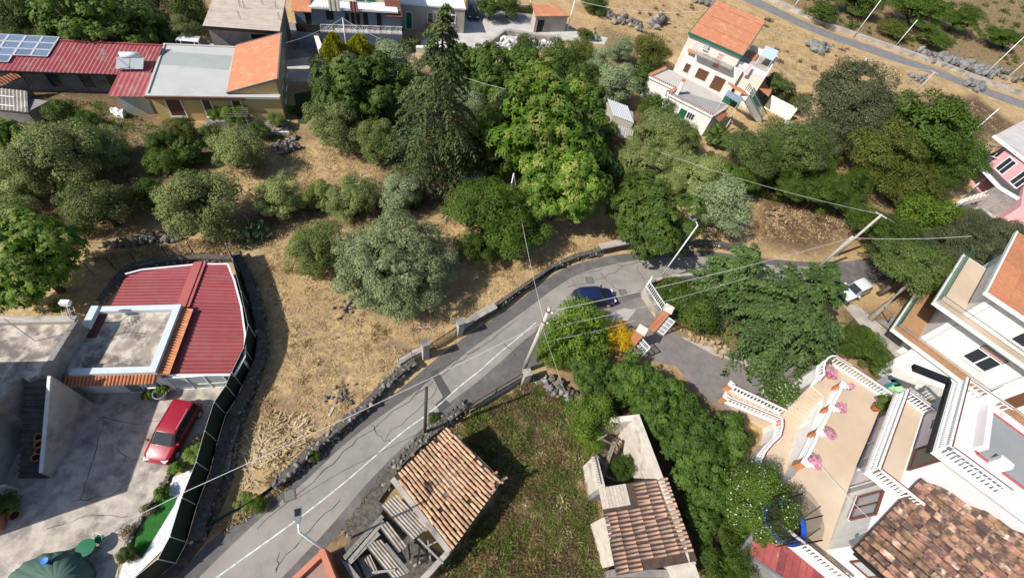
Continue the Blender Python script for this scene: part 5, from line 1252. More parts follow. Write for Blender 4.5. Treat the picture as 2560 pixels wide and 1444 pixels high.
def stone_wall(label, pts, w=0.5, h=0.8, size=0.19, seed=0, limit=300, core=True, group='dry stone walls', world=False):
 """dry stone wall: dark core and individually laid stones"""
 r = random.Random(seed)
 P = pts if world else GL(pts)
 t = thing('dry_stone_wall', label, 'stone wall', P[len(P) // 2], group)
 Q = resamp(P, 0.6)
 if core:
  L_, R_ = [], []
  for i, p in enumerate(Q):
   d = (Q[min(i + 1, len(Q) - 1)] - Q[max(i - 1, 0)]).normalized(); n = Vector((-d.y, d.x, 0)) * (w * 0.42)
   L_.append(p + n); R_.append(p - n)
  mb = MB()
  for i in range(len(Q) - 1):
   mb.prism([L_[i], R_[i], R_[i + 1], L_[i + 1]], 0, h * 0.86)
  obj('rubble_core', mb, M_lavadark, t)
 ln = sum((b - a).length for a, b in zip(P, P[1:])); n = 0
 QQ = resamp(P, size * 1.25)
 layers = max(1, int(h / (size * 1.15)))
 slots = [(i, side, lay) for i in range(len(QQ)) for side in (-1, 1, 0) for lay in range(layers) if side or lay == layers - 1]
 r.shuffle(slots)
 slots.sort(key=lambda q: -q[2])
 for i, side, lay in slots[:limit]:
  p = QQ[i]; d = (QQ[min(i + 1, len(QQ) - 1)] - QQ[max(i - 1, 0)]).normalized(); nn = Vector((-d.y, d.x, 0))
  s = size * r.uniform(0.5, 1.3) * (1.5 if r.random() < 0.15 else 1)
  top = lay == layers - 1
  z = (lay + 0.45) * size * 1.15 + r.uniform(-0.09, 0.04) + (0.06 if top else 0)
  o = p + nn * (side * w * (0.34 if top else 0.46) + r.uniform(-0.13, 0.13)) + d * r.uniform(-0.1, 0.1)
  M = Matrix.Translation((o.x, o.y, max(z, s * 0.4))) @ Euler((r.uniform(0, 6), r.uniform(0, 6), r.uniform(0, 6))).to_matrix().to_4x4() @ Matrix.Diagonal((s * 0.62 * r.uniform(.8, 1.3), s * 0.62, s * 0.55, 1))
  inst('stone', STONES[r.randrange(8)], t, M)
 return t
# ------------------------------------------------------------------ red roofed house bottom left
z2 = 2.55
PA, PB, PC, PD = G(237, 766, z2 + .35), G(453.6, 760.7, z2 + .35), G(388, 929.7, z2 + .35), G(150, 937, z2 + .35)
K = FR((PD.x, PD.y), (PC.x, PC.y))
rh2 = thing('red_roofed_house', 'house with red corrugated roof and white rimmed flat terrace behind the yard', 'house', K.p(4, 3))
fp = [PA, PB, PC, PD]
mb = MB(); mb.prism([Vector((p.x, p.y, 0)) for p in fp], 0, z2); obj('wall', mb, M_white, rh2)
mb = MB(); mb.prism(fp, z2, z2 + 0.03); obj('flat_roof', mb, M_stainconc, rh2)
M_rimw = mat('pale_blue_white_paint', (0.60, 0.65, 0.67), (0.54, 0.59, 0.61), 2, 0.6)
rim(rh2, [PA, PB, PC, PD], z2 + 0.03, 0.42, 0.34, M_rimw, skip=(3,))
mb = MB(); mb.bar(PA + Vector((0.1, 0, -0.02)), PA.lerp(PD, 0.33) + Vector((0.1, 0, -0.02)), 0.42, 0.36); obj('parapet', mb, M_rimw, rh2)
mb = MB(); q_ = [PA.lerp(PD, .06), PA.lerp(PD, .45), PA.lerp(PD, .45) + K.e1 * 0.75, PA.lerp(PD, .06) + K.e1 * 0.75]; mb.prism(q_, z2 + .031, z2 + 0.05); obj('red_painted_strip', mb, mat('red_oxide_paint', (0.17, 0.06, 0.05), (0.12, 0.05, 0.045), 2, 0.8), rh2)
# red roof, two fields and ridge cap
ridge0, ridge1 = G(503, 656, 2.3), G(460, 768, 2.3)
FA = [G(309.7, 681, 2.4), G(352, 670, 2.4), G(497, 656, 2.4), G(458, 768, 2.4), G(266, 766, 2.4)]
FB = [G(505, 656, 2.4), G(567, 656, 2.3), G(583, 695.6, 2.3), G(600, 760, 2.3), G(609, 829, 2.3), G(608, 884.6, 2.3), G(583, 929.7, 2.3), G(411, 931, 2.4), G(462, 768, 2.4)]
sr = ((ridge0 + ridge1) / 2 - K.o).dot(K.e1)
for PF, zf_ in ((FA, lambda s, t: 2.18 - 0.03 * (sr - s)), (FB, lambda s, t: 2.18 - 0.06 * (s - sr))):
 ts_ = [(Vector((p.x, p.y, 0)) - K.o).dot(K.e2) for p in PF]; ns_ = int((max(ts_) - min(ts_)) / 1.1)
 for k in range(ns_):
  w_ = (max(ts_) - min(ts_) - 0.01) / ns_; ta = min(ts_) + 0.005 + w_ * k
  mb = corr_poly(PF, K, lambda s, t: zf_(s, t) + 0.008 * (k % 2), 0.03, 0.27, tr=(ta, ta + w_)); obj('roof_sheet', mb, M_redsheet, rh2)
mb = MB(); a_, b_ = ridge0 + Vector((-0.1, 0, -0.02)), ridge1 + Vector((-0.1, 0, -0.02)); mb.bar(a_, b_, 0.85, 0.08); mb.bar(a_ + Vector((0, 0, 0.07)), b_ + Vector((0, 0, 0.07)), 0.4, 0.08); obj('ridge_cap', mb, mat('red_ridge', (0.42, 0.12, 0.11), (0.37, 0.10, 0.10), 1, 0.5), rh2)
mb = MB(); mb.prism([Vector((p.x, p.y, 0)) for p in [p + (K.p(sr, 3) - p) * 0.04 for p in FB]], 0, 1.7); obj('wing_wall', mb, M_white, rh2)
mb = MB(); mb.prism([Vector((p.x, p.y, 0)) for p in [p + (K.p(sr - 3, 6) - p) * 0.04 for p in FA]], 0, 1.8); obj('wing_wall', mb, M_white, rh2)
for P_ in (FB[1:7], FA[:3] + FB[:2]):
 mb = MB()
 for a_, b_ in zip(P_, P_[1:]):
  za = 2.2 - 0.06 * max(0, (a_ - K.o).dot(K.e1) - sr); zb = 2.2 - 0.06 * max(0, (b_ - K.o).dot(K.e1) - sr)
  mb.bar((a_.x, a_.y, za), (b_.x, b_.y, zb), 0.12, 0.10)
 obj('edge_trim', mb, M_whitetrim, rh2)
mb = MB(); mb.bar(FB[6] + Vector((0, 0, -0.42)), FB[7] + Vector((0, 0, -0.28)), 0.16, 0.14); obj('front_gutter', mb, M_whitetrim, rh2)
# terracotta tile skirts
coppo('skirt', 0.10, 0.62, M_terra)
for a_, b_, out, nm_ in ((PD + K.e1 * 0.1, PC, -K.e2, 'front'), (PB - (PB - PC).normalized() * 0.1, PC, K.e1, 'side')):
 a_ = Vector((a_.x, a_.y, 2.62)); b_ = Vector((b_.x, b_.y, 2.62)); d_ = b_ - a_; n_ = int(d_.length / 0.20); d_.normalize()
 dn_ = (out * 0.95 + Vector((0, 0, -0.3))).normalized();
 mb = MB(); mb.add([a_, b_, b_ + dn_ * 0.6, a_ + dn_ * 0.6, a_ - Vector((0, 0, .06)), b_ - Vector((0, 0, .06)), b_ + dn_ * 0.6 - Vector((0, 0, .06)), a_ + dn_ * 0.6 - Vector((0, 0, .06))], [(0, 1, 2, 3), (7, 6, 5, 4), (3, 2, 6, 7), (0, 3, 7, 4), (1, 5, 6, 2)])
 sk_ = obj('tile_skirt', mb, M_terra, rh2)
 nz_ = d_.cross(dn_).normalized(); nz_ = nz_ if nz_.z > 0 else -nz_
 for k in range(n_):
  inst('tile', tile_me['skirt'], sk_, basis(d_, -dn_, nz_, a_ + d_ * (0.1 + k * 0.2) + dn_ * 0.64 + nz_ * 0.01))
# glazed front
ga, gb = G(442, 976), G(578, 967)
FG = FR(ga, gb)
gz = thing('glazed_veranda', 'white framed glazed veranda front below the red roof', 'veranda', ga)
mb = MB();
for s in np.linspace(0, FG.L, 4): mb.box(FG.p(s, 0.05, 0.98), (0.10, 0.10, 1.95), FG.a)
for z in (0.05, 0.75, 1.92): mb.box(FG.p(FG.L / 2, 0.052, z), (FG.L, 0.09, 0.09), FG.a)
obj('frame', mb, M_whitetrim, gz)
for i in range(3):
 for z0_, z1_ in ((0.1, 0.71), (0.8, 1.87)):
  mb = MB(); mb.box(FG.p(FG.L * (i + 0.5) / 3, 0.05, (z0_ + z1_) / 2), (FG.L / 3 - 0.1, 0.02, z1_ - z0_), FG.a); obj('pane', mb, M_greyglass, gz)
wa, wb = Vector((PD.x, PD.y, 0)), Vector((PC.x, PC.y, 0))
opening(rh2, wa, wb, K.p(3, 3), (2.6, 3.5, 0.05, 2.1), 'door', M_whitetrim, M_greymetal, 0.08)
opening(rh2, wa, wb, K.p(3, 3), (3.9, 4.7, 0.9, 2.0), 'window', M_whitetrim, M_glass, 0.08, M_whitetrim)
# ------------------------------------------------------------------ grey building with stairs, far bottom left
z3 = 4.1
gbp = GL([(-160, 803), (190, 797), (103, 935), (62, 948), (48, 938), (-20, 1010), (-160, 1040)], z3)
gb_ = thing('grey_flat_roofed_building', 'grey rendered building with stained flat concrete roof at the left edge', 'building', G(60, 960))
mb = MB(); mb.prism(gbp, 0, z3 - 0.3); obj('wall', mb, M_greywall, gb_)
mb = MB(); mb.prism(gbp, z3 - 0.299, z3 - 0.26); obj('flat_roof', mb, M_stainconc, gb_)
mb = MB(); mb.bar(gbp[0] + Vector((0, 0, -.15)), gbp[1] + Vector((0, 0, -.15)), 0.45, 0.42); obj('parapet', mb, M_concrete, gb_)
mb = MB(); mb.bar(gbp[1] + Vector((0, 0, -.2)), gbp[2] + Vector((0, 0, -.2)), 0.28, 0.36); obj('parapet', mb, M_greywall, gb_)
aerial('television_aerial', 'tv aerial on a rusty tripod mast on the stained grey roof', G(88, 852, z3 - 0.26), 2.7, 0.2, M_cable, 6, 1.2)
aerial('television_aerial', 'small tv aerial with yellow tip at the grey roof corner', G(183, 800, z3), 0.8, 0.9, M_cable, 4, 0.5)
sd_ = thing('flood_lamp', 'white square flood lamp on a bracket above the grey roof', 'lamp', G(150, 775, z3)); c_ = G(163, 757, z3 + 0.9)
obj('bracket', MB().tube([G(178, 797, z3), c_], 0.025, 5), M_cable, sd_); mb = MB(); mb.box(c_, (0.5, 0.3, 0.3), 0.3); obj('lamp_head', mb, M_whitemetal, sd_)
tl = thing('tall_plastered_house', 'tall plastered wall of a house rising left of the dark yard stairs', 'house', (-28, 1, 0))
tq = [Vector(p) for p in ((-24.5, -2.4, 0), (-27.2, 5.3, 0), (-35, 2.6, 0), (-32.3, -5.1, 0))]
mb = MB(); mb.prism(tq, 0, 6.7); obj('wall', mb, M_concrete, tl)
mb = MB(); mb.prism(tq, 6.7, 6.8); obj('roof', mb, M_terraroof, tl)
opening(tl, tq[0], tq[1], tq[3], (1.2, 2.2, 4, 5.4), 'window', M_whitetrim, M_glass)
# stairs down to the yard
stl = thing('dark_yard_stairs', 'dark concrete stairs with a white handrail beside the yard', 'stairs', G(95, 1180))
t0_, t1_, b0_, b1_ = G(64, 950, z3 - .3), G(136, 950, z3 - .3), G(50, 1195, 0), G(122, 1195, 0); n = 16
for i in range(n):
 f0, f1 = i / n, (i + 1) / n; z_ = (z3 - .3) * (1 - f0) * 0.97
 X = lambda a, b, f: (lambda q: Vector((q.x, q.y, 0)))(a.lerp(b, f))
 mb = MB(); mb.prism([X(t0_, b0_, f0), X(t1_, b1_, f0), X(t1_, b1_, f1), X(t0_, b0_, f1)], 0, z_); obj('step', mb, mat('dark_step', (0.075, 0.07, 0.068), (0.12, 0.11, 0.105), 2, 0.95), stl)
mb = MB(); mb.prism([X(t1_, b1_, 0) , X(t1_, b1_, 0.98), X(t1_, b1_, 0.98) + K.e1 * 0.18, X(t1_, b1_, 0) + K.e1 * 0.18], 0, [z3 + 0.25, 0.9, 0.9, z3 + 0.25]); obj('side_wall', mb, M_concrete, stl)
mb = MB(); a_, b_ = X(t1_, b1_, 0) + K.e1 * 0.09 + Vector((0, 0, z3 + 0.3)), X(t1_, b1_, 0.98) + K.e1 * 0.09 + Vector((0, 0, 0.95)); mb.bar(a_, b_, 0.17, 0.08); obj('white_coping', mb, M_rimw, stl)
# ------------------------------------------------------------------ green mesh fence and lava bank
FP = [(585, 652), (602, 690), (624, 770), (642, 850), (632, 905), (604, 965), (591, 996), (564, 1036), (543, 1105), (524, 1179), (492, 1263), (466, 1354), (440, 1405), (386, 1450), (330, 1500)]
fpw = GL(FP)
fe = thing('green_mesh_fence', 'tall dark green mesh fence on metal posts round the yard', 'fence', fpw[7])
M_mesh = mat('dark_green_mesh', (0.016, 0.035, 0.022), (0.010, 0.022, 0.016), 3, 0.8)
for i in range(len(fpw) - 1):
 a_, b_ = fpw[i], fpw[i + 1]; hh = 2.15
 mb = MB(); mb.bar(a_ + Vector((0, 0, hh / 2 + 0.05)), b_ + Vector((0, 0, hh / 2 + 0.05)), 0.03, hh); obj('mesh_panel', mb, M_mesh, fe)
 n_ = (b_ - a_).normalized(); nn = Vector((-n_.y, n_.x, 0))
 for e_ in (a_, ):
  obj('post', MB().tube([e_ + nn * 0.05, e_ + nn * 0.05 + Vector((0, 0, hh + 0.12))], 0.03, 6), M_galv, fe)
 mb = MB(); mb.tube([a_ + Vector((0, 0, hh + .06)), b_ + Vector((0, 0, hh + .06))], 0.012, 4); obj('top_wire', mb, M_galv, fe)
stone_wall('black lava stone bank below the green mesh fence', [(596, 645), (620, 690), (645, 770), (662, 850), (655, 905), (628, 965), (612, 1000), (588, 1045)], 0.7, 0.75, 0.24, 1, 280)
stone_wall('black lava stone bank beside the weathered planks', [(588, 1045), (565, 1110), (548, 1180), (518, 1265), (495, 1350)], 0.8, 0.55, 0.26, 2, 220)
stone_wall('lava stone edge behind the red roofed house', [(255, 760), (300, 700), (330, 672), (420, 655), (500, 648), (585, 650)], 0.6, 0.5, 0.24, 3, 200)
wf = thing('wire_fence', 'thin wire fence on dark posts behind the red roofed house', 'fence', G(400, 650))
fpq = GL([(238, 690), (290, 672), (345, 660), (425, 648), (488, 640), (560, 640)])
for p in fpq: obj('post', MB().tube([p, p + Vector((0, 0, 1.5))], 0.03, 5), M_darkmetal, wf)
for z_ in (0.6, 1.1, 1.45): obj('wire', MB().tube([p + Vector((0, 0, z_)) for p in fpq], 0.008, 3), M_darkcable, wf)
# ------------------------------------------------------------------ lawn strip, gravel, pots
kind(sheet('white_gravel', [(487, 1168), (478, 1205), (468, 1247), (412, 1369), (330, 1450), (296, 1450), (309, 1407), (357, 1393), (445, 1243), (418, 1237), (434, 1192)], 0.05, mat('white_chippings', (0.78, 0.79, 0.80), (0.62, 0.63, 0.65), 9, 0.9, 0.03, 25)), 'stuff')
kind(sheet('artificial_lawn', [(402, 1240), (445, 1240), (437, 1262), (357, 1393), (331, 1377), (334, 1354)], 0.055, mat('bright_lawn', (0.03, 0.16, 0.025), (0.02, 0.11, 0.02), 5, 0.9, 0.03, 30)), 'structure')
stone_wall('low stone edging of the flower bed in the yard', [(440, 1158), (430, 1180), (398, 1235), (345, 1315), (318, 1372)], 0.22, 0.22, 0.16, 4, 60)
def pot(u, v, r, h, lab, m=M_terra, z=0.0, grp='plant pots in the yard', plantm=None, pr=None):
 c = G(u, v, z); t = thing('flower_pot', lab, 'pot', c, grp)
 mb = MB(); mb.lathe([(r * 0.66, 0), (r * 0.95, h * 0.85), (r * 1.05, h * 0.86), (r * 1.05, h), (r * 0.88, h), (r * 0.85, h * 0.8), (0.01, h * 0.8)], c, 12); obj('pot', mb, m, t, True)
 mb = MB(); mb.lathe([(r * 0.86, h * 0.79), (r * 0.4, h * 0.83), (0.01, h * 0.84)], c, 10); obj('soil', mb, mat('potting_soil', (0.03, 0.022, 0.016), rough=0.95), t)
 return t
for i, (u, v, r, lab) in enumerate(((105, 1095, 0.24, 'empty terracotta pot uppermost on the dark stairs'), (104, 1113, 0.22, 'second terracotta pot down the dark stairs'), (106, 1129, 0.22, 'third terracotta pot down the dark stairs'), (98, 1145, 0.26, 'lowest planted pot on the dark stairs'))):
 pot(u, v, r, 0.32, lab, M_terra, 1.55 - i * 0.24)
pot(44, 1289, 0.3, 0.3, 'round terracotta pot on the shaded yard near the white gate')
mb = MB(); q_ = GL([(-10, 1290), (20, 1245), (34, 1255), (12, 1325), (-10, 1330)]); mb.prism(q_, 0, 0.55); pl_ = tag(obj('planter_box', mb, M_terra), 'long terracotta planter with a bush at the left yard edge', 'planter')
gw = thing('white_barred_gate', 'white barred side gate lying at the left yard edge', 'gate', G(25, 1230))
ga_, gb2 = G(-20, 1245), G(45, 1222)
for k in range(15): obj('bar', MB().tube([ga_.lerp(gb2, k / 14), ga_.lerp(gb2, k / 14) + Vector((0, 0, 1.1))], 0.025, 4), M_whitemetal, gw)
for z_ in (0.1, 0.6, 1.1): obj('rail', MB().bar(ga_ + Vector((0, 0, z_)), gb2 + Vector((0, 0, z_)), 0.05, 0.05), M_whitemetal, gw)
gtb = thing('green_garden_table', 'round green garden table by the flower bed', 'table', G(236, 1378))
c_ = G(232, 1372); mb = MB(); mb.lathe([(0.44, 0.70), (0.46, 0.72), (0.46, 0.74), (0.0, 0.75)], c_, 18); obj('table_top', mb, mat('green_plastic', (0.01, 0.14, 0.07), rough=0.4), gtb)
for k in range(4): an_ = k * math.pi / 2 + .4; obj('leg', MB().tube([c_ + Vector((0.4 * math.cos(an_), 0.4 * math.sin(an_), 0)), c_ + Vector((0.22 * math.cos(an_), 0.22 * math.sin(an_), 0.7))], 0.02, 5), M_darkmetal, gtb)
fc = thing('folding_chair', 'folded metal garden chair beside the green table', 'chair', G(262, 1350)); c_ = G(256, 1352)
mb = MB();
for sx in (-0.2, 0.2): mb.tube([c_ + Vector((sx, -0.25, 0)), c_ + Vector((sx, 0.3, 0.85))], 0.018, 5)
mb.bar(c_ + Vector((-0.2, 0.28, 0.82)), c_ + Vector((0.2, 0.28, 0.82)), 0.03, 0.03); obj('frame', mb, M_galv, fc)
mb = MB(); mb.box(c_ + Vector((0, 0.05, 0.45)), (0.4, 0.38, 0.04)); obj('seat', mb, M_greenpaint, fc)
for sx in (-0.2, 0.2): obj('leg', MB().tube([c_ + Vector((sx, 0.3, 0)), c_ + Vector((sx, -0.15, 0.45))], 0.016, 5), M_galv, fc)
# tarpaulin over a frame
tpz = thing('green_tarpaulin_tent', 'dark green tarpaulin stretched over a frame at the yard front', 'tarpaulin', G(130, 1450))
Ctr = G(140, 1455, 1.6); mb = MB(); seg = 26; vs = [tuple(Ctr)]
outp = GL([(20, 1440), (60, 1405), (110, 1382), (165, 1375), (200, 1395), (218, 1425), (205, 1490), (150, 1530), (60, 1510), (10, 1475)], 0.9)
ring1 = []
for k in range(40):
 f = k / 40 * len(outp); i = int(f); p = outp[i].lerp(outp[(i + 1) % len(outp)], f - i)
 ring1.append(p)
vs = [tuple(Ctr)] + [tuple(Ctr.lerp(p, 0.5) + Vector((0, 0, 0.10 + 0.09 * math.sin(k * 2.6)))) for k, p in enumerate(ring1)] + [tuple(p + Vector((0, 0, 0.08 * math.sin(k * 1.9)))) for k, p in enumerate(ring1)] + [(p.x, p.y, 0.02) for p in ring1]
fs = [(0, 1 + k, 1 + (k + 1) % 40) for k in range(40)] + [(1 + a * 40 + k, 1 + (a + 1) * 40 + k, 1 + (a + 1) * 40 + (k + 1) % 40, 1 + a * 40 + (k + 1) % 40) for a in (0, 1) for k in range(40)]
mb.add(vs, fs); obj('tarpaulin', mb, mat('green_tarp', (0.10, 0.17, 0.14), (0.075, 0.135, 0.11), 1.2, 0.6), tpz, True)
for k in (2, 12, 22, 32): obj('pole', MB().tube([(ring1[k].x, ring1[k].y, 0), ring1[k]], 0.03, 5), M_darkmetal, tpz)
bl_ = obj('blue_bucket', MB().lathe([(0.14, 0), (0.18, 0.28), (0.19, 0.28), (0.16, 0.26), (0.01, 0.25)], G(118, 1402, 1.25), 12), paint('blue_plastic', (0.03, 0.2, 0.55), 0.4, coat=0.1)); tag(bl_, 'small blue bucket resting on the green tarpaulin', 'bucket')
# ------------------------------------------------------------------ planks in the field corner
pk = thing('plank_stack', 'stack of weathered grey planks beside the green fence', 'planks', G(578, 1110))
for i, (u0, v0, u1, v1) in enumerate(((600, 1043, 572, 1122), (592, 1050, 566, 1120), (585, 1058, 560, 1125), (597, 1060, 575, 1128), (576, 1070, 556, 1128), (571, 1128, 563, 1180), (564, 1128, 555, 1178), (578, 1130, 572, 1178))):
 a_, b_ = G(u0, v0), G(u1, v1); z_ = 0.05 + 0.05 * (i % 3); mb = MB(); mb.bar(a_ + Vector((0, 0, z_)), b_ + Vector((0, 0, z_ + 0.03)), 0.17, 0.05); obj('plank', mb, M_oldwood, pk)
for (u0, v0, u1, v1, lab) in ((1028, 823, 1088, 815, 'pale plank lying on dry grass near the big olive'), (822, 1040, 834, 1018, 'short pale board lying near the lava wall')):
 mb = MB(); mb.bar(G(u0, v0) + Vector((0, 0, .06)), G(u1, v1) + Vector((0, 0, .06)), 0.16, 0.05); tag(obj('loose_plank', mb, mat('pale_board', (0.55, 0.50, 0.43), (0.45, 0.40, 0.34), 5, 0.9)), lab, 'plank', 'loose planks in the field')
# ------------------------------------------------------------------ roadside walls, left
stone_wall('black lava stone wall along the road below the dry field', [(690, 1215), (725, 1190), (780, 1130), (830, 1092), (880, 1052), (925, 1010), (965, 968), (1005, 935), (1035, 912)], 0.6, 0.95, 0.25, 5, 300)
rwv = thing('concrete_roadside_wall', 'low concrete topped wall with a rail beside the rusty field gate', 'wall', G(1030, 905))
Q = GL([(998, 918), (1030, 898), (1060, 882)]); mb = MB()
for a_, b_ in zip(Q, Q[1:]): mb.bar(a_ + Vector((0, 0, .5)), b_ + Vector((0, 0, .5)), 0.45, 1.0)
obj('wall', mb, M_concrete, rwv); mb = MB()
for p in resamp(Q, 0.9): mb.tube([p + Vector((0, 0, 1)), p + Vector((0, 0, 1.5))], 0.025, 4)
mb.tube([p + Vector((0, 0, 1.5)) for p in Q], 0.022, 4); obj('rail', mb, M_darkmetal, rwv)
for (u, v, hh, lab) in ((1062, 893, 2.3, 'concrete gate pillar with a tilted top left of the rusty gate'), (1147, 836, 2.0, 'rough concrete gate pillar right of the rusty gate')):
 c_ = G(u, v); t = thing('gate_pillar', lab, 'pillar', c_, 'field gate pillars')
 mb = MB(); mb.box((c_.x, c_.y, hh / 2), (0.5, 0.5, hh), 0.75); obj('shaft', mb, M_concrete, t)
 mb = MB(); mb.box((c_.x, c_.y, hh + 0.06), (0.6, 0.6, 0.12), 0.75); obj('cap', mb, M_greywall, t)
rg = thing('rusty_field_gate', 'rusty barred iron gate between two pillars at the field edge', 'gate', G(1105, 858))
a_, b_ = G(1074, 878), G(1138, 836); n = 22
for k in range(n): obj('bar', MB().tube([a_.lerp(b_, k / (n - 1)) + Vector((0, 0, .08)), a_.lerp(b_, k / (n - 1)) + Vector((0, 0, 1.25 + (0.12 if k % 5 == 0 else 0)))], 0.022, 4), M_rust, rg)
for z_ in (0.15, 1.15): obj('rail', MB().bar(a_ + Vector((0, 0, z_)), b_ + Vector((0, 0, z_)), 0.05, 0.06), M_rust, rg)
rw2 = thing('concrete_capped_wall', 'concrete capped stone wall along the road above the gate', 'wall', G(1190, 800))
Q = GL([(1152, 830), (1190, 803), (1235, 778)]); mb = MB()
for a_, b_ in zip(Q, Q[1:]): mb.bar(a_ + Vector((0, 0, .45)), b_ + Vector((0, 0, .45)), 0.55, 0.9)
obj('wall', mb, M_lavadark, rw2); mb = MB()
for a_, b_ in zip(Q, Q[1:]): mb.bar(a_ + Vector((0, 0, .94)), b_ + Vector((0, 0, .94)), 0.62, 0.12)
obj('cap', mb, M_concrete, rw2)
def netting(label, pts, h=0.9, m=None):
 Q = resamp(GL(pts), 1.0); t = thing('green_net_screen', label, 'net', Q[0], 'green net screens along the road')
 m = m or mat('dark_teal_net', (0.018, 0.05, 0.055), (0.012, 0.032, 0.036), 5, 0.8)
 r = random.Random(len(pts) * 7 + int(pts[0][0])); mb = MB(); k = 5
 prv = None; vs = []
 for p in Q:
  lean = r.uniform(-0.15, 0.3)
  vs += [p + Vector((lean * j / k, -lean * j / k, h * j / k * r.uniform(0.85, 1.05))) + Vector((0.05 * math.sin(j * 2), 0.05 * math.cos(j * 3), 0.02)) for j in range(k)]
 mb.add(vs, [(i * k + j, (i + 1) * k + j, (i + 1) * k + j + 1, i * k + j + 1) for i in range(len(Q) - 1) for j in range(k - 1)])
 obj('net', mb, m, t)
 for p in Q[::2]: obj('post', MB().tube([p, p + Vector((0, 0, h + 0.1))], 0.02, 4), M_darkmetal, t)
 return t
netting('green net hung along the road wall near the big olive', [(1238, 778), (1290, 742), (1330, 712), (1375, 684), (1405, 668)], 0.85)
stone_wall('lava stone wall under the green net beside the road bend', [(1232, 772), (1285, 736), (1328, 706), (1370, 678), (1400, 662)], 0.4, 0.55, 0.24, 6, 160)
stone_wall('lava stone wall at the outside of the road bend', [(1400, 664), (1440, 648), (1480, 638), (1500, 632)], 0.55, 0.8, 0.24, 7, 160)
rw3 = thing('pale_rough_wall', 'pale rough plastered wall end at the road bend under the fig tree', 'wall', G(1540, 625)); Q = GL([(1492, 634), (1530, 626), (1565, 620), (1592, 620)]); mb = MB()
for a_, b_ in zip(Q, Q[1:]): mb.bar(a_ + Vector((0, 0, .5)), b_ + Vector((0, 0, .5)), 0.5, 1.0)
obj('wall', mb, M_lavadark, rw3); mb = MB()
for i, (a_, b_) in enumerate(zip(Q, Q[1:])): mb.bar(a_ + Vector((0, 0, 1.05)), b_ + Vector((0, 0, 1.05 + 0.05 * i)), 0.7, 0.14)
obj('cap', mb, M_concrete, rw3)
stone_wall('lava stone wall beyond the fig tree along the road', [(1700, 622), (1745, 612), (1800, 618), (1850, 630)], 0.55, 0.8, 0.24, 8, 140)
netting('green net drooping over the verge near the street lamp', [(480, 1345), (560, 1290), (625, 1262), (680, 1222), (715, 1195)], 0.55)
# ------------------------------------------------------------------ right of the road: lava walls, railing, pillar
stone_wall('lava stone wall beside the tiled ruin along the road', [(985, 1175), (1020, 1140), (1060, 1100), (1100, 1068), (1140, 1035), (1160, 1020)], 0.7, 0.85, 0.24, 9, 260)
rl_ = thing('iron_railing_wall', 'low concrete wall with rusty iron railing beside the road', 'railing', G(1240, 985))
Q = GL([(1172, 1030), (1236, 990), (1304, 950)]); mb = MB()
for a_, b_ in zip(Q, Q[1:]): mb.bar(a_ + Vector((0, 0, .3)), b_ + Vector((0, 0, .3)), 0.25, 0.6)
obj('wall', mb, M_concrete, rl_)
for a_, b_ in zip(Q, Q[1:]):
 for z_ in (0.7, 1.5): obj('rail', MB().bar(a_ + Vector((0, 0, z_)), b_ + Vector((0, 0, z_)), 0.05, 0.05), M_rust, rl_)
 for k in range(22): p = a_.lerp(b_, k / 22); obj('bar', MB().tube([p + Vector((0, 0, .6)), p + Vector((0, 0, 1.5))], 0.014, 4), M_rust, rl_)
 obj('post', MB().tube([a_, a_ + Vector((0, 0, 1.65))], 0.04, 5), M_rust, rl_)
c_ = G(1308, 955); gp_ = thing('concrete_gate_pillar', 'square concrete pillar at the foot of the utility pole', 'pillar', c_); mb = MB(); mb.box((c_.x, c_.y, 0.9), (0.55, 0.55, 1.8), 0.55); obj('shaft', mb, M_concrete, gp_); mb = MB(); mb.box((c_.x, c_.y, 1.83), (0.62, 0.62, 0.08), 0.55); obj('cap', mb, M_concrete, gp_)
def rubble(label, pts, n, size, seed, name='rubble_heap', me=None, grp='rubble heaps', hmax=0.5):
 r = random.Random(seed); P = GL(pts); c = sum(P, Vector()) / len(P)
 t = thing(name, label, 'rubble', c, grp)
 for i in range(n):
  a, b = r.choice(P), r.choice(P); p = c.lerp(a.lerp(b, r.random()), r.random() ** 0.6)
  s = size * r.uniform(0.5, 1.4); dz = hmax * max(0, 1 - (p - c).length / (max((q - c).length for q in P) + .01)) * r.random()
  M = Matrix.Translation((p.x, p.y, s * 0.3 + dz)) @ Euler((r.uniform(0, 6), r.uniform(0, 6), r.uniform(0, 6))).to_matrix().to_4x4() @ Matrix.Diagonal((s * 0.6, s * 0.6, s * 0.5, 1))
  inst('stone', (me or STONES)[r.randrange(len(me or STONES))], t, M)
 return t
rubble('grey lava rubble heap behind the railing by the utility pole', [(1330, 940), (1390, 945), (1440, 985), (1430, 1010), (1370, 990)], 90, 0.4, 1, hmax=0.7)
rubble('dark lava rubble bank along the field below the olive trees', [(235, 622), (300, 600), (400, 585), (490, 580), (480, 600), (380, 612), (260, 632)], 110, 0.42, 2)
rubble('dark brush and stone heap at the field top by the ochre house', [(680, 370), (740, 345), (750, 372), (700, 392)], 60, 0.5, 3, hmax=0.6)
rubble('scattered dark stones in the middle of the dry field', [(820, 770), (880, 745), (910, 770), (850, 800)], 26, 0.26, 4, hmax=0.05)
rubble('scattered dark stones in the lower dry field near the lava wall', [(830, 960), (890, 960), (880, 1010), (800, 1010)], 34, 0.24, 5, hmax=0.05)
rubble('broken stones beside the drive under the big conifer', [(1700, 825), (1790, 855), (1850, 885), (1800, 895), (1720, 850)], 70, 0.32, 6, me=[as_mesh('stone', ico_stone(40 + i), mat('ochre_stone', (0.42, 0.29, 0.17), (0.30, 0.21, 0.13), 3, 0.95, rnd=0.2)) for i in range(3)], hmax=0.4)
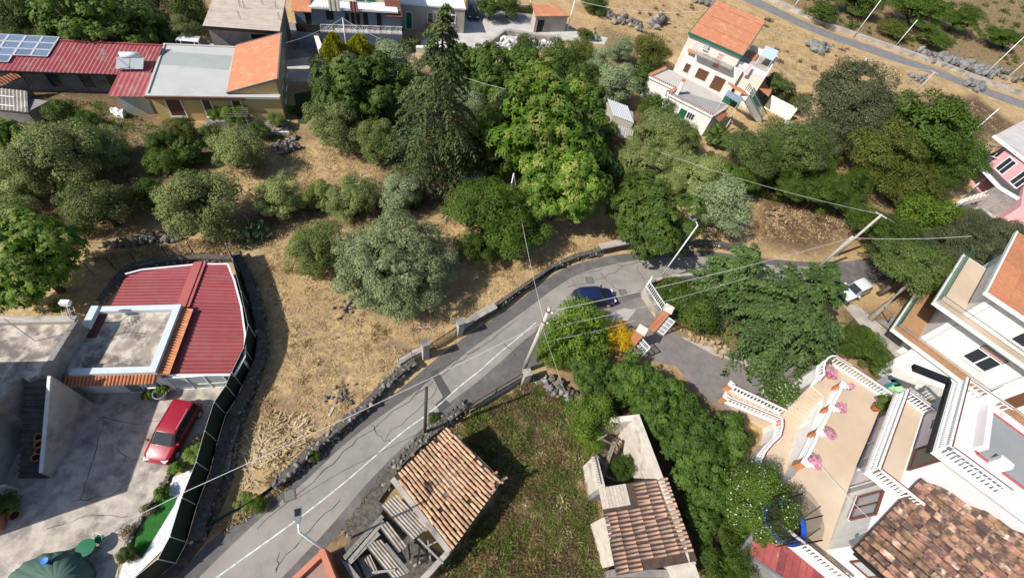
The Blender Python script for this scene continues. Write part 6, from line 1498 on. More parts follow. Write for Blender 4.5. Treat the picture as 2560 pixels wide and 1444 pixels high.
rubble('lava stone row beside the tall conifer in the orchard', [(1040, 452), (1085, 470), (1110, 490), (1080, 500)], 40, 0.34, 7)
rubble('orange brown rock outcrop in the plot behind the big conifer', [(1900, 520), (1960, 535), (1990, 560), (1930, 560)], 50, 0.4, 8, me=[as_mesh('stone', ico_stone(50 + i), mat('lichen_rock', (0.36, 0.22, 0.10), (0.22, 0.18, 0.15), 2, 0.95, rnd=0.25)) for i in range(3)])
# ------------------------------------------------------------------ gate of the villa drive
pz = 3.2
for (u, v, lab) in ((1632, 820, 'right terracotta gate pier with a pale cap at the drive'), (1568, 872, 'left terracotta gate pier with a pale cap at the drive')):
 c_ = G(u, v); t = thing('gate_pier', lab, 'pier', c_, 'gate piers of the drive')
 mb = MB(); mb.box((c_.x, c_.y, pz / 2), (0.62, 0.62, pz), -0.35); obj('shaft', mb, M_terraroof, t)
 mb = MB(); mb.box((c_.x, c_.y, pz + 0.06), (0.8, 0.8, 0.14), -0.35); obj('cap', mb, M_cream, t)
def gate_leaf(label, a_, b_, h=2.4):
 t = thing('gate_leaf', label, 'gate', a_, 'leaves of the drive gate')
 for k in range(3):
  p = a_.lerp(b_, k / 2); obj('stile', MB().bar(p + Vector((0, 0, .08)), p + Vector((0, 0, h)), 0.07, 0.07), M_whitemetal, t)
 for k in range(5):
  z_ = 0.12 + (h - 0.15) * k / 4; obj('rail', MB().bar(a_ + Vector((0, 0, z_)), b_ + Vector((0, 0, z_)), 0.05, 0.08), M_whitemetal, t)
 for r_ in range(4):
  for k in range(9):
   p = a_.lerp(b_, (k + 0.5) / 9); z_ = 0.12 + (h - 0.15) * r_ / 4
   obj('bar', MB().tube([p + Vector((0, 0, z_)), p + Vector((0, 0, z_ + (h - 0.15) / 4))], 0.03, 4), M_whitemetal, t)
gate_leaf('open white barred gate leaf on the right pier of the drive', G(1634, 822), G(1657, 838))
gate_leaf('open white barred gate leaf on the left pier of the drive', G(1572, 872), G(1597, 901))
wlr = thing('white_railed_wall', 'grey plastered wall with white openwork railing at the drive mouth', 'wall', G(1620, 765))
Q = GL([(1610, 720), (1604, 735), (1640, 790), (1640, 812)]); mb = MB()
for a_, b_ in zip(Q, Q[1:]): mb.bar(a_ + Vector((0, 0, .55)), b_ + Vector((0, 0, .55)), 0.3, 1.1)
obj('wall', mb, M_concrete, wlr)
for a_, b_ in zip(Q, Q[1:]):
 for z_ in (1.2, 1.95): obj('rail', MB().bar(a_ + Vector((0, 0, z_)), b_ + Vector((0, 0, z_)), 0.06, 0.06), M_whitemetal, wlr)
 for k in range(max(2, int((b_ - a_).length / 0.2))):
  p = a_.lerp(b_, k / max(2, int((b_ - a_).length / 0.2))); obj('bar', MB().tube([p + Vector((0, 0, 1.1)), p + Vector((0, 0, 1.95))], 0.03, 4), M_whitemetal, wlr)
wl2 = thing('garden_roadside_wall', 'plastered garden wall along the road under the big conifer', 'wall', G(1720, 700)); Q = GL([(1612, 720), (1655, 706), (1720, 700), (1800, 700), (1930, 716), (2040, 735)]); mb = MB()
for a_, b_ in zip(Q, Q[1:]): mb.bar(a_ + Vector((0, 0, .5)), b_ + Vector((0, 0, .5)), 0.3, 1.0)
obj('wall', mb, M_concrete, wl2)
ok_ = thing('brick_oven', 'small broken brick oven under the big conifer beside the drive', 'oven', G(1710, 805))
for i in range(26):
 r = random.Random(i); p = G(1705 + r.uniform(-14, 14), 805 + r.uniform(-12, 12)); mb = MB(); mb.box((p.x, p.y, 0.1 + 0.1 * (i % 6)), (0.3, 0.18, 0.1), r.uniform(0, 3)); obj('brick', mb, M_terra, ok_)
# ------------------------------------------------------------------ tiled ruin by the road
zr0, zr1 = 3.3, 2.7
TA, TB, TC, TD = G(987, 1192, zr0), G(1120, 1068, zr0), G(1254, 1202, zr1), G(1130, 1375, zr1)
ru = thing('tiled_ruin', 'roadside ruin with a sagging weathered clay tile roof', 'ruin', (TA + TC) / 2 * 1.0 - Vector((0, 0, 3.0)))
ce = (TA + TB + TC + TD) / 4
mb = MB(); mb.prism([Vector((p.x, p.y, 0)).lerp(Vector((ce.x, ce.y, 0)), 0.05) for p in (TA, TB, TC, TD)], 0, [zr0 - 0.12, zr0 - 0.12, zr1 - 0.12, zr1 - 0.12]); obj('wall', mb, mat('rough_rubble_wall', (0.30, 0.26, 0.22), (0.14, 0.12, 0.11), 2.5, 0.95, 0.05, 6), ru)
M_clay = mat('old_clay_tile', (0.54, 0.35, 0.22), (0.44, 0.245, 0.14), 2.5, 0.9, 0.008, 25, rnd=0.28, c3=(0.20, 0.17, 0.15), s3=1.6, lo3=0.58, hi3=0.74)
M_clayshade = mat('clay_channel_shade', (0.085, 0.055, 0.04), (0.05, 0.036, 0.03), 3, 0.95)  # deck darkened, shadow between tile columns put into the colour
NC, NR = 18, 15
ax = (TB - TA) / NC; ay = (TD - TA) / NR
sag = lambda f, g: -0.16 * math.sin(math.pi * f) * math.sin(math.pi * g)
mb = MB(); n1, n2 = 12, 10
PT = lambda f, g: (TA * (1 - f) + TB * f) * (1 - g) + (TD * (1 - f) + TC * f) * g + Vector((0, 0, sag(f, g)))
mb.add([PT(i / n1, j / n2) for i in range(n1 + 1) for j in range(n2 + 1)], [(i * (n2 + 1) + j, (i + 1) * (n2 + 1) + j, (i + 1) * (n2 + 1) + j + 1, i * (n2 + 1) + j + 1) for i in range(n1) for j in range(n2)])
rdk1 = obj('roof_deck', mb, M_clayshade, ru)
Lt = (TD - TA).length / NR
cw = (TB - TA).length / NC
COP = [coppo('clay%d' % i, cw * 0.40, Lt * 1.14, M_clay, 0.84) for i in range(3)]
rr_ = random.Random(5)
for i in range(NC):
 for j in range(NR):
  if (i == 0 and j < 1) or (i > NC - 3 and j > NR - 3 and rr_.random() < 0.5) or rr_.random() < 0.012: continue
  f, g = (i + 0.5) / NC, j / NR
  p0 = PT(f, g + 1 / NR); p1 = PT(f, g); y_ = (p1 - p0).normalized(); x_ = (PT(min(f + .02, 1), g) - PT(f - .02, g)).normalized(); n_ = x_.cross(y_).normalized()
  if n_.z < 0: n_ = -n_
  x_ = y_.cross(n_)
  wob = rr_.gauss(0, 0.03)
  M = basis(x_, y_, n_, p0 + n_ * (0.05 + rr_.uniform(-0.012, 0.015)) + x_ * rr_.gauss(0, 0.012)) @ Matrix.Rotation(wob, 4, 'Z') @ Matrix.Rotation(-0.03, 4, 'X')
  inst('tile', COP[rr_.randrange(3)], rdk1, M)
mb = MB(); mb.bar(TB.lerp(TC, 0) + Vector((0.05, 0, -.12)), TC + Vector((0.05, 0, -.12)), 0.12, 0.14); obj('verge_beam', mb, M_wood, ru)
mb = MB(); mb.bar(TA + Vector((-0.12, -.1, -.1)), TD + Vector((-.12, -.1, -.1)), 0.3, 0.2); obj('party_wall_top', mb, M_concrete, ru)
for k in range(5):
 p = TC + Vector((rr_.uniform(-0.9, 0.2), rr_.uniform(-0.6, 0.3), 0.05)); M = Matrix.Translation(p) @ Euler((0.1, 0.1, rr_.uniform(0, 6))).to_matrix().to_4x4(); inst('tile', COP[k % 3], rdk1, M)
# collapsed part with corrugated sheets
zz3 = lambda x, y, z: G(x / 3.111 + 680, y / 3.111 + 980, z)
rc_ = thing('collapsed_shed', 'collapsed shed with grey corrugated sheets and loose beams next to the tiled ruin', 'ruin', zz3(900, 1200, 0))
M_asb = mat('weathered_corrugated', (0.42, 0.37, 0.31), (0.30, 0.26, 0.22), 2, 0.95, c3=(0.20, 0.17, 0.15), s3=0.9)
for P_, z_ in (([(845, 885), (965, 795), (1205, 1045), (1090, 1150)], 2.7), ([(835, 1050), (895, 1000), (1085, 1165), (985, 1248)], 2.55), ([(720, 1185), (850, 1140), (1045, 1380), (935, 1450)], 2.3), ([(665, 1290), (760, 1255), (830, 1400), (735, 1445)], 1.6)):
 a_, b_, c_, d_ = [zz3(*p, z_) for p in P_]
 mb = MB(); mb.corr(a_, b_ - a_, d_ - a_, 0.035, 0.17, 4); mb.v = [(x, y, z) for x, y, z in mb.v]; obj('corrugated_sheet', mb, M_asb, rc_)
mb = MB(); mb.prism([zz3(*p, 0) for p in ((560, 1290), (850, 900), (900, 940), (610, 1330))], 0, 2.2); obj('road_side_wall', mb, M_lavadark, rc_)
mb = MB(); mb.prism([zz3(*p, 2.2) for p in ((1150, 1440), (1345, 1235), (1385, 1250), (1190, 1470))], 0, 2.2); obj('field_side_wall', mb, M_concrete, rc_)
mb = MB(); mb.prism([zz3(*p, 2.3) for p in ((530, 1290), (600, 1330), (700, 1460), (640, 1470))], 0, 2.3); obj('end_wall', mb, M_greywall, rc_)
for i, (x0, y0, x1, y1, z0_, z1_, w_) in enumerate(((560, 1290, 860, 960, 2.35, 2.35, .25), (590, 1330, 830, 1090, 2.2, 2.3, .3), (620, 1290, 870, 1000, 2.3, 2.35, .2), (1080, 1150, 1205, 1050, 2.5, 2.7, .1), (1130, 1130, 1330, 1330, 2.2, 2.2, .1), (1060, 1180, 1080, 1320, .4, 2.2, .12), (1150, 1200, 1130, 1340, .5, .9, .12), (1180, 1180, 1210, 1330, .6, .9, .1), (1210, 1150, 1230, 1300, .5, 1.2, .1), (1100, 1350, 1260, 1250, .4, .8, .14), (640, 1320, 700, 1440, 1.6, 1.5, .12), (600, 1350, 660, 1460, 1.7, 1.5, .12), (780, 1400, 960, 1380, 2.3, 2.4, .12), (880, 1180, 1060, 1400, 2.42, 2.4, .2), (1200, 1200, 1300, 1150, 1.0, 2.4, .08))):
 mb = MB(); mb.bar(zz3(x0, y0, z0_), zz3(x1, y1, z1_), w_, 0.09); obj('beam', mb, M_oldwood, rc_)
kind(sheet('shed_floor', [zz3(*p, 0) for p in ((600, 1320), (860, 950), (1330, 1260), (1180, 1450), (700, 1450))], 0.02, M_lavadark, world=True), 'structure')
stone_wall('lava stone rubble verge between road and collapsed shed', [(875, 1335), (920, 1270), (960, 1215), (990, 1165)], 0.9, 0.5, 0.26, 10, 200)
# terracotta parapet corner at the bottom edge
q = [G(700, 1470, 3.0), G(810, 1367, 3.0), G(858, 1490, 3.0), G(760, 1560, 3.0)]
tcb = thing('terracotta_parapet_building', 'corner of a terracotta painted flat roof at the bottom edge', 'building', q[1] - Vector((0, 0, 3)))
M_salmon = mat('salmon_paint', (0.55, 0.22, 0.14), (0.50, 0.19, 0.12), 1, 0.85); mb = MB(); mb.prism(q, 0, 2.6); obj('wall', mb, M_salmon, tcb)
mb = MB(); mb.prism(q, 2.6, 2.62); obj('roof_floor', mb, mat('dull_pink_floor', (0.36, 0.22, 0.19), (0.30, 0.18, 0.16), 1.5, 0.9), tcb); rim(tcb, q, 2.62, 0.3, 0.4, M_salmon)
# ------------------------------------------------------------------ roofless ruin with planked roof
yy = lambda x, y, z=0.0: G(x / 3.112 + 1250, y / 3.112 + 980, z)
r2 = thing('plastered_ruin', 'half roofless plastered ruin with broken clay tile roof', 'ruin', yy(1000, 900))
M_oldplaster = mat('peeling_plaster', (0.62, 0.56, 0.48), (0.50, 0.44, 0.37), 1.6, 0.9, 0.01, 14, c3=(0.28, 0.24, 0.20), s3=1.1, lo3=0.56, hi3=0.72)
def wallseg(root, a, b, th, z0, z1, m=None, name='wall'):
 a = Vector((a.x, a.y, 0)); b = Vector((b.x, b.y, 0)); d = (b - a).normalized(); n = Vector((-d.y, d.x, 0)) * th
 mb = MB(); mb.prism([a, b, b + n, a + n], 0, [z0, z1, z1, z0]); return obj(name, mb, m or M_oldplaster, root)
ra, rb, rc2, rd = yy(985, 250, 0), yy(1110, 680, 0), yy(1330, 1300, 0), yy(1420, 1480, 0)
wtop = 3.6
R0, R1, R2_ = yy(1085, 175, wtop), yy(1295, 690, wtop), yy(1540, 1330, wtop)
wallseg(r2, R2_, R0, 0.42, 3.4, wtop)
L0, L1, L2_ = yy(720, 505, 2.6), yy(775, 740, 2.6), yy(900, 1340, 2.6)
wallseg(r2, L0, L1, 0.4, 2.5, 2.6); wallseg(r2, yy(795, 975, 2.6), L2_, 0.4, 2.6, 2.4)
wallseg(r2, yy(1085, 170, 3.4), yy(880, 180, 2.8), 0.4, 3.4, 2.4)
wallseg(r2, yy(1290, 690, 3.2), yy(770, 745, 2.6), 0.3, 3.0, 2.3, M_greywall)
wallseg(r2, yy(910, 1430, 2.4), yy(1560, 1440, 2.4), 0.4, 2.2, 2.2, M_greywall)
for k in range(11):
 a_, b_ = L0.lerp(L1, (k + 0.3) / 11.6), None; mb = MB(); mb.box((a_.x, a_.y, 2.68), (0.18, 0.14, 0.16), 0.5); obj('coping_brick', mb, M_oldplaster, r2)
# planked and tiled roof
QA, QB, QC, QD = yy(765, 745, 2.55), yy(1292, 660, 3.5), yy(1535, 1310, 3.5), yy(905, 1425, 2.45)
NC2, NR2 = 20, 6
PT2 = lambda f, g: (QA * (1 - f) + QD * f) * (1 - g) + (QB * (1 - f) + QC * f) * g + Vector((0, 0, -0.12 * math.sin(math.pi * f) * math.sin(math.pi * g)))
mb = MB(); mb.add([PT2(i / 10, j / 8) for i in range(11) for j in range(9)], [(i * 9 + j, i * 9 + j + 1, (i + 1) * 9 + j + 1, (i + 1) * 9 + j) for i in range(10) for j in range(8)]); rdk2 = obj('roof_deck', mb, M_clayshade, r2)
npk = 8
for k in range(npk):
 g0, g1 = k * 0.40 / npk, (k + 0.92) * 0.40 / npk
 pts = [PT2(0.0, g0), PT2(0.26, g0), PT2(0.26, g1), PT2(0.0, g1)]; up_ = Vector((0, 0, 0.04))
 mb = MB(); mb.add([p + up_ for p in pts] + pts, [(0, 1, 2, 3), (0, 4, 5, 1), (1, 5, 6, 2), (2, 6, 7, 3), (3, 7, 4, 0)]); obj('roof_board', mb, mat('bleached_board', (0.50, 0.44, 0.37), (0.40, 0.35, 0.29), 5, 0.9, rnd=0.1), rdk2)
M_clay2 = mat('faded_clay_tile', (0.54, 0.34, 0.24), (0.45, 0.28, 0.20), 2.5, 0.9, 0.008, 25, rnd=0.13, c3=(0.24, 0.20, 0.17), s3=2.0, lo3=0.54, hi3=0.72)
Lt2 = (QB - QA).length / NR2; cw2 = (QD - QA).length / NC2
COP2 = [coppo('faded%d' % i, cw2 * 0.34, Lt2 * 1.06, M_clay2, 0.98) for i in range(3)]
for i in range(NC2):
 for j in range(NR2):
  f, g = (i + 0.5) / NC2, j / NR2
  if f < 0.28 and g < 0.38: continue
  if (i == 0 and j < 3) or (i >= NC2 - 2 and 2 <= j <= 5) or rr_.random() < 0.02: continue
  p0, p1 = PT2(f, g), PT2(f, g + 1 / NR2); y_ = (p1 - p0).normalized(); x_ = (PT2(min(1, f + .02), g) - PT2(f - .02, g)).normalized(); n_ = x_.cross(y_).normalized(); n_ = n_ if n_.z > 0 else -n_; x_ = y_.cross(n_)
  M = basis(x_, y_, n_, p0 + n_ * (0.05 + rr_.uniform(-0.012, 0.015)) + x_ * rr_.gauss(0, 0.015)) @ Matrix.Rotation(rr_.gauss(0, 0.03), 4, 'Z') @ Matrix.Rotation(-0.01, 4, 'X')
  inst('tile', COP2[rr_.randrange(3)], rdk2, M)
kind(sheet('ruin_floor', [yy(*p) for p in ((700, 520), (960, 220), (1110, 640), (790, 760))], 0.02, M_lavadark, world=True), 'structure')
for i, (x0, y0, x1, y1, z0_, z1_, w_) in enumerate(((780, 700, 890, 380, .3, 2.2, .28), (990, 380, 1110, 680, .4, 1.2, .28), (760, 370, 830, 330, 2.3, 2.4, .1), (770, 350, 880, 410, 2.2, 2.2, .1), (800, 640, 920, 690, .5, .6, .2), (740, 480, 860, 620, .4, .9, .16), (850, 520, 870, 650, .3, .6, .16), (900, 560, 880, 690, .2, .7, .18), (1110, 1440, 1100, 1370, 1.2, 1.4, .2), (1170, 1440, 1160, 1360, 1.2, 1.4, .2), (1260, 1340, 1290, 1440, 1.3, 1.0, .15))):
 mb = MB(); mb.bar(yy(x0, y0, z0_), yy(x1, y1, z1_), w_, 0.08); obj('fallen_beam', mb, M_wood, r2)
mb = MB(); mb.prism([yy(*p, 3.0) for p in ((1330, 1330), (1500, 1290), (1570, 1480), (1400, 1500))], 0, 3.0); obj('lower_room_wall', mb, M_oldplaster, r2)
hp = rubble('heap of dry brown leaves and shards inside the roofless ruin', [((900) / 3.112 + 1250, 330 / 3.112 + 980), (980 / 3.112 + 1250, 340 / 3.112 + 980), (990 / 3.112 + 1250, 440 / 3.112 + 980), (900 / 3.112 + 1250, 450 / 3.112 + 980)], 50, 0.22, 9, me=[as_mesh('shard', ico_stone(60 + i, 1, 1, .3), mat('clay_shard', (0.36, 0.19, 0.11), (0.25, 0.14, 0.09), 3, 0.95, rnd=0.3)) for i in range(3)])
# ------------------------------------------------------------------ foliage generators
def unit(v):
 return v / (np.linalg.norm(v, axis=-1, keepdims=True) + 1e-9)
def rdir(r, n):
 return unit(r.normal(size=(n, 3)))
def quads(c, t, b, L, W):
 """leaf-shaped quads: centre, long axis, side axis, length, width"""
 t = unit(t); b = unit(b - t * (b * t).sum(-1, keepdims=True))
 L = np.asarray(L).reshape(-1, 1) / 2; W = np.asarray(W).reshape(-1, 1) / 2
 return np.stack([c - t * L, c + b * W, c + t * L, c - b * W], 1)
def fastmesh(name, Q, tint, mats, midx=None):
 n = len(Q); me = bpy.data.meshes.new(name)
 me.vertices.add(n * 4); me.vertices.foreach_set('co', Q.reshape(-1).astype(np.float32))
 me.loops.add(n * 4); me.loops.foreach_set('vertex_index', np.arange(n * 4, dtype=np.int32))
 me.polygons.add(n); me.polygons.foreach_set('loop_start', np.arange(0, n * 4, 4, dtype=np.int32)); me.polygons.foreach_set('loop_total', np.full(n, 4, dtype=np.int32))
 for m in (mats if isinstance(mats, (list, tuple)) else [mats]): me.materials.append(m)
 if midx is not None: me.polygons.foreach_set('material_index', midx.astype(np.int32))
 a = me.attributes.new('tint', 'FLOAT', 'FACE'); a.data.foreach_set('value', np.clip(tint, 0, 1).astype(np.float32))
 me.update(calc_edges=True); me.validate()
 return me
def clump_centers(r, n, R, hz, low=-0.55, core=0.45):
 d = rdir(r, n * 3); d = d[d[:, 2] > low][:n]
 lob = rdir(r, 16); w = np.maximum(0, d @ lob.T).max(1)
 rad = (core + (1 - core) * r.random(len(d)) ** 0.45) * (0.62 + 0.42 * w ** 5)
 c = d * rad[:, None] * R; c[:, 2] *= hz
 return c
def crown(r, R, hz, ncl, cr, nl0, L, W, up=0.5, low=-0.55, rosette=0, tipfrac=0.0, core=0.45, droop=0.0, twig=0.0):
 """leaf clumps spread through the crown's volume"""
 C = clump_centers(r, ncl, R, hz, low, core)
 ct = r.random(len(C)); Q, T, MI = [], [], []
 for c, t0 in zip(C, ct):
  k = cr * r.uniform(0.5, 1.4); nl = max(8, int(nl0 * (k / cr) ** 2))
  d = rdir(r, nl); d[:, 2] = np.abs(d[:, 2]) * 0.75 + d[:, 2] * 0.25
  d = unit(d)
  out = unit(c + np.array([0, 0, R * 0.15]))
  p = c + d * k * (0.5 + 0.5 * r.random((nl, 1)) ** 0.6)
  nrm = unit(d * 1.1 + out * 0.3 + np.array([0, 0, up * 0.5]) + r.normal(size=(nl, 3)) * 0.32)
  if rosette:
   a = unit(np.cross(nrm, rdir(r, nl))); b = np.cross(nrm, a)
   for j in range(rosette):
    th = 2 * np.pi * j / rosette + r.normal(size=(nl, 1)) * 0.2
    ax = a * np.cos(th) + b * np.sin(th) - nrm * (0.25 + droop)
    sd = np.cross(nrm, ax)
    l = L * r.uniform(0.7, 1.25, nl)
    Q.append(quads(p + unit(ax) * (l * 0.52)[:, None], ax, sd, l, l * W / L)); T.append(0.55 * t0 + 0.45 * r.random(nl))
    tip = (r.random(nl) < tipfrac) & ((p - c) @ out > 0.2 * k); MI.append(np.repeat(False, nl) | tip if j == 0 else MI[-1])
  else:
   ax = unit(np.cross(nrm, rdir(r, nl)) + nrm * r.normal(size=(nl, 1)) * 0.25 - np.array([0, 0, droop])); sd = np.cross(nrm, ax)
   l = L * r.uniform(0.65, 1.3, nl)
   Q.append(quads(p, ax, sd, l, l * W / L)); T.append(0.6 * t0 + 0.4 * r.random(nl)); MI.append(r.random(nl) < tipfrac)
 nf = int(ncl * 14); d = rdir(r, nf); d[:, 2] = np.maximum(d[:, 2], low); p = d * (R * (0.15 + 0.5 * r.random((nf, 1)))) * np.array([1, 1, hz]); ax = rdir(r, nf); sd = np.cross(ax, d + 0.3 * rdir(r, nf))
 Q.append(quads(p, ax, sd, np.full(nf, R * 0.16), np.full(nf, R * 0.07))); T.append(0.5 * r.random(nf)); MI.append(np.zeros(nf, bool))  # inner fill leaves keep to dark tints, crown shade put into the colour
 return np.concatenate(Q), np.concatenate(T), np.concatenate(MI)
def trunk_mb(r, R, hc, hz, th, limbs=6, lean=0.0, fork=0.35):
 mb = MB(); base = Vector((0, 0, -0.05)); f = hc * fork
 k = Vector((lean, r.uniform(-0.1, 0.1) * f, f))
 mb.tube([base, base.lerp(k, 0.5) + Vector((r.uniform(-.08, .08), r.uniform(-.08, .08), 0)), k], [th * 1.25, th, th * 0.85], 7)
 for i in range(limbs):
  a = i * 2 * math.pi / limbs + r.uniform(-.4, .4); q = R * r.uniform(0.45, 0.75)
  e = Vector((math.cos(a) * q, math.sin(a) * q, hc + R * hz * r.uniform(-0.1, 0.5)))
  m = k.lerp(e, 0.5) + Vector((r.uniform(-.2, .2), r.uniform(-.2, .2), 0.15 * R * r.random()))
  mb.tube([k, m, e], [th * 0.6, th * 0.4, th * 0.12], 5)
 return mb
LM = {
 'olive': leafmat('olive_leaf', (0.125, 0.159, 0.044), (0.223, 0.275, 0.083), (0.336, 0.389, 0.131), 0.18),
 'olivegreen': leafmat('olive_leaf_green', (0.076, 0.110, 0.023), (0.134, 0.180, 0.042), (0.203, 0.251, 0.066), 0.2),
 'silver': leafmat('olive_leaf_silver', (0.123, 0.165, 0.073), (0.214, 0.271, 0.131), (0.304, 0.365, 0.189), 0.18, hue=0.1),
 'walnut': leafmat('walnut_leaf', (0.060, 0.121, 0.011), (0.112, 0.212, 0.020), (0.198, 0.311, 0.032), 0.3, hue=0.06),
 'tip': leafmat('young_yellow_leaf', (0.195, 0.238, 0.040), (0.270, 0.306, 0.064), (0.338, 0.357, 0.096), 0.3),
 'fig': leafmat('fig_leaf', (0.044, 0.084, 0.011), (0.080, 0.138, 0.018), (0.135, 0.197, 0.031), 0.25),
 'dark': leafmat('dark_leaf', (0.030, 0.056, 0.008), (0.060, 0.098, 0.014), (0.108, 0.148, 0.024), 0.2),
 'acacia': leafmat('acacia_leaf', (0.043, 0.083, 0.009), (0.078, 0.134, 0.015), (0.121, 0.185, 0.024), 0.3),
 'fir': leafmat('fir_needle', (0.041, 0.079, 0.022), (0.082, 0.142, 0.038), (0.148, 0.219, 0.061), 0.1),
 'spruce': leafmat('spruce_needle', (0.030, 0.049, 0.015), (0.059, 0.088, 0.026), (0.121, 0.153, 0.042), 0.1),
 'pine': leafmat('pine_needle', (0.046, 0.060, 0.025), (0.085, 0.105, 0.045), (0.133, 0.155, 0.072), 0.12),
 'pinegreen': leafmat('pine_needle_green', (0.044, 0.072, 0.015), (0.081, 0.120, 0.028), (0.131, 0.174, 0.043), 0.15),
 'ygreen': leafmat('yellow_green_leaf', (0.065, 0.080, 0.010), (0.112, 0.131, 0.019), (0.173, 0.183, 0.035), 0.25),
 'citrus': leafmat('citrus_leaf', (0.051, 0.099, 0.010), (0.107, 0.182, 0.018), (0.194, 0.270, 0.035), 0.3),
 'carob': leafmat('carob_leaf', (0.031, 0.072, 0.010), (0.067, 0.130, 0.019), (0.127, 0.204, 0.034), 0.22),
 'gold': leafmat('golden_cypress', (0.201, 0.225, 0.016), (0.365, 0.373, 0.023), (0.547, 0.529, 0.039), 0.2),
 'white': leafmat('white_petal', (0.70, 0.72, 0.70), (0.78, 0.79, 0.78), (0.82, 0.80, 0.70), 0.2, hue=0.02),
 'yellow': leafmat('yellow_petal', (0.55, 0.33, 0.01), (0.65, 0.42, 0.015), (0.70, 0.50, 0.03), 0.2, hue=0.02),
 'pinkp': leafmat('pink_petal', (0.570, 0.132, 0.275), (0.665, 0.264, 0.400), (0.712, 0.550, 0.525), 0.25, hue=0.15),
 'dry': leafmat('dry_straw', (0.26, 0.175, 0.085), (0.46, 0.335, 0.17), (0.63, 0.49, 0.28), 0.15, hue=0.02),
 'cane': leafmat('pale_cane', (0.391, 0.287, 0.144), (0.527, 0.410, 0.232), (0.612, 0.508, 0.336), 0.15, hue=0.02),
 'weed': leafmat('weed_blade', (0.138, 0.098, 0.039), (0.265, 0.190, 0.077), (0.437, 0.322, 0.143), 0.25, hue=0.02),
 'weedg': leafmat('green_weed_blade', (0.084, 0.121, 0.024), (0.150, 0.197, 0.043), (0.262, 0.306, 0.093), 0.3, hue=0.02),
 'brown': leafmat('dry_brown_leaf', (0.120, 0.078, 0.043), (0.204, 0.147, 0.086), (0.288, 0.210, 0.128), 0.1),
 'palm': leafmat('palm_frond', (0.045, 0.075, 0.015), (0.085, 0.125, 0.025), (0.15, 0.19, 0.05), 0.2),
}
PROTO = {}
def proto(key, R, hz, hc, ncl, cr, nl, L, W, mats, th=0.16, n=2, bark=None, limbs=6, fine=True, **kw):
 if fine: L, W, nl = L * 0.72, W * 0.78, int(nl * 1.7)
 PROTO[key] = []
 for i in range(n):
  r = np.random.default_rng(sum(map(ord, key)) * 13 + i); rr = random.Random(i + len(key))
  Q, T, MI = crown(r, R, hz, ncl, cr, nl, L, W, **kw)
  Q[:, :, 2] += hc
  Q[:, :, 2] = np.maximum(Q[:, :, 2], 0.04 + 0.1 * r.random((len(Q), 1)))
  cm = fastmesh('crown', Q, T, [LM[m] for m in mats], MI if len(mats) > 1 else None)
  tm = as_mesh('trunk', trunk_mb(rr, R, hc, hz, th, limbs), bark or M_bark, True)
  PROTO[key].append((cm, tm, R, hc))
proto('olive', 2.6, 0.80, 2.05, 70, 0.64, 200, 0.21, 0.075, ['olive', 'brown'], 0.24, 3, tipfrac=0.04, up=0.35, core=0.55)
proto('greenolive', 2.6, 0.85, 2.15, 70, 0.64, 200, 0.21, 0.075, ['olivegreen', 'brown'], 0.2, 2, tipfrac=0.04, up=0.35, core=0.55)
proto('bigolive', 4.6, 0.72, 3.0, 270, 0.58, 130, 0.22, 0.08, ['silver', 'olivegreen'], 0.4, 1, tipfrac=0.15, up=0.4, core=0.72)
proto('paleolive', 2.0, 0.9, 1.75, 60, 0.58, 150, 0.20, 0.07, ['silver'], 0.15, 2, up=0.6)
proto('walnut', 4.6, 0.85, 4.4, 130, 1.0, 34, 0.36, 0.15, ['walnut', 'tip'], 0.3, 2, rosette=6, fine=False, tipfrac=0.30, up=0.6)
proto('fig', 2.9, 0.78, 2.3, 64, 0.66, 42, 0.22, 0.12, ['fig', 'citrus'], 0.18, 3, tipfrac=0.12, fine=False, rosette=5, up=0.6, core=0.6)
proto('darkbush', 2.0, 0.85, 1.7, 55, 0.62, 130, 0.19, 0.10, ['dark'], 0.12, 3, up=0.5)
proto('acacia', 3.0, 0.8, 2.6, 65, 0.70, 190, 0.24, 0.075, ['acacia'], 0.16, 2, up=0.6, core=0.55, droop=0.2)
proto('pine', 3.6, 0.72, 3.9, 150, 0.75, 160, 0.26, 0.07, ['pine', 'brown'], 0.25, 2, tipfrac=0.06, up=0.4, core=0.6)
proto('greenpine', 3.2, 0.62, 4.2, 80, 0.8, 170, 0.28, 0.07, ['pinegreen'], 0.22, 2, up=0.4)
proto('oak', 3.6, 0.75, 3.8, 70, 0.8, 160, 0.24, 0.13, ['acacia'], 0.25, 2, up=0.6, core=0.6)
proto('ygreen', 3.0, 0.8, 2.4, 75, 0.8, 150, 0.19, 0.10, ['ygreen'], 0.2, 2, up=0.5)
proto('citrus', 1.8, 0.8, 1.7, 50, 0.56, 110, 0.19, 0.10, ['citrus'], 0.1, 3, up=0.5)
proto('carob', 2.5, 0.7, 2.1, 50, 0.62, 52, 0.19, 0.11, ['carob', 'citrus'], 0.2, 3, tipfrac=0.14, fine=False, rosette=4, up=0.6, core=0.5, bark=M_palebark, limbs=11)
proto('jasmine', 3.0, 0.6, 2.6, 150, 0.75, 150, 0.2, 0.09, ['acacia', 'white'], 0.14, 1, up=0.6, tipfrac=0.035, core=0.6)
proto('oleander', 1.6, 0.75, 1.3, 50, 0.5, 70, 0.2, 0.06, ['acacia', 'white'], 0.06, 1, up=0.6, tipfrac=0.07)
proto('broom', 1.1, 0.95, 1.1, 40, 0.40, 110, 0.16, 0.05, ['yellow'], 0.06, 1, up=0.8)
proto('dryshrub', 1.6, 0.7, 1.1, 50, 0.5, 60, 0.3, 0.03, ['brown'], 0.06, 2, up=0.2, bark=M_palebark)
proto('pinkflower', 0.45, 0.8, 0.42, 22, 0.16, 40, 0.09, 0.07, ['pinkp'], 0.02, 2, up=0.6, limbs=3)
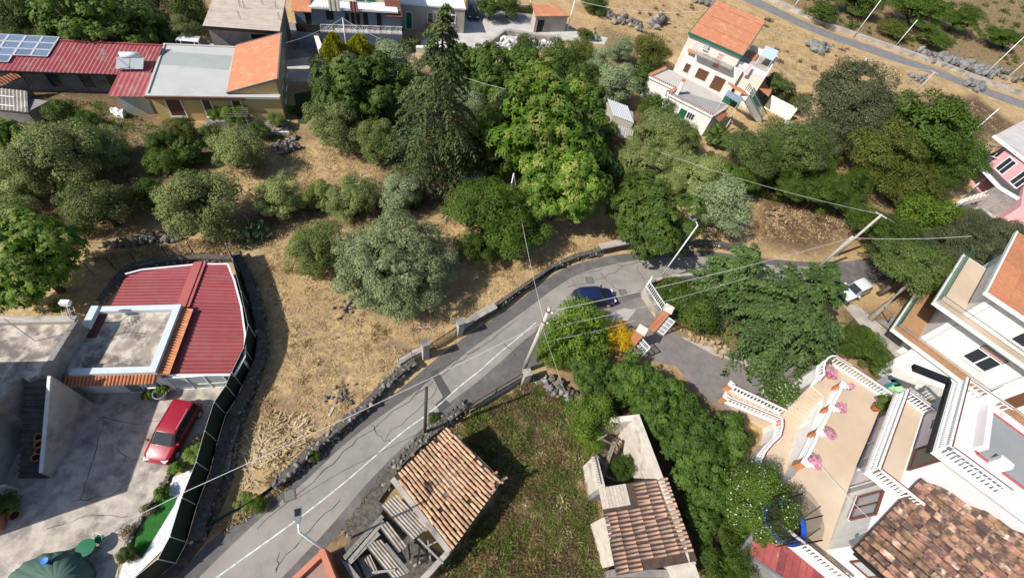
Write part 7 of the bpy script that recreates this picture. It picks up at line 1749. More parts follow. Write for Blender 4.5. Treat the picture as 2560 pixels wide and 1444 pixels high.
proto('redflower', 0.5, 0.7, 0.4, 22, 0.18, 40, 0.10, 0.06, ['citrus', 'pinkp'], 0.02, 2, up=0.6, limbs=3, tipfrac=0.3)
proto('potplant', 0.6, 0.9, 0.7, 26, 0.22, 40, 0.2, 0.08, ['citrus'], 0.03, 2, up=0.6, limbs=4)
TREES = []
def tree(key, u, v, w, label, name='tree', cat='tree', group=None, k=None, hs=1.0, z0=0.0, i=[0]):
 i[0] += 1
 cm, tm, R, hc = PROTO[key][(k if k is not None else i[0]) % len(PROTO[key])]
 s = 1.0
 for _ in range(4):
  p = G(u, v, z0 + hc * s * hs); s = w / 2 / scale_at(p) / R
 t = thing(name, label, cat, (p.x, p.y, z0), group)
 t.rotation_euler = (0, 0, (i[0] * 2.399) % 6.283)
 t.scale = (s, s, s * hs)
 for nm, me in (('trunk', tm), ('crown', cm)):
  o = bpy.data.objects.new(nm, me); COL.objects.link(o); o.parent = t
 return t
def ZT(base, u, v):
 d = CM @ Vector((u - 1280.0, 722.0 - v, -FPX)); t = (base[0] * d.x + base[1] * d.y) / (d.x ** 2 + d.y ** 2); return CAMH + t * d.z
def conifer(label, bu, bv, tu, tv, Rpx, key, name='conifer_tree', seed=0, levels=30, per=9, droop=0.35, base=0.05, power=0.8, spray=1.0, wid=0.34, nseg=9, ntw=5):
 B = G(bu, bv); H = ZT(B, tu, tv); R = Rpx / scale_at(B + Vector((0, 0, H * 0.3))); r = np.random.default_rng(seed)
 Q, T = [], []; tb = MB(); tb.tube([(0, 0, -.05), (0, 0, H * 0.5), (0, 0, H * 0.97)], [H * 0.022, H * 0.014, 0.02], 8)
 for l in range(levels):
  f = base + (0.985 - base) * ((l + 0.5) / levels); z = H * f; rad = R * ((1 - f) ** power * 0.98 + 0.035)
  for b_ in range(max(4, int(per * (0.5 + 0.5 * (1 - f))))):
   az = r.uniform(0, 2 * np.pi); rl = rad * r.uniform(0.62, 1.12); ct = r.random()
   d = np.array([np.cos(az), np.sin(az), 0]); s_ = np.array([-np.sin(az), np.cos(az), 0])
   z_ = z + r.uniform(-.5, .5) * H / levels
   tt = np.linspace(0.18, 1, nseg)
   pts = d * (tt * rl)[:, None] + np.array([0, 0, z_]) + np.array([0, 0, 1.0]) * (0.18 * rl * tt - (0.18 + droop) * rl * tt ** 2)[:, None]
   if rl > 0.8: tb.tube([tuple(pts[0] * [0, 0, 1] ), tuple(pts[nseg // 2]), tuple(pts[-1])], [0.05, 0.03, 0.012], 4, cap=False)
   for p, t1 in zip(pts, tt):
    n = ntw
    for sd in (-1, 1):
     ln = spray * (0.34 * rl * (1.08 - t1) + 0.20) * r.uniform(0.6, 1.2)
     ax = unit(d * 0.75 + s_ * sd * 0.8 + np.array([0, 0, -0.30 - 0.5 * droop]) + r.normal(size=3) * 0.15)
     q = p + ax * (np.linspace(0.1, 1.0, n) * ln)[:, None] + r.normal(size=(n, 3)) * 0.05
     a2 = unit(ax + r.normal(size=(n, 3)) * 0.35 + np.array([0, 0, -0.15]))
     b2 = unit(np.cross(a2, np.array([0, 0, 1.0]) + r.normal(size=(n, 3)) * 0.35))
     l_ = r.uniform(0.18, 0.36, n) * (0.8 + 0.2 * spray)
     Q.append(quads(q, a2, b2, l_, l_ * wid)); T.append(np.clip(0.55 * ct + 0.3 * r.random(n) + 0.25 * t1 * r.random(n), 0, 1))
 Q = np.concatenate(Q); T = np.concatenate(T); Q[:, :, 2] = np.maximum(Q[:, :, 2], 0.05)
 t = thing(name, label, 'tree', B)
 for nm, me in (('trunk', as_mesh('trunk', tb, M_bark, True)), ('crown', fastmesh('crown', Q, T, LM[key]))):
  o = bpy.data.objects.new(nm, me); COL.objects.link(o); o.parent = t
 return t
conifer('tall dark drooping conifer rising above the orchard', 1092, 440, 1056, -6, 182, 'spruce', seed=1, levels=25, per=7, droop=0.62, power=0.85, spray=1.3, nseg=14, ntw=8, wid=0.42)
conifer('large spreading fir covering the road beside the villa drive', 1905, 832, 2050, 632, 200, 'fir', seed=2, levels=24, per=13, droop=0.15, power=0.75, spray=0.9, nseg=15, ntw=9, wid=0.55)
conifer('smaller fir at the roadside left of the large spreading fir', 1790, 730, 1868, 605, 95, 'fir', seed=3, levels=17, per=11, droop=0.15, power=0.55, spray=0.9, ntw=6, wid=0.55)
for k, (b, t_, lab) in enumerate((((843, 168), (818, 82), 'golden cone cypress left of the white pole by the blue house'), ((903, 152), (885, 86), 'golden cone cypress right of the white pole by the blue house'))):
 B = G(*b); H = ZT(B, *t_); r = np.random.default_rng(90 + k); n = 3600
 f = r.random(n) ** 0.8; az = r.uniform(0, 6.283, n); lob = 0.82 + 0.18 * np.sin(az * 5 + f * 9 + k)
 rad = (np.sin(np.pi * np.clip(f * 0.86 + 0.14, 0, 1)) ** 0.8) * 1.75 * lob * (0.75 + 0.25 * r.random(n) ** 0.3)
 p = np.stack([rad * np.cos(az), rad * np.sin(az), f * H], 1); out = np.stack([np.cos(az), np.sin(az), np.full(n, 0.5)], 1)
 ax = unit(out * 0.6 + np.array([0, 0, 1.0]) + r.normal(size=(n, 3)) * 0.3); sd = np.cross(ax, rdir(r, n))
 l = r.uniform(0.22, 0.42, n); Q = quads(p, ax, sd, l, l * 0.5); T = 0.5 * r.random(n) + 0.5 * (0.5 + 0.5 * np.sin(az * 5 + f * 9 + k))
 t = thing('golden_cypress', lab, 'tree', B, 'golden cypresses by the blue house')
 tb = MB(); tb.tube([(0, 0, -.05), (0, 0, H * 0.8)], [0.12, 0.03], 6)
 for nm, me in (('trunk', as_mesh('trunk', tb, M_bark)), ('crown', fastmesh('crown', Q, T, LM['gold']))):
  o = bpy.data.objects.new(nm, me); COL.objects.link(o); o.parent = t
OL = 'olive trees of the orchard'
for a in (
 ('olive', 150, 388, 200, 'large grey olive in front of the corrugated shack', 'olive_tree', 'tree', OL),
 ('olive', 52, 460, 138, 'grey olive at the left edge below the large grey olive', 'olive_tree', 'tree', OL),
 ('olive', 255, 370, 120, 'small grey olive between shack garden and lemon shrub', 'olive_tree', 'tree', OL),
 ('olive', 592, 378, 138, 'round olive below the ochre house front terrace', 'olive_tree', 'tree', OL),
 ('olive', 508, 512, 208, 'broad olive with shadow right of the loose olive', 'olive_tree', 'tree', OL),
 ('greenolive', 255, 515, 168, 'loose yellow green olive above the lava rubble bank', 'olive_tree', 'tree', OL),
 ('olive', 22, 548, 130, 'grey olive cut by the left edge above the yellow tipped tree', 'olive_tree', 'tree', OL),
 ('olive', 700, 492, 122, 'round grey olive on the terrace edge right of the broad olive', 'olive_tree', 'tree', OL),
 ('greenolive', 806, 494, 85, 'smallest green olive in the middle row of the orchard', 'olive_tree', 'tree', OL),
 ('olive', 885, 500, 122, 'round grey olive in the middle row near the conifer', 'olive_tree', 'tree', OL),
 ('paleolive', 1002, 492, 105, 'narrow pale olive beside the tall conifer foot', 'olive_tree', 'tree', OL),
 ('greenolive', 787, 625, 155, 'dense green olive left of the biggest silvery olive', 'olive_tree', 'tree', OL),
 ('bigolive', 990, 662, 290, 'biggest silvery olive in the dry field by the road', 'olive_tree', 'tree', OL),
 ('olive', 835, 318, 145, 'olive at the top of the dry field below the fig', 'olive_tree', 'tree', OL),
 ('greenolive', 945, 352, 115, 'pale green olive left of the tall conifer', 'olive_tree', 'tree', OL),
 ('paleolive', 880, 190, 110, 'pale olive behind the ivy wall below the golden cypress', 'olive_tree', 'tree', OL),
 ('paleolive', 985, 165, 115, 'pale olive between ivy wall and tall conifer', 'olive_tree', 'tree', OL),
 ('paleolive', 1178, 265, 90, 'small silvery olive just right of the tall conifer', 'olive_tree', 'tree', OL),
 ('paleolive', 1262, 275, 85, 'small silvery olive left of the yellow tipped walnut', 'olive_tree', 'tree', OL),
 ('olive', 465, 82, 85, 'olive beside the unfinished concrete building', 'olive_tree', 'tree', OL),
 ('paleolive', 1552, 130, 58, 'small silvery olive left of the dark round tree', 'olive_tree', 'tree', OL),
 ('paleolive', 1498, 152, 68, 'silvery olive below the prickly pear by the lane', 'olive_tree', 'tree', OL),
 ('paleolive', 1532, 215, 112, 'wide silvery olive above the metal roofed hut', 'olive_tree', 'tree', OL),
 ('olive', 1602, 405, 130, 'grey olive right of the yellow tipped walnut', 'olive_tree', 'tree', OL),
 ('olive', 1645, 335, 130, 'blue green olive below the white terrace wing', 'olive_tree', 'tree', OL),
 ('olive', 1752, 442, 135, 'grey olive in the row behind the road fig', 'olive_tree', 'tree', OL),
 ('paleolive', 1805, 520, 145, 'silvery olive right of the road fig', 'olive_tree', 'tree', OL),
 ('walnut', 1370, 325, 310, 'tall walnut with yellow green shoot tips in the middle', 'walnut_tree', 'tree', None),
 ('walnut', 1400, 465, 235, 'lower yellow tipped walnut above the road bend', 'walnut_tree', 'tree', None),
 ('walnut', 75, 655, 260, 'walnut with bright yellow tips left of the red roofed house', 'walnut_tree', 'tree', None),
 ('walnut', 15, 335, 85, 'bright green tree at the left edge below the shack', 'walnut_tree', 'tree', None),
 ('acacia', 1215, 530, 225, 'feathery green tree right of the biggest silvery olive', 'acacia_tree', 'tree', None),
 ('acacia', 1290, 560, 190, 'feathery green tree under the cable above the road', 'acacia_tree', 'tree', None),
 ('acacia', 1195, 620, 110, 'feathery green shrub touching the biggest olive shadow', 'acacia_tree', 'tree', None),
 ('fig', 1630, 548, 228, 'broad fig tree overhanging the road bend wall', 'fig_tree', 'tree', None),
 ('fig', 905, 235, 215, 'broad dark fig below the pale olives by the ivy wall', 'fig_tree', 'tree', None),
 ('fig', 1215, 185, 165, 'green fig right of the tall conifer top', 'fig_tree', 'tree', None),
 ('fig', 1300, 170, 110, 'green fig under the rubble plot beside the lane', 'fig_tree', 'tree', None),
 ('darkbush', 1310, 135, 80, 'dark round tree just below the rubble plot', 'broadleaf_tree', 'tree', None),
 ('darkbush', 1400, 150, 100, 'dark tree between rubble plot and silvery olives', 'broadleaf_tree', 'tree', None),
 ('darkbush', 1360, 225, 90, 'dark tree behind the tall walnut top', 'broadleaf_tree', 'tree', None),
 ('ygreen', 1450, 130, 80, 'olive brown bush by the lane end', 'broadleaf_tree', 'tree', None),
 ('fig', 1470, 245, 90, 'green bush behind the walnut near the hut', 'broadleaf_tree', 'tree', None),
 ('ygreen', 1622, 128, 98, 'dense dark yellow green tree on the slope left of the white house', 'broadleaf_tree', 'tree', None),
 ('acacia', 1638, 278, 100, 'dark green round tree against the white terrace wing', 'broadleaf_tree', 'tree', None),
 ('darkbush', 1672, 308, 60, 'dark tree under the green shuttered window', 'broadleaf_tree', 'tree', None),
 ('greenolive', 1702, 352, 92, 'olive green tree below the white wing corner', 'broadleaf_tree', 'tree', None),
 ('fig', 1600, 195, 80, 'sparse green bush below the dark yellow green tree', 'broadleaf_tree', 'tree', None),
 ('fig', 1795, 342, 66, 'green tree below the lean-to porch of the white wing', 'broadleaf_tree', 'tree', None),
 ('pine', 2125, 262, 225, 'grey green pine right of the white house', 'pine_tree', 'tree', None),
 ('greenpine', 1985, 368, 178, 'loose green cedar below the outside stairs', 'pine_tree', 'tree', None),
 ('greenpine', 1885, 385, 150, 'loose green cedar above the bare brown plot', 'pine_tree', 'tree', None),
 ('oak', 2300, 318, 235, 'bright green spreading tree right of the grey pine', 'broadleaf_tree', 'tree', None),
 ('oak', 2385, 400, 150, 'bright green tree beside the pink house pergola', 'broadleaf_tree', 'tree', None),
 ('ygreen', 2195, 405, 190, 'bronze green dome shaped tree below the grey pine', 'broadleaf_tree', 'tree', None),
 ('ygreen', 2265, 455, 150, 'bronze green tree right of the dome shaped tree', 'broadleaf_tree', 'tree', None),
 ('citrus', 2310, 545, 130, 'yellow green shrub at the curve before the pink house', 'broadleaf_tree', 'shrub', None),
 ('acacia', 2215, 590, 150, 'dark green shrub under the double cable by the far road', 'broadleaf_tree', 'shrub', None),
 ('greenpine', 2290, 670, 175, 'leaning pine foliage above the white car', 'pine_tree', 'tree', None),
 ('pine', 2390, 625, 160, 'thin grey pine between road and terracotta roof', 'pine_tree', 'tree', None),
 ('dryshrub', 2350, 570, 110, 'dry grey bush beside the far road curve', 'dry_bush', 'shrub', None),
 ('pine', 2480, 590, 130, 'grey pine behind the terracotta roof', 'pine_tree', 'tree', None),
 ('citrus', 1445, 830, 165, 'yellow green citrus tree beside the utility pole', 'citrus_tree', 'tree', None),
 ('citrus', 1385, 880, 90, 'low citrus branch hiding the pole foot', 'citrus_tree', 'tree', None),
 ('citrus', 1490, 850, 60, 'citrus bush just left of the yellow broom', 'citrus_tree', 'tree', None),
 ('broom', 1545, 842, 76, 'bright yellow flowering broom at the gate', 'broom_bush', 'shrub', None),
 ('carob', 1485, 930, 126, 'carob below the citrus tree by the gate', 'carob_tree', 'tree', None),
 ('carob', 1585, 950, 148, 'carob along the drive below the left gate leaf', 'carob_tree', 'tree', None),
 ('carob', 1655, 1010, 166, 'carob with bare branches left of the entrance stairs', 'carob_tree', 'tree', None),
 ('carob', 1720, 1085, 171, 'carob right of the roofless ruin', 'carob_tree', 'tree', None),
 ('carob', 1810, 1090, 148, 'carob crown touching the stair balustrade', 'carob_tree', 'tree', None),
 ('carob', 1765, 1185, 166, 'carob above the dark gap beside the tiled ruin roof', 'carob_tree', 'tree', None),
 ('carob', 1745, 1290, 108, 'lowest carob beside the plastered ruin', 'carob_tree', 'tree', None),
 ('citrus', 1475, 1045, 130, 'bright green shrub on the corner of the roofless ruin', 'fresh_green_shrub', 'shrub', None),
 ('citrus', 1478, 1105, 70, 'bright green shoots hanging over the ruin wall', 'fresh_green_shrub', 'shrub', None),
 ('ygreen', 1500, 1010, 90, 'yellowish shrub above the roofless ruin', 'fresh_green_shrub', 'shrub', None),
 ('acacia', 1555, 1170, 70, 'weedy shrub growing inside the roofless ruin', 'fresh_green_shrub', 'shrub', None),
 ('jasmine', 1896, 1250, 172, 'white flowering tree in front of the trampoline', 'flowering_tree', 'tree', None),
 ('acacia', 1850, 1330, 120, 'dark green shrub left of the red plank roof', 'broadleaf_tree', 'shrub', None),
 ('acacia', 1815, 1420, 150, 'dark green shrub below the red plank roof', 'broadleaf_tree', 'shrub', None),
 ('oleander', 1955, 992, 105, 'white flowering oleander between drive and stairs', 'oleander_bush', 'shrub', None),
 ('acacia', 2150, 860, 110, 'dark hedge bush beside the balconied house', 'hedge_bush', 'shrub', None),
 ('acacia', 2090, 850, 90, 'dark hedge bush under the large fir', 'hedge_bush', 'shrub', None),
 ('acacia', 2190, 900, 80, 'dark hedge bush at the villa corner', 'hedge_bush', 'shrub', None),
 ('darkbush', 1680, 730, 90, 'dark shrub behind the white openwork railing', 'hedge_bush', 'shrub', None),
 ('darkbush', 1730, 780, 120, 'dark shrub between gate pier and the large fir', 'hedge_bush', 'shrub', None),
 ('citrus', 1655, 735, 50, 'yellow green creeper on the openwork railing', 'hedge_bush', 'shrub', None),
 ('citrus', 410, 402, 80, 'yellowish green lemon shrub in the left orchard', 'lemon_shrub', 'shrub', None),
 ('acacia', 405, 352, 74, 'green garden shrub above the lemon shrub', 'garden_shrub', 'shrub', None),
 ('ygreen', 455, 325, 80, 'thin yellowish tree before the ochre house', 'garden_shrub', 'tree', None),
 ('fig', 470, 380, 80, 'low green shrub right of the lemon shrub', 'garden_shrub', 'shrub', None),
 ('fig', 190, 462, 80, 'dark leafy shrub between grey olives', 'garden_shrub', 'shrub', None),
 ('acacia', 365, 490, 90, 'green shrub between loose olive and broad olive', 'garden_shrub', 'shrub', None),
 ('darkbush', 150, 280, 70, 'dark green bush beside the corrugated shack', 'garden_shrub', 'shrub', None),
 ('acacia', 215, 300, 60, 'low green bush behind the draped cart', 'garden_shrub', 'shrub', None),
 ('fig', 215, 65, 190, 'wide green fig behind the long red roof', 'fig_tree', 'tree', None),
 ('fig', 320, 75, 150, 'green fig right of the wide fig behind the red roof', 'fig_tree', 'tree', None),
 ('darkbush', 395, 60, 80, 'dark tree between fig and concrete building', 'broadleaf_tree', 'tree', None),
 ('dryshrub', 440, 20, 120, 'grey dry brush at the top edge left of the concrete building', 'dry_bush', 'shrub', None),
 ('darkbush', 30, 60, 100, 'dark bush at the top left corner', 'broadleaf_tree', 'shrub', None),
 ('darkbush', 120, 15, 120, 'dark bush at the top edge above the solar array', 'broadleaf_tree', 'shrub', None),
 ('olive', 300, 10, 110, 'greyish bush at the top edge behind the figs', 'broadleaf_tree', 'shrub', None),
 ('olive', 270, 205, 45, 'small climbing olive at the red annex corner', 'olive_tree', 'tree', OL),
 ('darkbush', 2055, 32, 85, 'black green round bush beyond the far lane', 'far_bush', 'shrub', None),
 ('acacia', 2290, 20, 150, 'green thicket tree at the top edge right of the tall white pole', 'far_bush', 'tree', None),
 ('acacia', 2400, 45, 120, 'green thicket tree beyond the lava field', 'far_bush', 'tree', None),
 ('acacia', 2500, 92, 95, 'low green bush near the right edge beyond the far lane', 'far_bush', 'shrub', None),
 ('ygreen', 2240, 75, 80, 'yellowish bush between the two white poles', 'far_bush', 'shrub', None),
 ('acacia', 2340, 95, 90, 'low green bush above the pale boulders', 'far_bush', 'shrub', None),
 ('darkbush', 2150, 5, 120, 'dark thicket at the top edge beside the tall white pole', 'far_bush', 'shrub', None),
 ('darkbush', 1225, 22, 60, 'dark hedge bush behind the parked dark car', 'hedge_bush', 'shrub', None),
 ('darkbush', 1270, 18, 60, 'dark hedge bush at the top of the forecourt', 'hedge_bush', 'shrub', None),
 ('darkbush', 1490, 12, 70, 'dark bush on the golden slope at the top edge', 'far_bush', 'shrub', None),
 ('darkbush', 1462, 85, 40, 'small bush behind the terracotta roofed shed', 'far_bush', 'shrub', None),
 ('acacia', 1835, 450, 120, 'green shrub between cedar and silvery olive', 'garden_shrub', 'shrub', None),
 ('acacia', 2050, 480, 130, 'green hedge along the bare brown plot', 'garden_shrub', 'shrub', None),
 ('acacia', 1960, 450, 120, 'green hedge left part along the bare brown plot', 'garden_shrub', 'shrub', None),
 ('darkbush', 2130, 520, 80, 'dark bush at the hedge end by the double pole', 'garden_shrub', 'shrub', None),
 ('acacia', 1930, 215, 70, 'dark green shrub beside the outside stairs', 'garden_shrub', 'shrub', None),
 ('ygreen', 1985, 255, 60, 'golden green shrub below the white garden wall', 'garden_shrub', 'shrub', None),
 ('potplant', 1825, 178, 30, 'climbing plant on the white house balcony', 'climbing_plant', 'plant', None),
 ('potplant', 1870, 182, 30, 'climbing plant beside the annex clutter', 'climbing_plant', 'plant', None),
 ('acacia', 735, 275, 34, 'slim green shrub on the dark lawn by the ochre house', 'garden_shrub', 'shrub', None),
 ('darkbush', 690, 300, 36, 'dark shrub at the ochre house corner', 'garden_shrub', 'shrub', None),
 ('citrus', 590, 290, 60, 'vine foliage over the small pergola', 'grape_vine', 'plant', None),
 ('citrus', 545, 285, 46, 'vine foliage left of the small pergola', 'grape_vine', 'plant', None),
 ('citrus', 650, 1262, 40, 'green weed at the verge by the drooping net', 'verge_weed', 'plant', None),
 ('acacia', 785, 1132, 40, 'green weed at the foot of the lava wall', 'verge_weed', 'plant', None),
 ('acacia', 1085, 1045, 34, 'green weed beside the dark pole', 'verge_weed', 'plant', None),
 ('darkbush', 822, 232, 95, 'dark tree at the left end of the broad dark fig'), ('fig', 965, 270, 110, 'fig behind the pale green olive'), ('fig', 1012, 215, 100, 'fig touching the tall conifer from the left'),
 ('darkbush', 1145, 188, 85, 'dark tree touching the tall conifer from the right'), ('fig', 1152, 140, 70, 'green tree below the leaning tyre'), ('fig', 1255, 228, 125, 'broad green tree between conifer and walnut'),
 ('darkbush', 1205, 325, 120, 'deep green tree right of the conifer foot'), ('darkbush', 1165, 395, 95, 'deep green bush above the pale plastic cover'), ('fig', 1245, 405, 110, 'green tree under the lower walnut left side'), ('darkbush', 1130, 250, 80, 'dark bush in the conifer shade'),
 ('darkbush', 1300, 250, 90, 'dark tree filling the gap left of the tall walnut'), ('fig', 1490, 330, 110, 'green tree right of the tall walnut'), ('fig', 1505, 420, 115, 'leafy tree between walnut and grey olive'), ('darkbush', 1455, 195, 85, 'dark tree above the wide silvery olive'), ('darkbush', 1425, 255, 80, 'dark tree behind the walnut crown'),
 ('fig', 1470, 470, 95, 'leafy bush right of the lower walnut'), ('darkbush', 1575, 470, 85, 'dark bush above the road fig'), ('olive', 1690, 400, 100, 'grey olive left of the row behind the road fig'), ('olive', 1665, 460, 85, 'small grey olive above the road fig crown'),
 ('greenpine', 1850, 365, 85, 'green cedar left of the loose cedar'), ('pine', 2055, 345, 115, 'grey pine left of the larger grey pine'), ('acacia', 2035, 410, 120, 'green tree under the yucca'), ('darkbush', 1975, 405, 100, 'dark tree below the loose green cedar'),
 ('acacia', 2125, 470, 110, 'green tree left of the bronze dome tree'), ('oak', 2335, 430, 120, 'bright green tree below the spreading tree'), ('oak', 2365, 345, 110, 'bright green tree at the slope edge by the white pole'), ('acacia', 2165, 555, 85, 'green bush just above the pole pair'), ('ygreen', 2300, 500, 110, 'bronze shrub above the far road curve'), ('pine', 2430, 555, 90, 'thin grey pine by the pink house yard'), ('greenpine', 2235, 640, 105, 'pine branch above the far road'), ('greenpine', 2355, 690, 120, 'pine branch beside the terracotta roof corner'),
 ('dryshrub', 190, 570, 80, 'dry grass bush left of the lava bank'),
 ('darkbush', 470, 32, 95, 'dark tree just left of the concrete building'), ('fig', 420, 100, 60, 'green shrub above the grey flat roof'), ('darkbush', 60, 105, 70, 'dark shrub behind the solar array'), ('fig', 130, 110, 80, 'green shrub at the red roof ridge'), ('darkbush', 370, 25, 90, 'dark tree at the top edge left of the dry brush'),
 ('acacia', 540, 340, 70, 'low shrub in front of the porch steps'), ('darkbush', 650, 330, 50, 'dark shrub below the terrace corner palm'),
 ('potplant', 410, 968, 34, 'green plant in the big grey pot', 'potted_plant', 'plant', None),
 ('potplant', 372, 985, 30, 'rusty green plant beside the big grey pot', 'potted_plant', 'plant', None),
 ('redflower', 372, 1270, 36, 'magenta flowers in the yard flower bed', 'flower_clump', 'plant', None),
 ('redflower', 318, 1330, 34, 'red flowers at the lower end of the yard bed', 'flower_clump', 'plant', None),
 ('redflower', 492, 1098, 24, 'pink flower beside the cycad', 'flower_clump', 'plant', None),
 ('potplant', 400, 1232, 34, 'green shrub in the yard flower bed near the gravel', 'flower_clump', 'plant', None),
 ('potplant', 440, 1170, 34, 'green shrub at the upper end of the yard bed', 'flower_clump', 'plant', None),
 ('darkbush', 318, 1385, 44, 'brown green bush at the lower end of the lawn strip', 'flower_clump', 'plant', None),
 ('darkbush', 18, 1255, 60, 'bush in the long terracotta planter', 'flower_clump', 'plant', None),
):
 key, u, v, w, lab, nm, ct, gr = (a + ('broadleaf_tree', 'tree', None))[:8] if len(a) == 5 else a
 tree(key, u, v, w, lab, nm, ct, gr, hs=1.4 if key == 'jasmine' else 0.6 if nm == 'far_bush' else 1.0)
bgp = pot(410, 992, 0.42, 0.7, 'big grey plastic pot by the glazed veranda', M_greymetal)
# villa pots
for k, (q, lab) in enumerate(zip(FL, ('pink pot flower on the lowest brown pier', 'pink pot flower on the second brown pier', 'pink pot flower on the third brown pier', 'pink pot flower on the top brown pier'))):
 c = Vector(q) + Vector((0.25, -0.2, 1.12))
 t = thing('flower_pot', lab, 'flower pot', c, 'pink flower pots on the villa stairs')
 obj('pot', MB().lathe([(0.12, 0), (0.17, 0.2), (0.18, 0.22), (0.01, 0.21)], c, 10), M_whitetrim, t)
 cm, tm, R, hc = PROTO['pinkflower'][k % 2]
 o = bpy.data.objects.new('flowers', cm); COL.objects.link(o); o.parent = t; o.location = (0, 0, 0.12); s = (0.95, 0.9, 0.85, 0.55)[k]; o.scale = (s, s, s)
for (u, v, lab, s) in ((2064, 932, 'pink potted flowers inside the curved balustrade', 1.1), (2078, 938, 'pink potted flowers left of the corner post', 0.9), (1950, 1060, 'small pink pot at the stair landing', 0.7), (2100, 898, 'pink potted flowers outside the terrace corner', 1.0)):
 z_ = TZ + 0.02 if u > 2000 and v > 905 else (1.6 if v > 1000 else 0.3)
 c = G(u, v, z_ + 0.4); c.z = z_; t = thing('flower_pot', lab, 'flower pot', c, 'pink flower pots on the villa terrace')
 obj('pot', MB().lathe([(0.14, 0), (0.2, 0.26), (0.21, 0.28), (0.01, 0.27)], c, 10), M_terra, t)
 o = bpy.data.objects.new('flowers', PROTO['pinkflower'][0][0]); COL.objects.link(o); o.parent = t; o.location = (0, 0, 0.2); o.scale = (s, s, s)
c = G(2190, 1018, TZ + 0.3); c.z = TZ + 0.02; t = thing('potted_shrub', 'green shrub in an orange pot on the villa terrace', 'potted plant', c)
obj('pot', MB().lathe([(0.25, 0), (0.36, 0.5), (0.38, 0.52), (0.33, 0.5), (0.01, 0.46)], c, 14), M_terra, t, True)
o = bpy.data.objects.new('foliage', PROTO['potplant'][0][0]); COL.objects.link(o); o.parent = t; o.location = (0, 0, 0.4); o.scale = (1.1, 1.1, 1.2)
# ivy on the lane wall
def hedge(label, pts, w, h, key, n, L, seed, name='ivy_hedge', cat='hedge', W=None):
 r = np.random.default_rng(seed); P = resamp(GL(pts), 0.25); P = np.array([tuple(p) for p in P]); k = r.integers(0, len(P) - 1, n)
 f = r.random((n, 1)); c = P[k] * (1 - f) + P[k + 1] * f; d = unit(P[k + 1] - P[k]); nn = np.stack([-d[:, 1], d[:, 0], 0 * d[:, 0]], 1)
 a = r.uniform(-np.pi * 0.55, np.pi * 0.55, n); rad = 0.8 + 0.25 * r.random(n)
 bump_ = 0.8 + 0.35 * np.sin(k * 0.5 + seed) * np.sin(k * 0.23)
 c = c + nn * (np.sin(a) * rad * w / 2)[:, None]; c[:, 2] = (np.maximum(np.cos(a), 0) ** 0.5 * h * rad * bump_) * r.uniform(0.55, 1.0, n)
 nrm = unit(nn * np.sin(a)[:, None] + np.array([0, 0, 1.0]) * np.cos(a)[:, None] + r.normal(size=(n, 3)) * 0.5)
 ax = np.cross(nrm, rdir(r, n)); sd = np.cross(nrm, ax); l = L * r.uniform(0.7, 1.3, n)
 Q = quads(c, ax, sd, l, l * (W or 0.6)); B = Vector(P[len(P) // 2]); Q[:, :, :2] -= np.array(B[:2]); Q[:, :, 2] = np.maximum(Q[:, :, 2], 0.03)
 t = thing(name, label, cat, B); me = fastmesh('foliage', Q, 0.5 * r.random(n) + 0.5 * (0.5 + 0.5 * np.sin(k * 0.4)), LM[key]); o = bpy.data.objects.new('foliage', me); COL.objects.link(o); o.parent = t
 core = MB(); Pw = resamp(GL(pts), 0.8)
 for a_, b_ in zip(Pw, Pw[1:]): core.bar(a_ + Vector((0, 0, h * .35)), b_ + Vector((0, 0, h * .35)), w * 0.5, h * 0.7)
 obj('stems', core, M_bark, t)
hedge('dark ivy hedge on the lane wall below the golden cypresses', [(795, 160), (815, 195), (850, 160), (905, 150), (1000, 128), (1045, 118)], 2.2, 1.6, 'dark', 7000, 0.24, 1)
hedge('ivy running down beside the dark lawn', [(800, 180), (806, 215), (818, 262)], 1.6, 1.2, 'dark', 3000, 0.24, 2)
hedge('dark hedge along the top of the forecourt', [(1190, 14), (1240, 22), (1330, 32)], 1.4, 1.2, 'dark', 2500, 0.24, 3)
hedge('dry brown hedge above the bare brown plot', [(1850, 470), (1920, 490), (2000, 505), (2080, 530)], 1.8, 1.1, 'ygreen', 4000, 0.2, 4)
hedge('clipped dark hedge by the driveway of the balconied house', [(2110, 820), (2160, 860), (2215, 915)], 2.0, 1.5, 'acacia', 5000, 0.2, 5)
hedge('creeper along the dark wall under the long red roof', [(20, 200), (110, 212), (200, 218), (255, 222)], 0.8, 1.8, 'fig', 2500, 0.22, 6)
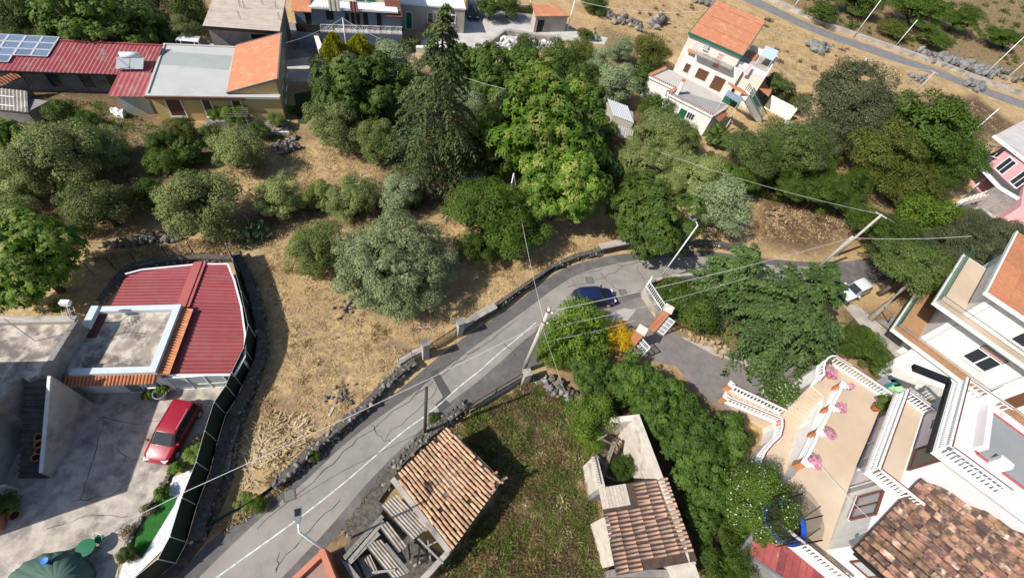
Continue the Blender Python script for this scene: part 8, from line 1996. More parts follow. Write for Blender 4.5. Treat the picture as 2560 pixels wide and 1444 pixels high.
# prickly pears: pads are parts
mb = MB(); mb.lathe([(0.03, 0), (0.10, 0.05), (0.155, 0.16), (0.15, 0.26), (0.09, 0.35), (0.02, 0.38)], n=8); mb.v = [(x, y * 0.22, z) for x, y, z in mb.v]
PAD = as_mesh('pad', mb, mat('cactus_pad', (0.16, 0.22, 0.09), (0.11, 0.165, 0.06), 3, 0.6, rnd=0.2, c3=(0.24, 0.27, 0.13), s3=2), True)
def cactus(u, v, w, label, seed, n=60):
 c = G(u, v); R = w / 2 / scale_at(c); r = random.Random(seed); t = thing('prickly_pear', label, 'cactus', c, 'prickly pears')
 obj('trunk', MB().tube([c, c + Vector((0.1, 0, R * 0.5)), c + Vector((0.2, 0.1, R * 0.9))], [0.14, 0.1, 0.06], 6), M_bark, t)
 for i in range(n):
  a = r.uniform(0, 6.28); q = R * r.random() ** 0.6; s = r.uniform(0.9, 1.6) * max(0.8, R / 1.5)
  M = Matrix.Translation((c.x + q * math.cos(a), c.y + q * math.sin(a), R * 1.1 * r.uniform(0.1, 1.0) * (1.15 - q / R))) @ Matrix.Rotation(r.uniform(0, 6.28), 4, 'Z') @ Matrix.Rotation(r.uniform(-0.9, 0.9), 4, 'X') @ Matrix.Rotation(r.uniform(-0.6, 0.6), 4, 'Y') @ Matrix.Diagonal((s, s, s, 1))
  inst('pad', PAD, t, M)
cactus(628, 590, 85, 'prickly pear in the orchard above the dry field', 1, 85)
cactus(60, 45, 110, 'prickly pear thicket at the top left corner', 2, 90)
cactus(140, 60, 80, 'prickly pear thicket beside the wide fig', 3, 60)
cactus(1482, 96, 38, 'pale prickly pear by the lane end', 4, 40)
cactus(1560, 112, 34, 'prickly pear on the slope behind small silvery olive', 5, 30)
# palms and cycad
def palm(u, v, w, label, th=0.0, nf=26, key='palm', name='palm_tree', seed=0, arch=0.55, hs=None):
 c = G(u, v); r = np.random.default_rng(seed); s = 1.0
 H = th; R = w / 2 / scale_at(G(u, v, H)); c = G(u, v, H); c.z = 0
 Q, T = [], []
 for i in range(nf):
  az = i * 2.4 + r.normal() * 0.15; el = r.uniform(0.15, 1.25); d = np.array([np.cos(az), np.sin(az), 0]); sd = np.array([-np.sin(az), np.cos(az), 0]); n = 14; tt = np.linspace(0.1, 1, n); L_ = R * r.uniform(0.85, 1.1)
  pts = d * (tt * L_ * np.cos(el * 0.6))[:, None] + np.array([0, 0, 1.0]) * (H + L_ * (np.sin(el) * tt - arch * 1.4 * tt ** 2))[:, None]
  for sg in (-1, 1):
   ax = unit(d * 0.55 + sd * sg * 0.9 + np.array([0, 0, -0.25]) + r.normal(size=(n, 3)) * 0.1); l = L_ * 0.42 * np.sin(np.pi * np.clip(tt * 0.85 + 0.1, 0, 1))
   Q.append(quads(pts + ax * (l / 2)[:, None], ax, np.cross(ax, [0, 0, 1.0]) + 0.2 * d, l, np.full(n, L_ * 0.075))); T.append(r.random(n))
  ax = unit(np.gradient(pts, axis=0)); Q.append(quads(pts, ax, np.cross(ax, [0, 0, 1.0]), np.full(n, L_ * 0.12), np.full(n, L_ * 0.03))); T.append(np.full(n, 0.8))
 t = thing(name, label, 'palm', c)
 o = bpy.data.objects.new('crown', fastmesh('crown', np.concatenate(Q), np.concatenate(T), LM[key])); COL.objects.link(o); o.parent = t
 obj('trunk', MB().tube([c, c + Vector((0.03, 0, H * 0.5)), c + Vector((0, 0, H + 0.05))], [0.22, 0.18, 0.2] if H > 0.5 else [0.14, 0.14, 0.1], 8), M_bark, t)
palm(1950, 212, 95, 'date palm behind the outside stairs of the white house', 3.0, 30, seed=1)
palm(2090, 375, 80, 'yellow green yucca below the grey pine', 1.2, 30, 'ygreen', 'yucca_plant', 2, 0.2)
palm(1790, 400, 70, 'small fan palm in the olive row', 2.0, 24, 'ygreen', seed=3)
palm(1830, 425, 70, 'yellowish small palm right of the olive row', 2.0, 24, 'ygreen', seed=4)
palm(1660, 290, 46, 'small palm before the dark round tree', 1.6, 18, seed=5)
palm(690, 296, 50, 'small palm at the terrace corner of the ochre house', 1.2, 18, seed=6)
palm(488, 1133, 66, 'yellow green cycad beside the red car', 0.3, 22, 'citrus', 'cycad_plant', 7)
palm(608, 1255, 60, 'fern like palm seedling at the road verge', 0.15, 9, 'citrus', 'fern_plant', 8)
# ------------------------------------------------------------------ grass and weeds
def scatter(name, poly, n, L, W, key, seed, lean=0.5, avoid=(), label=None, tuft=3, h0=0.0, flat=0.0):
 r = np.random.default_rng(seed); P = [(p.x, p.y) for p in GL(poly)]; xs = [p[0] for p in P]; ys = [p[1] for p in P]
 x = r.uniform(min(xs), max(xs), n * 4); y = r.uniform(min(ys), max(ys), n * 4); ok = pip(x, y, P)
 dens = np.sin(x * 0.9 + seed) * np.sin(y * 1.1) + np.sin(x * 2.3 + y * 1.7); ok &= (r.random(len(x)) < 0.55 + 0.25 * dens)
 for a in avoid: ok &= ~pip(x, y, a)
 x, y = x[ok][:n], y[ok][:n]; n = len(x)
 Q, T = [], []; ct = np.clip(0.5 + 0.25 * np.sin(x * 1.3) * np.cos(y * 0.9 + 1) + r.normal(size=n) * 0.15, 0, 1)
 for k in range(tuft):
  ax = unit(r.normal(size=(n, 3)) * lean * np.array([1, 1, .3]) + np.array([0, 0, 1.0])); l = L * r.uniform(0.5, 1.4, n)
  c = np.stack([x + r.normal(size=n) * 0.06, y + r.normal(size=n) * 0.06, np.full(n, h0)], 1) + ax * (l * 0.45)[:, None]
  sd = rdir(r, n) * (1 - flat) + flat * np.cross(ax, np.array([0, 0, 1.0])); Q.append(quads(c, ax, sd, l, np.full(n, W) * r.uniform(0.7, 1.5, n))); T.append(np.clip(ct + r.normal(size=n) * 0.15, 0, 1))
 Q = np.concatenate(Q); Q[:, :, 2] = np.maximum(Q[:, :, 2], 0.012)
 o = bpy.data.objects.new(name, fastmesh(name, Q, np.concatenate(T), LM[key])); COL.objects.link(o); kind(o, 'stuff'); return o
RD = [(p.x, p.y) for p in GL(ROAD_L)] + [(p.x, p.y) for p in GL(ROAD_R)][::-1]
FIELD = [(640, 640), (760, 500), (1200, 560), (1330, 640), (1500, 560), (1520, 620), (1440, 640), (1360, 690), (1260, 760), (1150, 825), (1050, 890), (960, 960), (870, 1045), (760, 1150), (640, 1250), (520, 1320), (600, 1080), (660, 900)]
scatter('dry_grass', FIELD, 9000, 0.26, 0.045, 'dry', 1, 3.0, [RD], tuft=3, flat=0.8)
scatter('dry_grass', [(560, 420), (760, 370), (960, 370), (1010, 440), (880, 480), (620, 470)], 3000, 0.26, 0.05, 'dry', 2, 3.0, tuft=3, flat=0.8)
scatter('dry_grass', [(1440, 0), (1760, -10), (2300, 190), (2560, 330), (2560, 380), (2280, 280), (2000, 180), (1740, 80), (1640, 180), (1560, 120)], 6000, 0.36, 0.07, 'dry', 3, 2.5, tuft=3, flat=0.8)
scatter('dry_grass', [(230, 640), (480, 600), (600, 600), (600, 650), (260, 680)], 2500, 0.28, 0.05, 'dry', 4, 1.3, tuft=3)
scatter('dry_grass', [(1850, 500), (2120, 540), (2100, 600), (1890, 610)], 1500, 0.28, 0.05, 'dry', 5, 1.3, tuft=3)
WL_ = [(1185, 1030), (1330, 955), (1440, 1000), (1470, 1180), (1530, 1460), (1070, 1460), (1140, 1380), (1260, 1230), (1130, 1070)]
def mounds(name, poly, n, R, nb, L, W, key, seed):
 r = np.random.default_rng(seed); P = [(p.x, p.y) for p in GL(poly)]; x = r.uniform(min(p[0] for p in P), max(p[0] for p in P), n * 5); y = r.uniform(min(p[1] for p in P), max(p[1] for p in P), n * 5)
 ok = pip(x, y, P); x, y = x[ok][:n], y[ok][:n]; Q, T = [], []
 for a, b in zip(x, y):
  k = R * r.uniform(0.4, 1.5); d = rdir(r, nb); d[:, 2] = np.abs(d[:, 2]); d = unit(d + np.array([0, 0, .15])); l = L * r.uniform(0.5, 1.3, nb) * k / R
  c = np.array([a, b, 0.03]) + d * (k * (0.35 + 0.6 * r.random(nb)))[:, None] * np.array([1, 1, .7]); Q.append(quads(c, d + r.normal(size=(nb, 3)) * 0.4, rdir(r, nb), l, l * W / L)); T.append(0.7 * r.random() + 0.3 * r.random(nb))
 Q = np.concatenate(Q); Q[:, :, 2] = np.maximum(Q[:, :, 2], 0.015); o = bpy.data.objects.new(name, fastmesh(name, Q, np.concatenate(T), LM[key])); COL.objects.link(o); kind(o, 'stuff')
mounds('weeds', WL_, 130, 0.5, 160, 0.2, 0.03, 'brown', 1); mounds('weeds', WL_, 170, 0.55, 130, 0.2, 0.04, 'weedg', 2); mounds('weeds', WL_, 110, 0.5, 170, 0.17, 0.03, 'weed', 3); mounds('weeds', WL_, 60, 0.5, 150, 0.18, 0.035, 'dry', 4); mounds('weeds', WL_, 14, 0.35, 12, 0.12, 0.1, 'white', 5)
mounds('dry_grass', FIELD, 160, 0.4, 50, 0.3, 0.04, 'dry', 6); mounds('weeds', [(1880, -40), (2600, -40), (2600, 215), (2330, 150), (2060, 55)], 120, 1.1, 60, 0.7, 0.14, 'acacia', 7); mounds('weeds', [(1450, 0), (1760, -10), (2300, 190), (2560, 330), (2560, 380), (2000, 180), (1640, 180)], 70, 0.7, 50, 0.5, 0.09, 'brown', 8)
scatter('weeds', WL_, 8000, 0.24, 0.03, 'weed', 6, 1.3, tuft=3)
scatter('weeds', WL_, 5000, 0.32, 0.045, 'weedg', 7, 1.3, tuft=4)
scatter('weeds', [(1880, -40), (2600, -40), (2600, 215), (2330, 150), (2060, 55)], 6000, 0.5, 0.08, 'weed', 8, 0.7, tuft=3)
scatter('weeds', [(0, 250), (260, 255), (420, 330), (740, 320), (740, 350), (560, 400), (300, 470), (0, 480)], 3500, 0.4, 0.06, 'weedg', 9, 0.8, tuft=3)
scatter('weeds', [(1640, 700), (2050, 730), (2060, 890), (1860, 890), (1660, 800)], 2500, 0.4, 0.06, 'weedg', 10, 0.8, tuft=3)
scatter('verge_grass', [(850, 1330), (950, 1195), (1050, 1090), (1160, 1010), (1170, 1022), (1060, 1112), (965, 1215), (880, 1345)], 1500, 0.26, 0.05, 'weed', 11, 0.9, tuft=3)
scatter('verge_grass', [(520, 1330), (640, 1262), (740, 1175), (860, 1072), (866, 1080), (750, 1185), (650, 1272), (540, 1345)], 1600, 0.26, 0.05, 'dry', 12, 0.9, tuft=3)
scatter('dry_cane', [(640, 1060), (740, 1030), (770, 1070), (740, 1150), (640, 1190), (600, 1240), (620, 1130)], 420, 0.7, 0.08, 'cane', 13, 12.0, tuft=2, h0=0.05, flat=0.9)
# ------------------------------------------------------------------ cars
def car(label, pos, heading, body_c, L=3.85, W=1.66, H=1.45, hatch=True, wagon=False, name='parked_car', lamps=(0.75, 0.75, 0.72), roofbars=False, tail=True):
 """x forward; rings of a lofted body"""
 hw = W / 2; f = L / 2
 t = thing(name, label, 'car', pos); t.rotation_euler = (0, 0, heading)
 wsx = 0.30 if not wagon else 0.34
 #   x,  half width, bottom, belt, top half width, top z
 rear_top = -f + (0.42 if not wagon else 0.22)
 ST = [(-f, hw * 0.80, 0.36, 0.72, hw * 0.70, 0.74), (-f + 0.06, hw * 0.93, 0.25, 0.88, hw * 0.82, 0.92), (-f + 0.16, hw * 0.97, 0.20, 0.92, hw * 0.84, 1.00), (rear_top, hw, 0.19, 0.93, hw * 0.76, H - 0.05), (rear_top + 0.45, hw, 0.19, 0.93, hw * 0.77, H), (-0.05, hw, 0.19, 0.92, hw * 0.77, H + 0.005), (wsx, hw, 0.19, 0.91, hw * 0.75, H - 0.05), (wsx + 0.72, hw, 0.19, 0.90, hw * 0.86, 0.965), (f - 0.40, hw * 0.97, 0.19, 0.80, hw * 0.84, 0.86), (f - 0.12, hw * 0.90, 0.22, 0.68, hw * 0.78, 0.74), (f, hw * 0.76, 0.34, 0.56, hw * 0.66, 0.60)]
 vs, fs = [], []
 for x, w, zb, zl, wt, zt in ST:
  half = [(w * 0.55, zb), (w * 0.96, zb + 0.03), (w, zb + 0.22), (w * 0.995, zl - 0.12), (w * 0.965, zl), (wt, zt - 0.035), (wt * 0.86, zt), (0, zt + 0.015)]
  vs += [(x, y, z) for y, z in half] + [(x, -y, z) for y, z in half[-2::-1]]
 n = 15
 for i in range(len(ST) - 1):
  fs += [(i * n + k, i * n + (k + 1) % n, (i + 1) * n + (k + 1) % n, (i + 1) * n + k) for k in range(n)]
 fs += [tuple(range(n)), tuple(range((len(ST) - 1) * n, len(ST) * n))[::-1]]
 pm = paint('car_paint_%s' % label[:12].replace(' ', '_'), body_c, 0.3)
 def part(nm, mb, m, sm=False, par=None):
  o = bpy.data.objects.new(nm, as_mesh(nm, mb, m, sm)); COL.objects.link(o); o.parent = par or t; return o
 mb = MB(); mb.add(vs, [fc[::-1] for fc in fs]); body = part('body', mb, pm)
 md = body.modifiers.new('bevel', 'BEVEL'); md.width = 0.03; md.segments = 2; md.limit_method = 'ANGLE'; md.angle_limit = 0.3
 for p in body.data.polygons: p.use_smooth = True
 V_ = [Vector(v) for v in vs]
 def pane(nm, a, b, c, d, m=M_glass, ins=0.08, off=0.012):
  cen = (a + b + c + d) / 4; q = [p.lerp(cen, ins) for p in (a, b, c, d)]; nn = (q[1] - q[0]).cross(q[3] - q[0]).normalized()
  if nn.dot(cen - Vector((0, 0, 0.8))) < 0: nn = -nn
  mb = MB(); mb.add([p + nn * off for p in q] + [p - nn * 0.01 for p in q], [(0, 1, 2, 3), (0, 4, 5, 1), (1, 5, 6, 2), (2, 6, 7, 3), (3, 7, 4, 0)]); return part(nm, mb, m)
 P = lambda i, k: V_[i * n + k]
 pane('windscreen', P(6, 6), P(6, 8), P(7, 8), P(7, 6), ins=0.05, off=0.03)
 pane('windscreen_side', P(6, 5), P(6, 6), P(7, 6), P(7, 5), ins=0.1); pane('windscreen_side', P(6, 9), P(6, 8), P(7, 8), P(7, 9), ins=0.1)
 pane('rear_window', P(3, 6), P(3, 8), P(2, 8).lerp(P(3, 8), .12), P(2, 6).lerp(P(3, 6), .12), ins=0.08, off=0.03)
 for (k0, k1) in ((4, 5), (10, 9)):
  for i0, i1 in ((3, 4), (4, 5), (5, 6)):
   pane('side_window', P(i0, k1), P(i1, k1), P(i1, k0), P(i0, k0), ins=0.09)
  a, b, c = P(6, k1), P(7, k0), P(6, k0)
  cen = (a + b + c) / 3; q = [p.lerp(cen, 0.18) + Vector((0, 0.012 if k0 == 4 else -0.012, 0.004)) for p in (a, b, c)]; mb = MB(); mb.add(q, [(0, 1, 2)]); part('quarter_window', mb, M_glass)
 for sx in (f - 0.68, -f + 0.62):
  for sy in (-1, 1):
   wm = MB(); prof_ = [(0.13, -0.085), (0.27, -0.09), (0.295, -0.06), (0.295, 0.06), (0.27, 0.09), (0.13, 0.085)]
   wm.lathe(prof_, n=16); wm.v = [(x + sx, sy * (hw - 0.065) + z, y + 0.295) for x, y, z in wm.v]; w_ = part('wheel', wm, M_blackrub, True)
   rm = MB(); rm.lathe([(0.02, 0.0), (0.19, 0.0), (0.20, -0.02), (0.19, 0.03), (0.05, 0.035)], n=12); rm.v = [(x + sx, sy * (hw + 0.022 + 0.0 * z) + z * 0.3 * sy, y + 0.295) for x, y, z in rm.v]; part('rim', rm, M_galv, False, w_)
 for sy in (-1, 1):
  mb = MB(); mb.box((f - 0.13, sy * hw * 0.64, 0.67), (0.24, 0.34, 0.13), sy * -0.38); part('headlight', mb, mat('headlamp_glass', lamps, rough=0.15, spec=0.6))
  if tail:
   mb = MB(); mb.box((-f + 0.11, sy * hw * 0.80, 0.80), (0.14, 0.16, 0.28), 0.0); part('tail_light', mb, mat('tail_lamp_red', (0.45, 0.02, 0.02), rough=0.25))
  mb = MB(); mb.box((wsx + 0.52, sy * (hw + 0.09), 1.0), (0.12, 0.17, 0.13), 0); part('wing_mirror', mb, pm)
 mb = MB(); mb.box((f - 0.05, 0, 0.36), (0.14, W * 0.86, 0.20)); part('front_bumper', mb, pm if not hatch else pm)
 mb = MB(); mb.box((-f + 0.05, 0, 0.40), (0.14, W * 0.88, 0.22)); part('rear_bumper', mb, pm)
 mb = MB(); mb.box((-f - 0.012, 0, 0.62), (0.03, 0.50, 0.11)); part('number_plate', mb, M_whitemetal)
 for sy in (-1, 1):
  for x_ in (wsx + 0.62, -0.12, -f + 0.95):
   mb = MB(); mb.bar((x_, sy * (hw + 0.003), 0.30), (x_, sy * hw * 0.985, 0.88), 0.012, 0.012); part('door_seam', mb, M_blackmetal)
  mb = MB(); mb.bar((-f + 0.9, sy * (hw + 0.006), 0.50), (f - 1.05, sy * (hw + 0.006), 0.50), 0.03, 0.06); part('side_trim', mb, M_blackmetal)
 if roofbars:
  for sy in (-1, 1):
   mb = MB(); mb.tube([(wsx - 0.25, sy * hw * 0.70, H + 0.05), (rear_top + 0.5, sy * hw * 0.70, H + 0.05)], 0.02, 5); part('roof_bar', mb, M_galv)
 for sy in (-0.25, 0.15):
  mb = MB(); mb.bar((wsx + 0.70, sy, 0.995), (wsx + 0.58, sy + 0.42, 1.03), 0.02, 0.02); part('wiper', mb, M_blackmetal)
 return t
def car_at(label, rear, front, zc, col, **kw):
 a, b = G(*rear, zc), G(*front, zc); d = b - a
 return car(label, Vector(((a.x + b.x) / 2, (a.y + b.y) / 2, 0.03)), math.atan2(d.y, d.x), col, **kw)
car_at('dark blue hatchback driving on the road bend', (1434, 748), (1534, 742), 0.5, (0.008, 0.017, 0.065), L=3.9, W=1.66, H=1.5, name='blue_car')
car_at('red estate car parked nose down in the yard', (470, 1022), (402, 1140), 0.4, (0.33, 0.008, 0.022), L=3.95, W=1.66, H=1.42, wagon=True, roofbars=True, name='red_car')
car_at('white car parked at the road under the leaning pine', (2165, 712), (2100, 742), 0.5, (0.70, 0.72, 0.74), L=4.0, name='white_car')
car_at('dark suv parked in the forecourt behind the beige house', (1176, 12), (1184, 44), 0.7, (0.015, 0.018, 0.025), L=4.2, W=1.8, H=1.65, wagon=True, name='dark_suv')
car_at('white van roof showing behind the grey flat roof', (470, 112), (522, 116), 1.0, (0.75, 0.76, 0.77), L=4.3, W=1.8, H=1.8, wagon=True, name='white_van')
# ------------------------------------------------------------------ poles and lamps
def pole(name, label, base, top, r0, r1, m, cat='pole', group=None, z0=0.0, extra=None):
 b = G(*base, z0); h = ZT(b, *top)
 t = thing(name, label, cat, b, group)
 obj('shaft', MB().tube([b, (b.x, b.y, h)], [r0, r1], 10), m, t, True)
 return t, Vector((b.x, b.y, h))
pu, PU = pole('utility_pole', 'concrete utility pole at the roadside with cables to both sides', (1306, 930), (1368, 768), 0.19, 0.12, M_pole, 'utility pole')
for k in (0.35, 1.6):
 c_ = PU - Vector((0, 0, k)); obj('clamp', MB().lathe([(0.15, 0), (0.17, 0.02), (0.17, 0.10), (0.15, 0.12)], c_, 10), M_rust, pu); obj('insulator', MB().tube([c_, c_ + Vector((0.3, -0.12, 0.12))], 0.035, 5), M_whitemetal, pu)
pd_, PDK = pole('dark_pole', 'thin dark wooden pole beside the tiled ruin', (1062, 1088), (1066, 970), 0.12, 0.09, mat('creosoted_wood', (0.075, 0.062, 0.052), (0.05, 0.042, 0.036), 5, 0.9), 'pole')
obj('cap', MB().lathe([(0.1, 0), (0.11, 0.05), (0.02, 0.1)], PDK, 8), M_rust, pd_)
def lamp(label, base, top, head_px, z0=0.0):
 t, T_ = pole('street_lamp', label, base, top, 0.085, 0.05, M_whitemetal, 'street lamp', 'street lamps along the road', z0)
 hp = G(*head_px, T_.z + 0.15); d = Vector((hp.x - T_.x, hp.y - T_.y, 0)); d = d.normalized() if d.length > 1e-3 else Vector((1, 0, 0)); n = Vector((-d.y, d.x, 0))
 obj('arm', MB().tube([T_ - Vector((0, 0, .1)), T_ + d * 0.15 + Vector((0, 0, .08)), T_ + d * 0.35 + Vector((0, 0, .14))], 0.04, 6), M_whitemetal, t)
 c = T_ + d * 0.3 + Vector((0, 0, .14)); mb = MB()
 P_ = [(0.0, 0.07), (0.25, 0.14), (0.62, 0.17), (0.72, 0.14)]
 vs = [c + d * x + n * (s * w) + Vector((0, 0, z)) for x, w in P_ for s in (-1, 1) for z in (0.0, 0.09)]
 fs = []
 for i in range(3):
  a = i * 4; b = a + 4; fs += [(a, b, b + 1, a + 1), (a + 1, b + 1, b + 3, a + 3), (a + 3, b + 3, b + 2, a + 2), (a + 2, b + 2, b, a)]
 fs += [(0, 1, 3, 2), (12, 14, 15, 13)]
 mb.add(vs, fs); hd = obj('lamp_head', mb, M_greymetal, t)
 obj('solar_cell', MB().add([c + d * x + n * (s * w) + Vector((0, 0, 0.096)) for x, w, s in ((0.3, 0.12, -1), (0.62, 0.14, -1), (0.62, 0.14, 1), (0.3, 0.12, 1))], [(0, 1, 2, 3)]), M_blackmetal, hd)
 return T_
lamp('street lamp on a white post beside the road bend', (1645, 702), (1744, 562), (1735, 550))
lamp('street lamp in front of the terracotta parapet with a wide grey head', (826, 1384), (766, 1306), (745, 1280), 0.0)
TOPS = {}
for i, (b, tp_, lab) in enumerate((((2133, 93), (2205, -1), 'tall white pole by the far lane near the dark round bush'), ((2235, 120), (2288, 48), 'white pole by the far lane second from the dark round bush'), ((2450, 198), (2562, 92), 'white pole by the far lane before the lava boulders'), ((2498, 214), (2640, 90), 'white pole nearest the right edge on the far lane'), ((2146, 172), (2168, 146), 'short white post on the golden slope behind the pine'), ((2415, 344), (2495, 270), 'white pole behind the bright green tree by the pink house'), ((1984, 20), (2000, -10), 'white pole at the top edge on the far lane'), ((868, 136), (858, 46), 'white pole between the two golden cypresses'), ((1322, 30), (1345, -18), 'white post behind the terracotta roofed shed'), ((1418, 76), (1436, 0), 'pale pole at the corner of the terracotta roofed shed'))):
 t, T_ = pole('white_pole', lab, b, tp_, 0.09, 0.06, M_whitemetal, 'pole', 'white poles'); TOPS[i] = T_
 obj('cap', MB().lathe([(0.07, 0), (0.08, 0.06), (0.01, 0.1)], T_, 8), M_galv, t)
p2, P2 = pole('utility_pole', 'brownish concrete pole on the golden slope behind the bright green tree', (2275, 246), (2335, 178), 0.2, 0.13, mat('brown_pole', (0.50, 0.40, 0.33), (0.42, 0.33, 0.27), 3, 0.9), 'utility pole')
obj('crossarm', MB().bar(P2 + Vector((-0.6, 0.2, -0.1)), P2 + Vector((0.6, -0.2, -0.1)), 0.1, 0.1), M_galv, p2)
p3, P3_ = pole('utility_pole', 'shorter concrete pole of the pair behind the large fir', (2040, 672), (2135, 592), 0.17, 0.12, M_pole, 'utility pole')
obj('clamp', MB().lathe([(0.14, 0), (0.16, 0.05), (0.14, 0.1)], P3_ - Vector((0, 0, .4)), 8), M_whitemetal, p3)
p4, P4 = pole('utility_pole', 'taller concrete pole of the pair with a stay wire', (2085, 640), (2222, 548), 0.17, 0.11, M_pole, 'utility pole')
obj('crossarm', MB().bar(P4 + Vector((-0.5, 0.3, -0.1)), P4 + Vector((0.5, -0.3, -0.1)), 0.1, 0.1), M_galv, p4)
p5_, P5 = pole('utility_pole', 'thin white pole standing in the lower walnut', (1268, 510), (1281, 432), 0.09, 0.06, M_whitemetal, 'utility pole')
lt = thing('leaning_pine_trunk', 'leaning bare pine trunk beside the white car', 'tree trunk', G(2180, 800)); a_ = G(2175, 798); obj('trunk', MB().tube([a_, G(2210, 765, 1.5), G(2255, 725, 3.2), G(2300, 690, 4.2)], [0.3, 0.24, 0.18, 0.08], 8), M_palebark, lt, True)
obj('branch', MB().tube([G(2210, 765, 1.5), G(2235, 790, 2.5), G(2250, 770, 3.4)], [0.12, 0.08, 0.03], 5), M_palebark, lt)
# ------------------------------------------------------------------ cables
def cable(label, a, b, sag=0.5, r=0.024, m=None, n=22):
 a, b = Vector(a), Vector(b); pts = [a.lerp(b, k / n) - Vector((0, 0, sag * 4 * (k / n) * (1 - k / n))) for k in range(n + 1)]
 tag(obj('overhead_cable', MB().tube(pts, r, 5), m or M_cable), label, 'cable', 'overhead cables')
cable('pale overhead cable from the utility pole to the pole pair behind the fir', PU - Vector((0, 0, .4)), P3_ - Vector((0, 0, .2)), 0.5, 0.021)
cable('thin lower cable from the utility pole towards the large fir', PU - Vector((0, 0, 2.6)), G(1880, 690, 6.0), 0.6, 0.013)
cable('pale cable from the utility pole down over the road to the yard side', PU - Vector((0, 0, 1.7)), G(470, 1225, 6.5), 0.35, 0.018)
cable('cable continuing over the yard lawn towards the left houses', G(470, 1225, 6.5), G(250, 1330, 6.8), 0.1, 0.018)
cable('thin cable from the utility pole up to the pole in the walnut', PU - Vector((0, 0, 1.6)), P5, 0.5, 0.012)
cable('thin cable from the utility pole down to the ruin shrub', PU - Vector((0, 0, 2.2)), G(1432, 1030, 1.2), 0.1, 0.011)
cable('thin cable dropping from the utility pole to the roadside garden', PU - Vector((0, 0, 4.6)), G(1590, 800, 4.4), 0.3, 0.013)
cable('cable from the pole pair to the terracotta roofed house', P3_ - Vector((0, 0, .2)), G(2430, 590, 8.6), 0.3, 0.017)
cable('stay wire from the taller pole of the pair', P4, G(2318, 612, 0.3), 0.0, 0.024)
cable('cable between the taller pole and the olive row', P4, G(1650, 380, 5.5), 0.5, 0.013)
cable('cable across the golden slope to the white house', P2, F7.p(1.0, 9.0, 7.6), 0.8, 0.027)
cable('cable from the shed corner pole to the white house roof', TOPS[9], F7.p(0.0, 9.0, 7.2), 0.9, 0.027)
cable('stay wire of the brownish pole on the slope', P2, G(2362, 256, 0.2), 0.0, 0.018)
cable('thin cable above the villa terrace flower balustrade', G(2020, 1120, 4.4), V.p(1.9, -0.3, 6.0), 0.25, 0.015)
cable('thin cable from the white pole towards the lane wall', TOPS[7], G(980, 110, 3.0), 0.2, 0.018)
cable('thin cable from the white pole to the concrete building corner', TOPS[7], G(705, 110, 3.4), 0.3, 0.018)
cable('cable low over the fig left of the walnut', G(1150, 190, 6.0), G(1330, 235, 6.4), 0.2, 0.018)
cable('dark cable hanging down the white house front', F7.p(L7 + 0.2, -0.1, 6.2), F7.p(L7 - 0.6, -3.0, 4.9), 0.15, 0.018, M_darkcable)
# ------------------------------------------------------------------ small things
for (u, v, a_, lab) in ((1474, 700, 0.35, 'square iron manhole cover above the blue car'), (1557, 731, 0.35, 'square iron manhole cover in front of the blue car'), (724, 1237, 0.6, 'dark drain cover on the road near the street lamp')):
 c = G(u, v); t = thing('manhole_cover', lab, 'manhole cover', (c.x, c.y, 0.016), 'manhole covers')
 mb = MB(); mb.box((c.x, c.y, 0.026), (0.72, 0.72, 0.016), a_); obj('frame', mb, mat('cast_iron_edge', (0.09, 0.085, 0.08), rough=0.7), t)
 mb = MB(); mb.box((c.x, c.y, 0.034), (0.58, 0.58, 0.012), a_); obj('cover', mb, mat('cast_iron', (0.20, 0.19, 0.175), (0.14, 0.13, 0.12), 12, 0.7), t)
c = G(1131, 127, 1.1); ty = MB()
R1, R2 = 0.62, 0.20; seg, s2 = 20, 8
vs = [(c.x + (R1 + R2 * math.cos(b)) * math.cos(a), c.y + R2 * math.sin(b), 1.35 + (R1 + R2 * math.cos(b)) * math.sin(a)) for a in [k * 2 * math.pi / seg for k in range(seg)] for b in [j * 2 * math.pi / s2 for j in range(s2)]]
ty.add(vs, [(i * s2 + j, ((i + 1) % seg) * s2 + j, ((i + 1) % seg) * s2 + (j + 1) % s2, i * s2 + (j + 1) % s2) for i in range(seg) for j in range(s2)]); tag(obj('old_tyre', ty, M_blackrub, smooth=True), 'black tyre standing on the white lane wall', 'tyre')
RB = [(2028, 120, 2.2), (2042, 128, 2.0), (2052, 124, 1.6), (2030, 128, 1.6), (2048, 136, 1.5), (2060, 130, 1.4)]
LAB = ['upper left pale boulder of the group behind the white house', 'large pale boulder in the middle of the group behind the white house', 'upper right pale boulder of the group behind the white house', 'lower left pale boulder of the group behind the white house', 'lowest pale boulder of the group behind the white house', 'rightmost pale boulder of the group behind the white house']
def boulder(u, v, s, lab, i, grp):
 c = G(u, v); o = inst('boulder', ROCKS[i % 5], None, Matrix.Translation((c.x, c.y, s * 0.35)) @ Euler((i, i * 2.1, i * 0.7)).to_matrix().to_4x4() @ Matrix.Diagonal((s * 0.8, s * 0.6, s * 0.6, 1))); tag(o, lab, 'boulder', grp)
for i, ((u, v, s), lab) in enumerate(zip(RB, LAB)): boulder(u, v, s, lab, i, 'pale boulders on the golden slope')
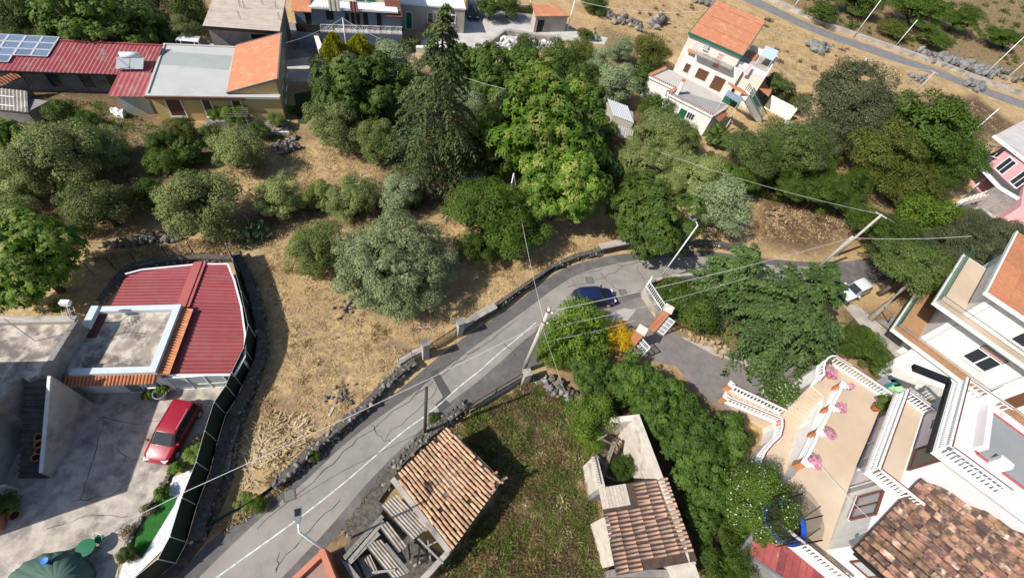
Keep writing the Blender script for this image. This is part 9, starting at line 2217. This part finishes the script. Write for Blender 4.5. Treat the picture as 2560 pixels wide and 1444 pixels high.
rubble('pale lava boulder field beyond the far lane at right', [(2290, 130), (2340, 145), (2420, 160), (2540, 190), (2560, 215), (2440, 190), (2300, 150)], 130, 1.25, 21, me=ROCKS, hmax=0.4)
rubble('grey stones on the golden slope below the brownish pole', [(2270, 188), (2310, 195), (2305, 212), (2275, 205)], 26, 0.9, 22, me=ROCKS, hmax=0.1)
rubble('dark rocks at the end of the golden slope near the far lane', [(2395, 205), (2440, 212), (2470, 225), (2440, 232)], 16, 1.3, 23, me=ROCKS, hmax=0.2)
rubble('dark rock heap on the golden slope left of the white house', [(1620, 60), (1650, 45), (1665, 60), (1640, 75)], 60, 1.0, 24, hmax=1.2)
rubble('row of pale stones along the top of the golden slope', [(1730, 5), (1780, 25), (1820, 35), (1840, 30), (1770, 8)], 60, 1.0, 25, me=ROCKS, hmax=0.1)
rubble('white rubble on the weedy plot beside the pale lane', [(1215, 120), (1250, 100), (1340, 108), (1380, 110), (1330, 125), (1230, 132)], 120, 0.7, 26, me=[as_mesh('stone', ico_stone(70 + i), mat('white_rubble', (0.62, 0.61, 0.59), (0.45, 0.44, 0.42), 3, 0.95, rnd=0.2)) for i in range(3)], hmax=0.4)
rubble('black rocks among brown grass on the golden slope', [(1500, 30), (1600, 55), (1640, 70), (1600, 80), (1520, 60)], 60, 0.8, 27, hmax=0.1)
kind(sheet('rubble_plot', [(1215, 130), (1262, 86), (1395, 106), (1380, 122), (1300, 130)], 0.01, M_lane), 'structure')
bw_ = obj('far_lane_wall', MB().prism([tuple(G(u, v))[:2] for u, v in ((1905, -4), (2052, 64), (2202, 116), (2332, 160), (2484, 218), (2700, 292), (2700, 288), (2484, 214), (2332, 156), (2202, 112), (2052, 60), (1905, -8))], 0, 0.7), M_concrete); tag(bw_, 'low pale wall along the far side of the far lane', 'wall')
tent = thing('pale_plastic_cover', 'pale plastic cover under the trees by the lower walnut', 'cover', G(1160, 430)); q = GL([(1135, 425), (1160, 410), (1210, 425), (1215, 440), (1150, 440)], 0.8); mb = MB(); mb.prism(q, 0, [0.5, 1.0, 0.9, 0.5, 0.4]); obj('sheet', mb, mat('pale_plastic', (0.55, 0.58, 0.62), rough=0.5), tent)
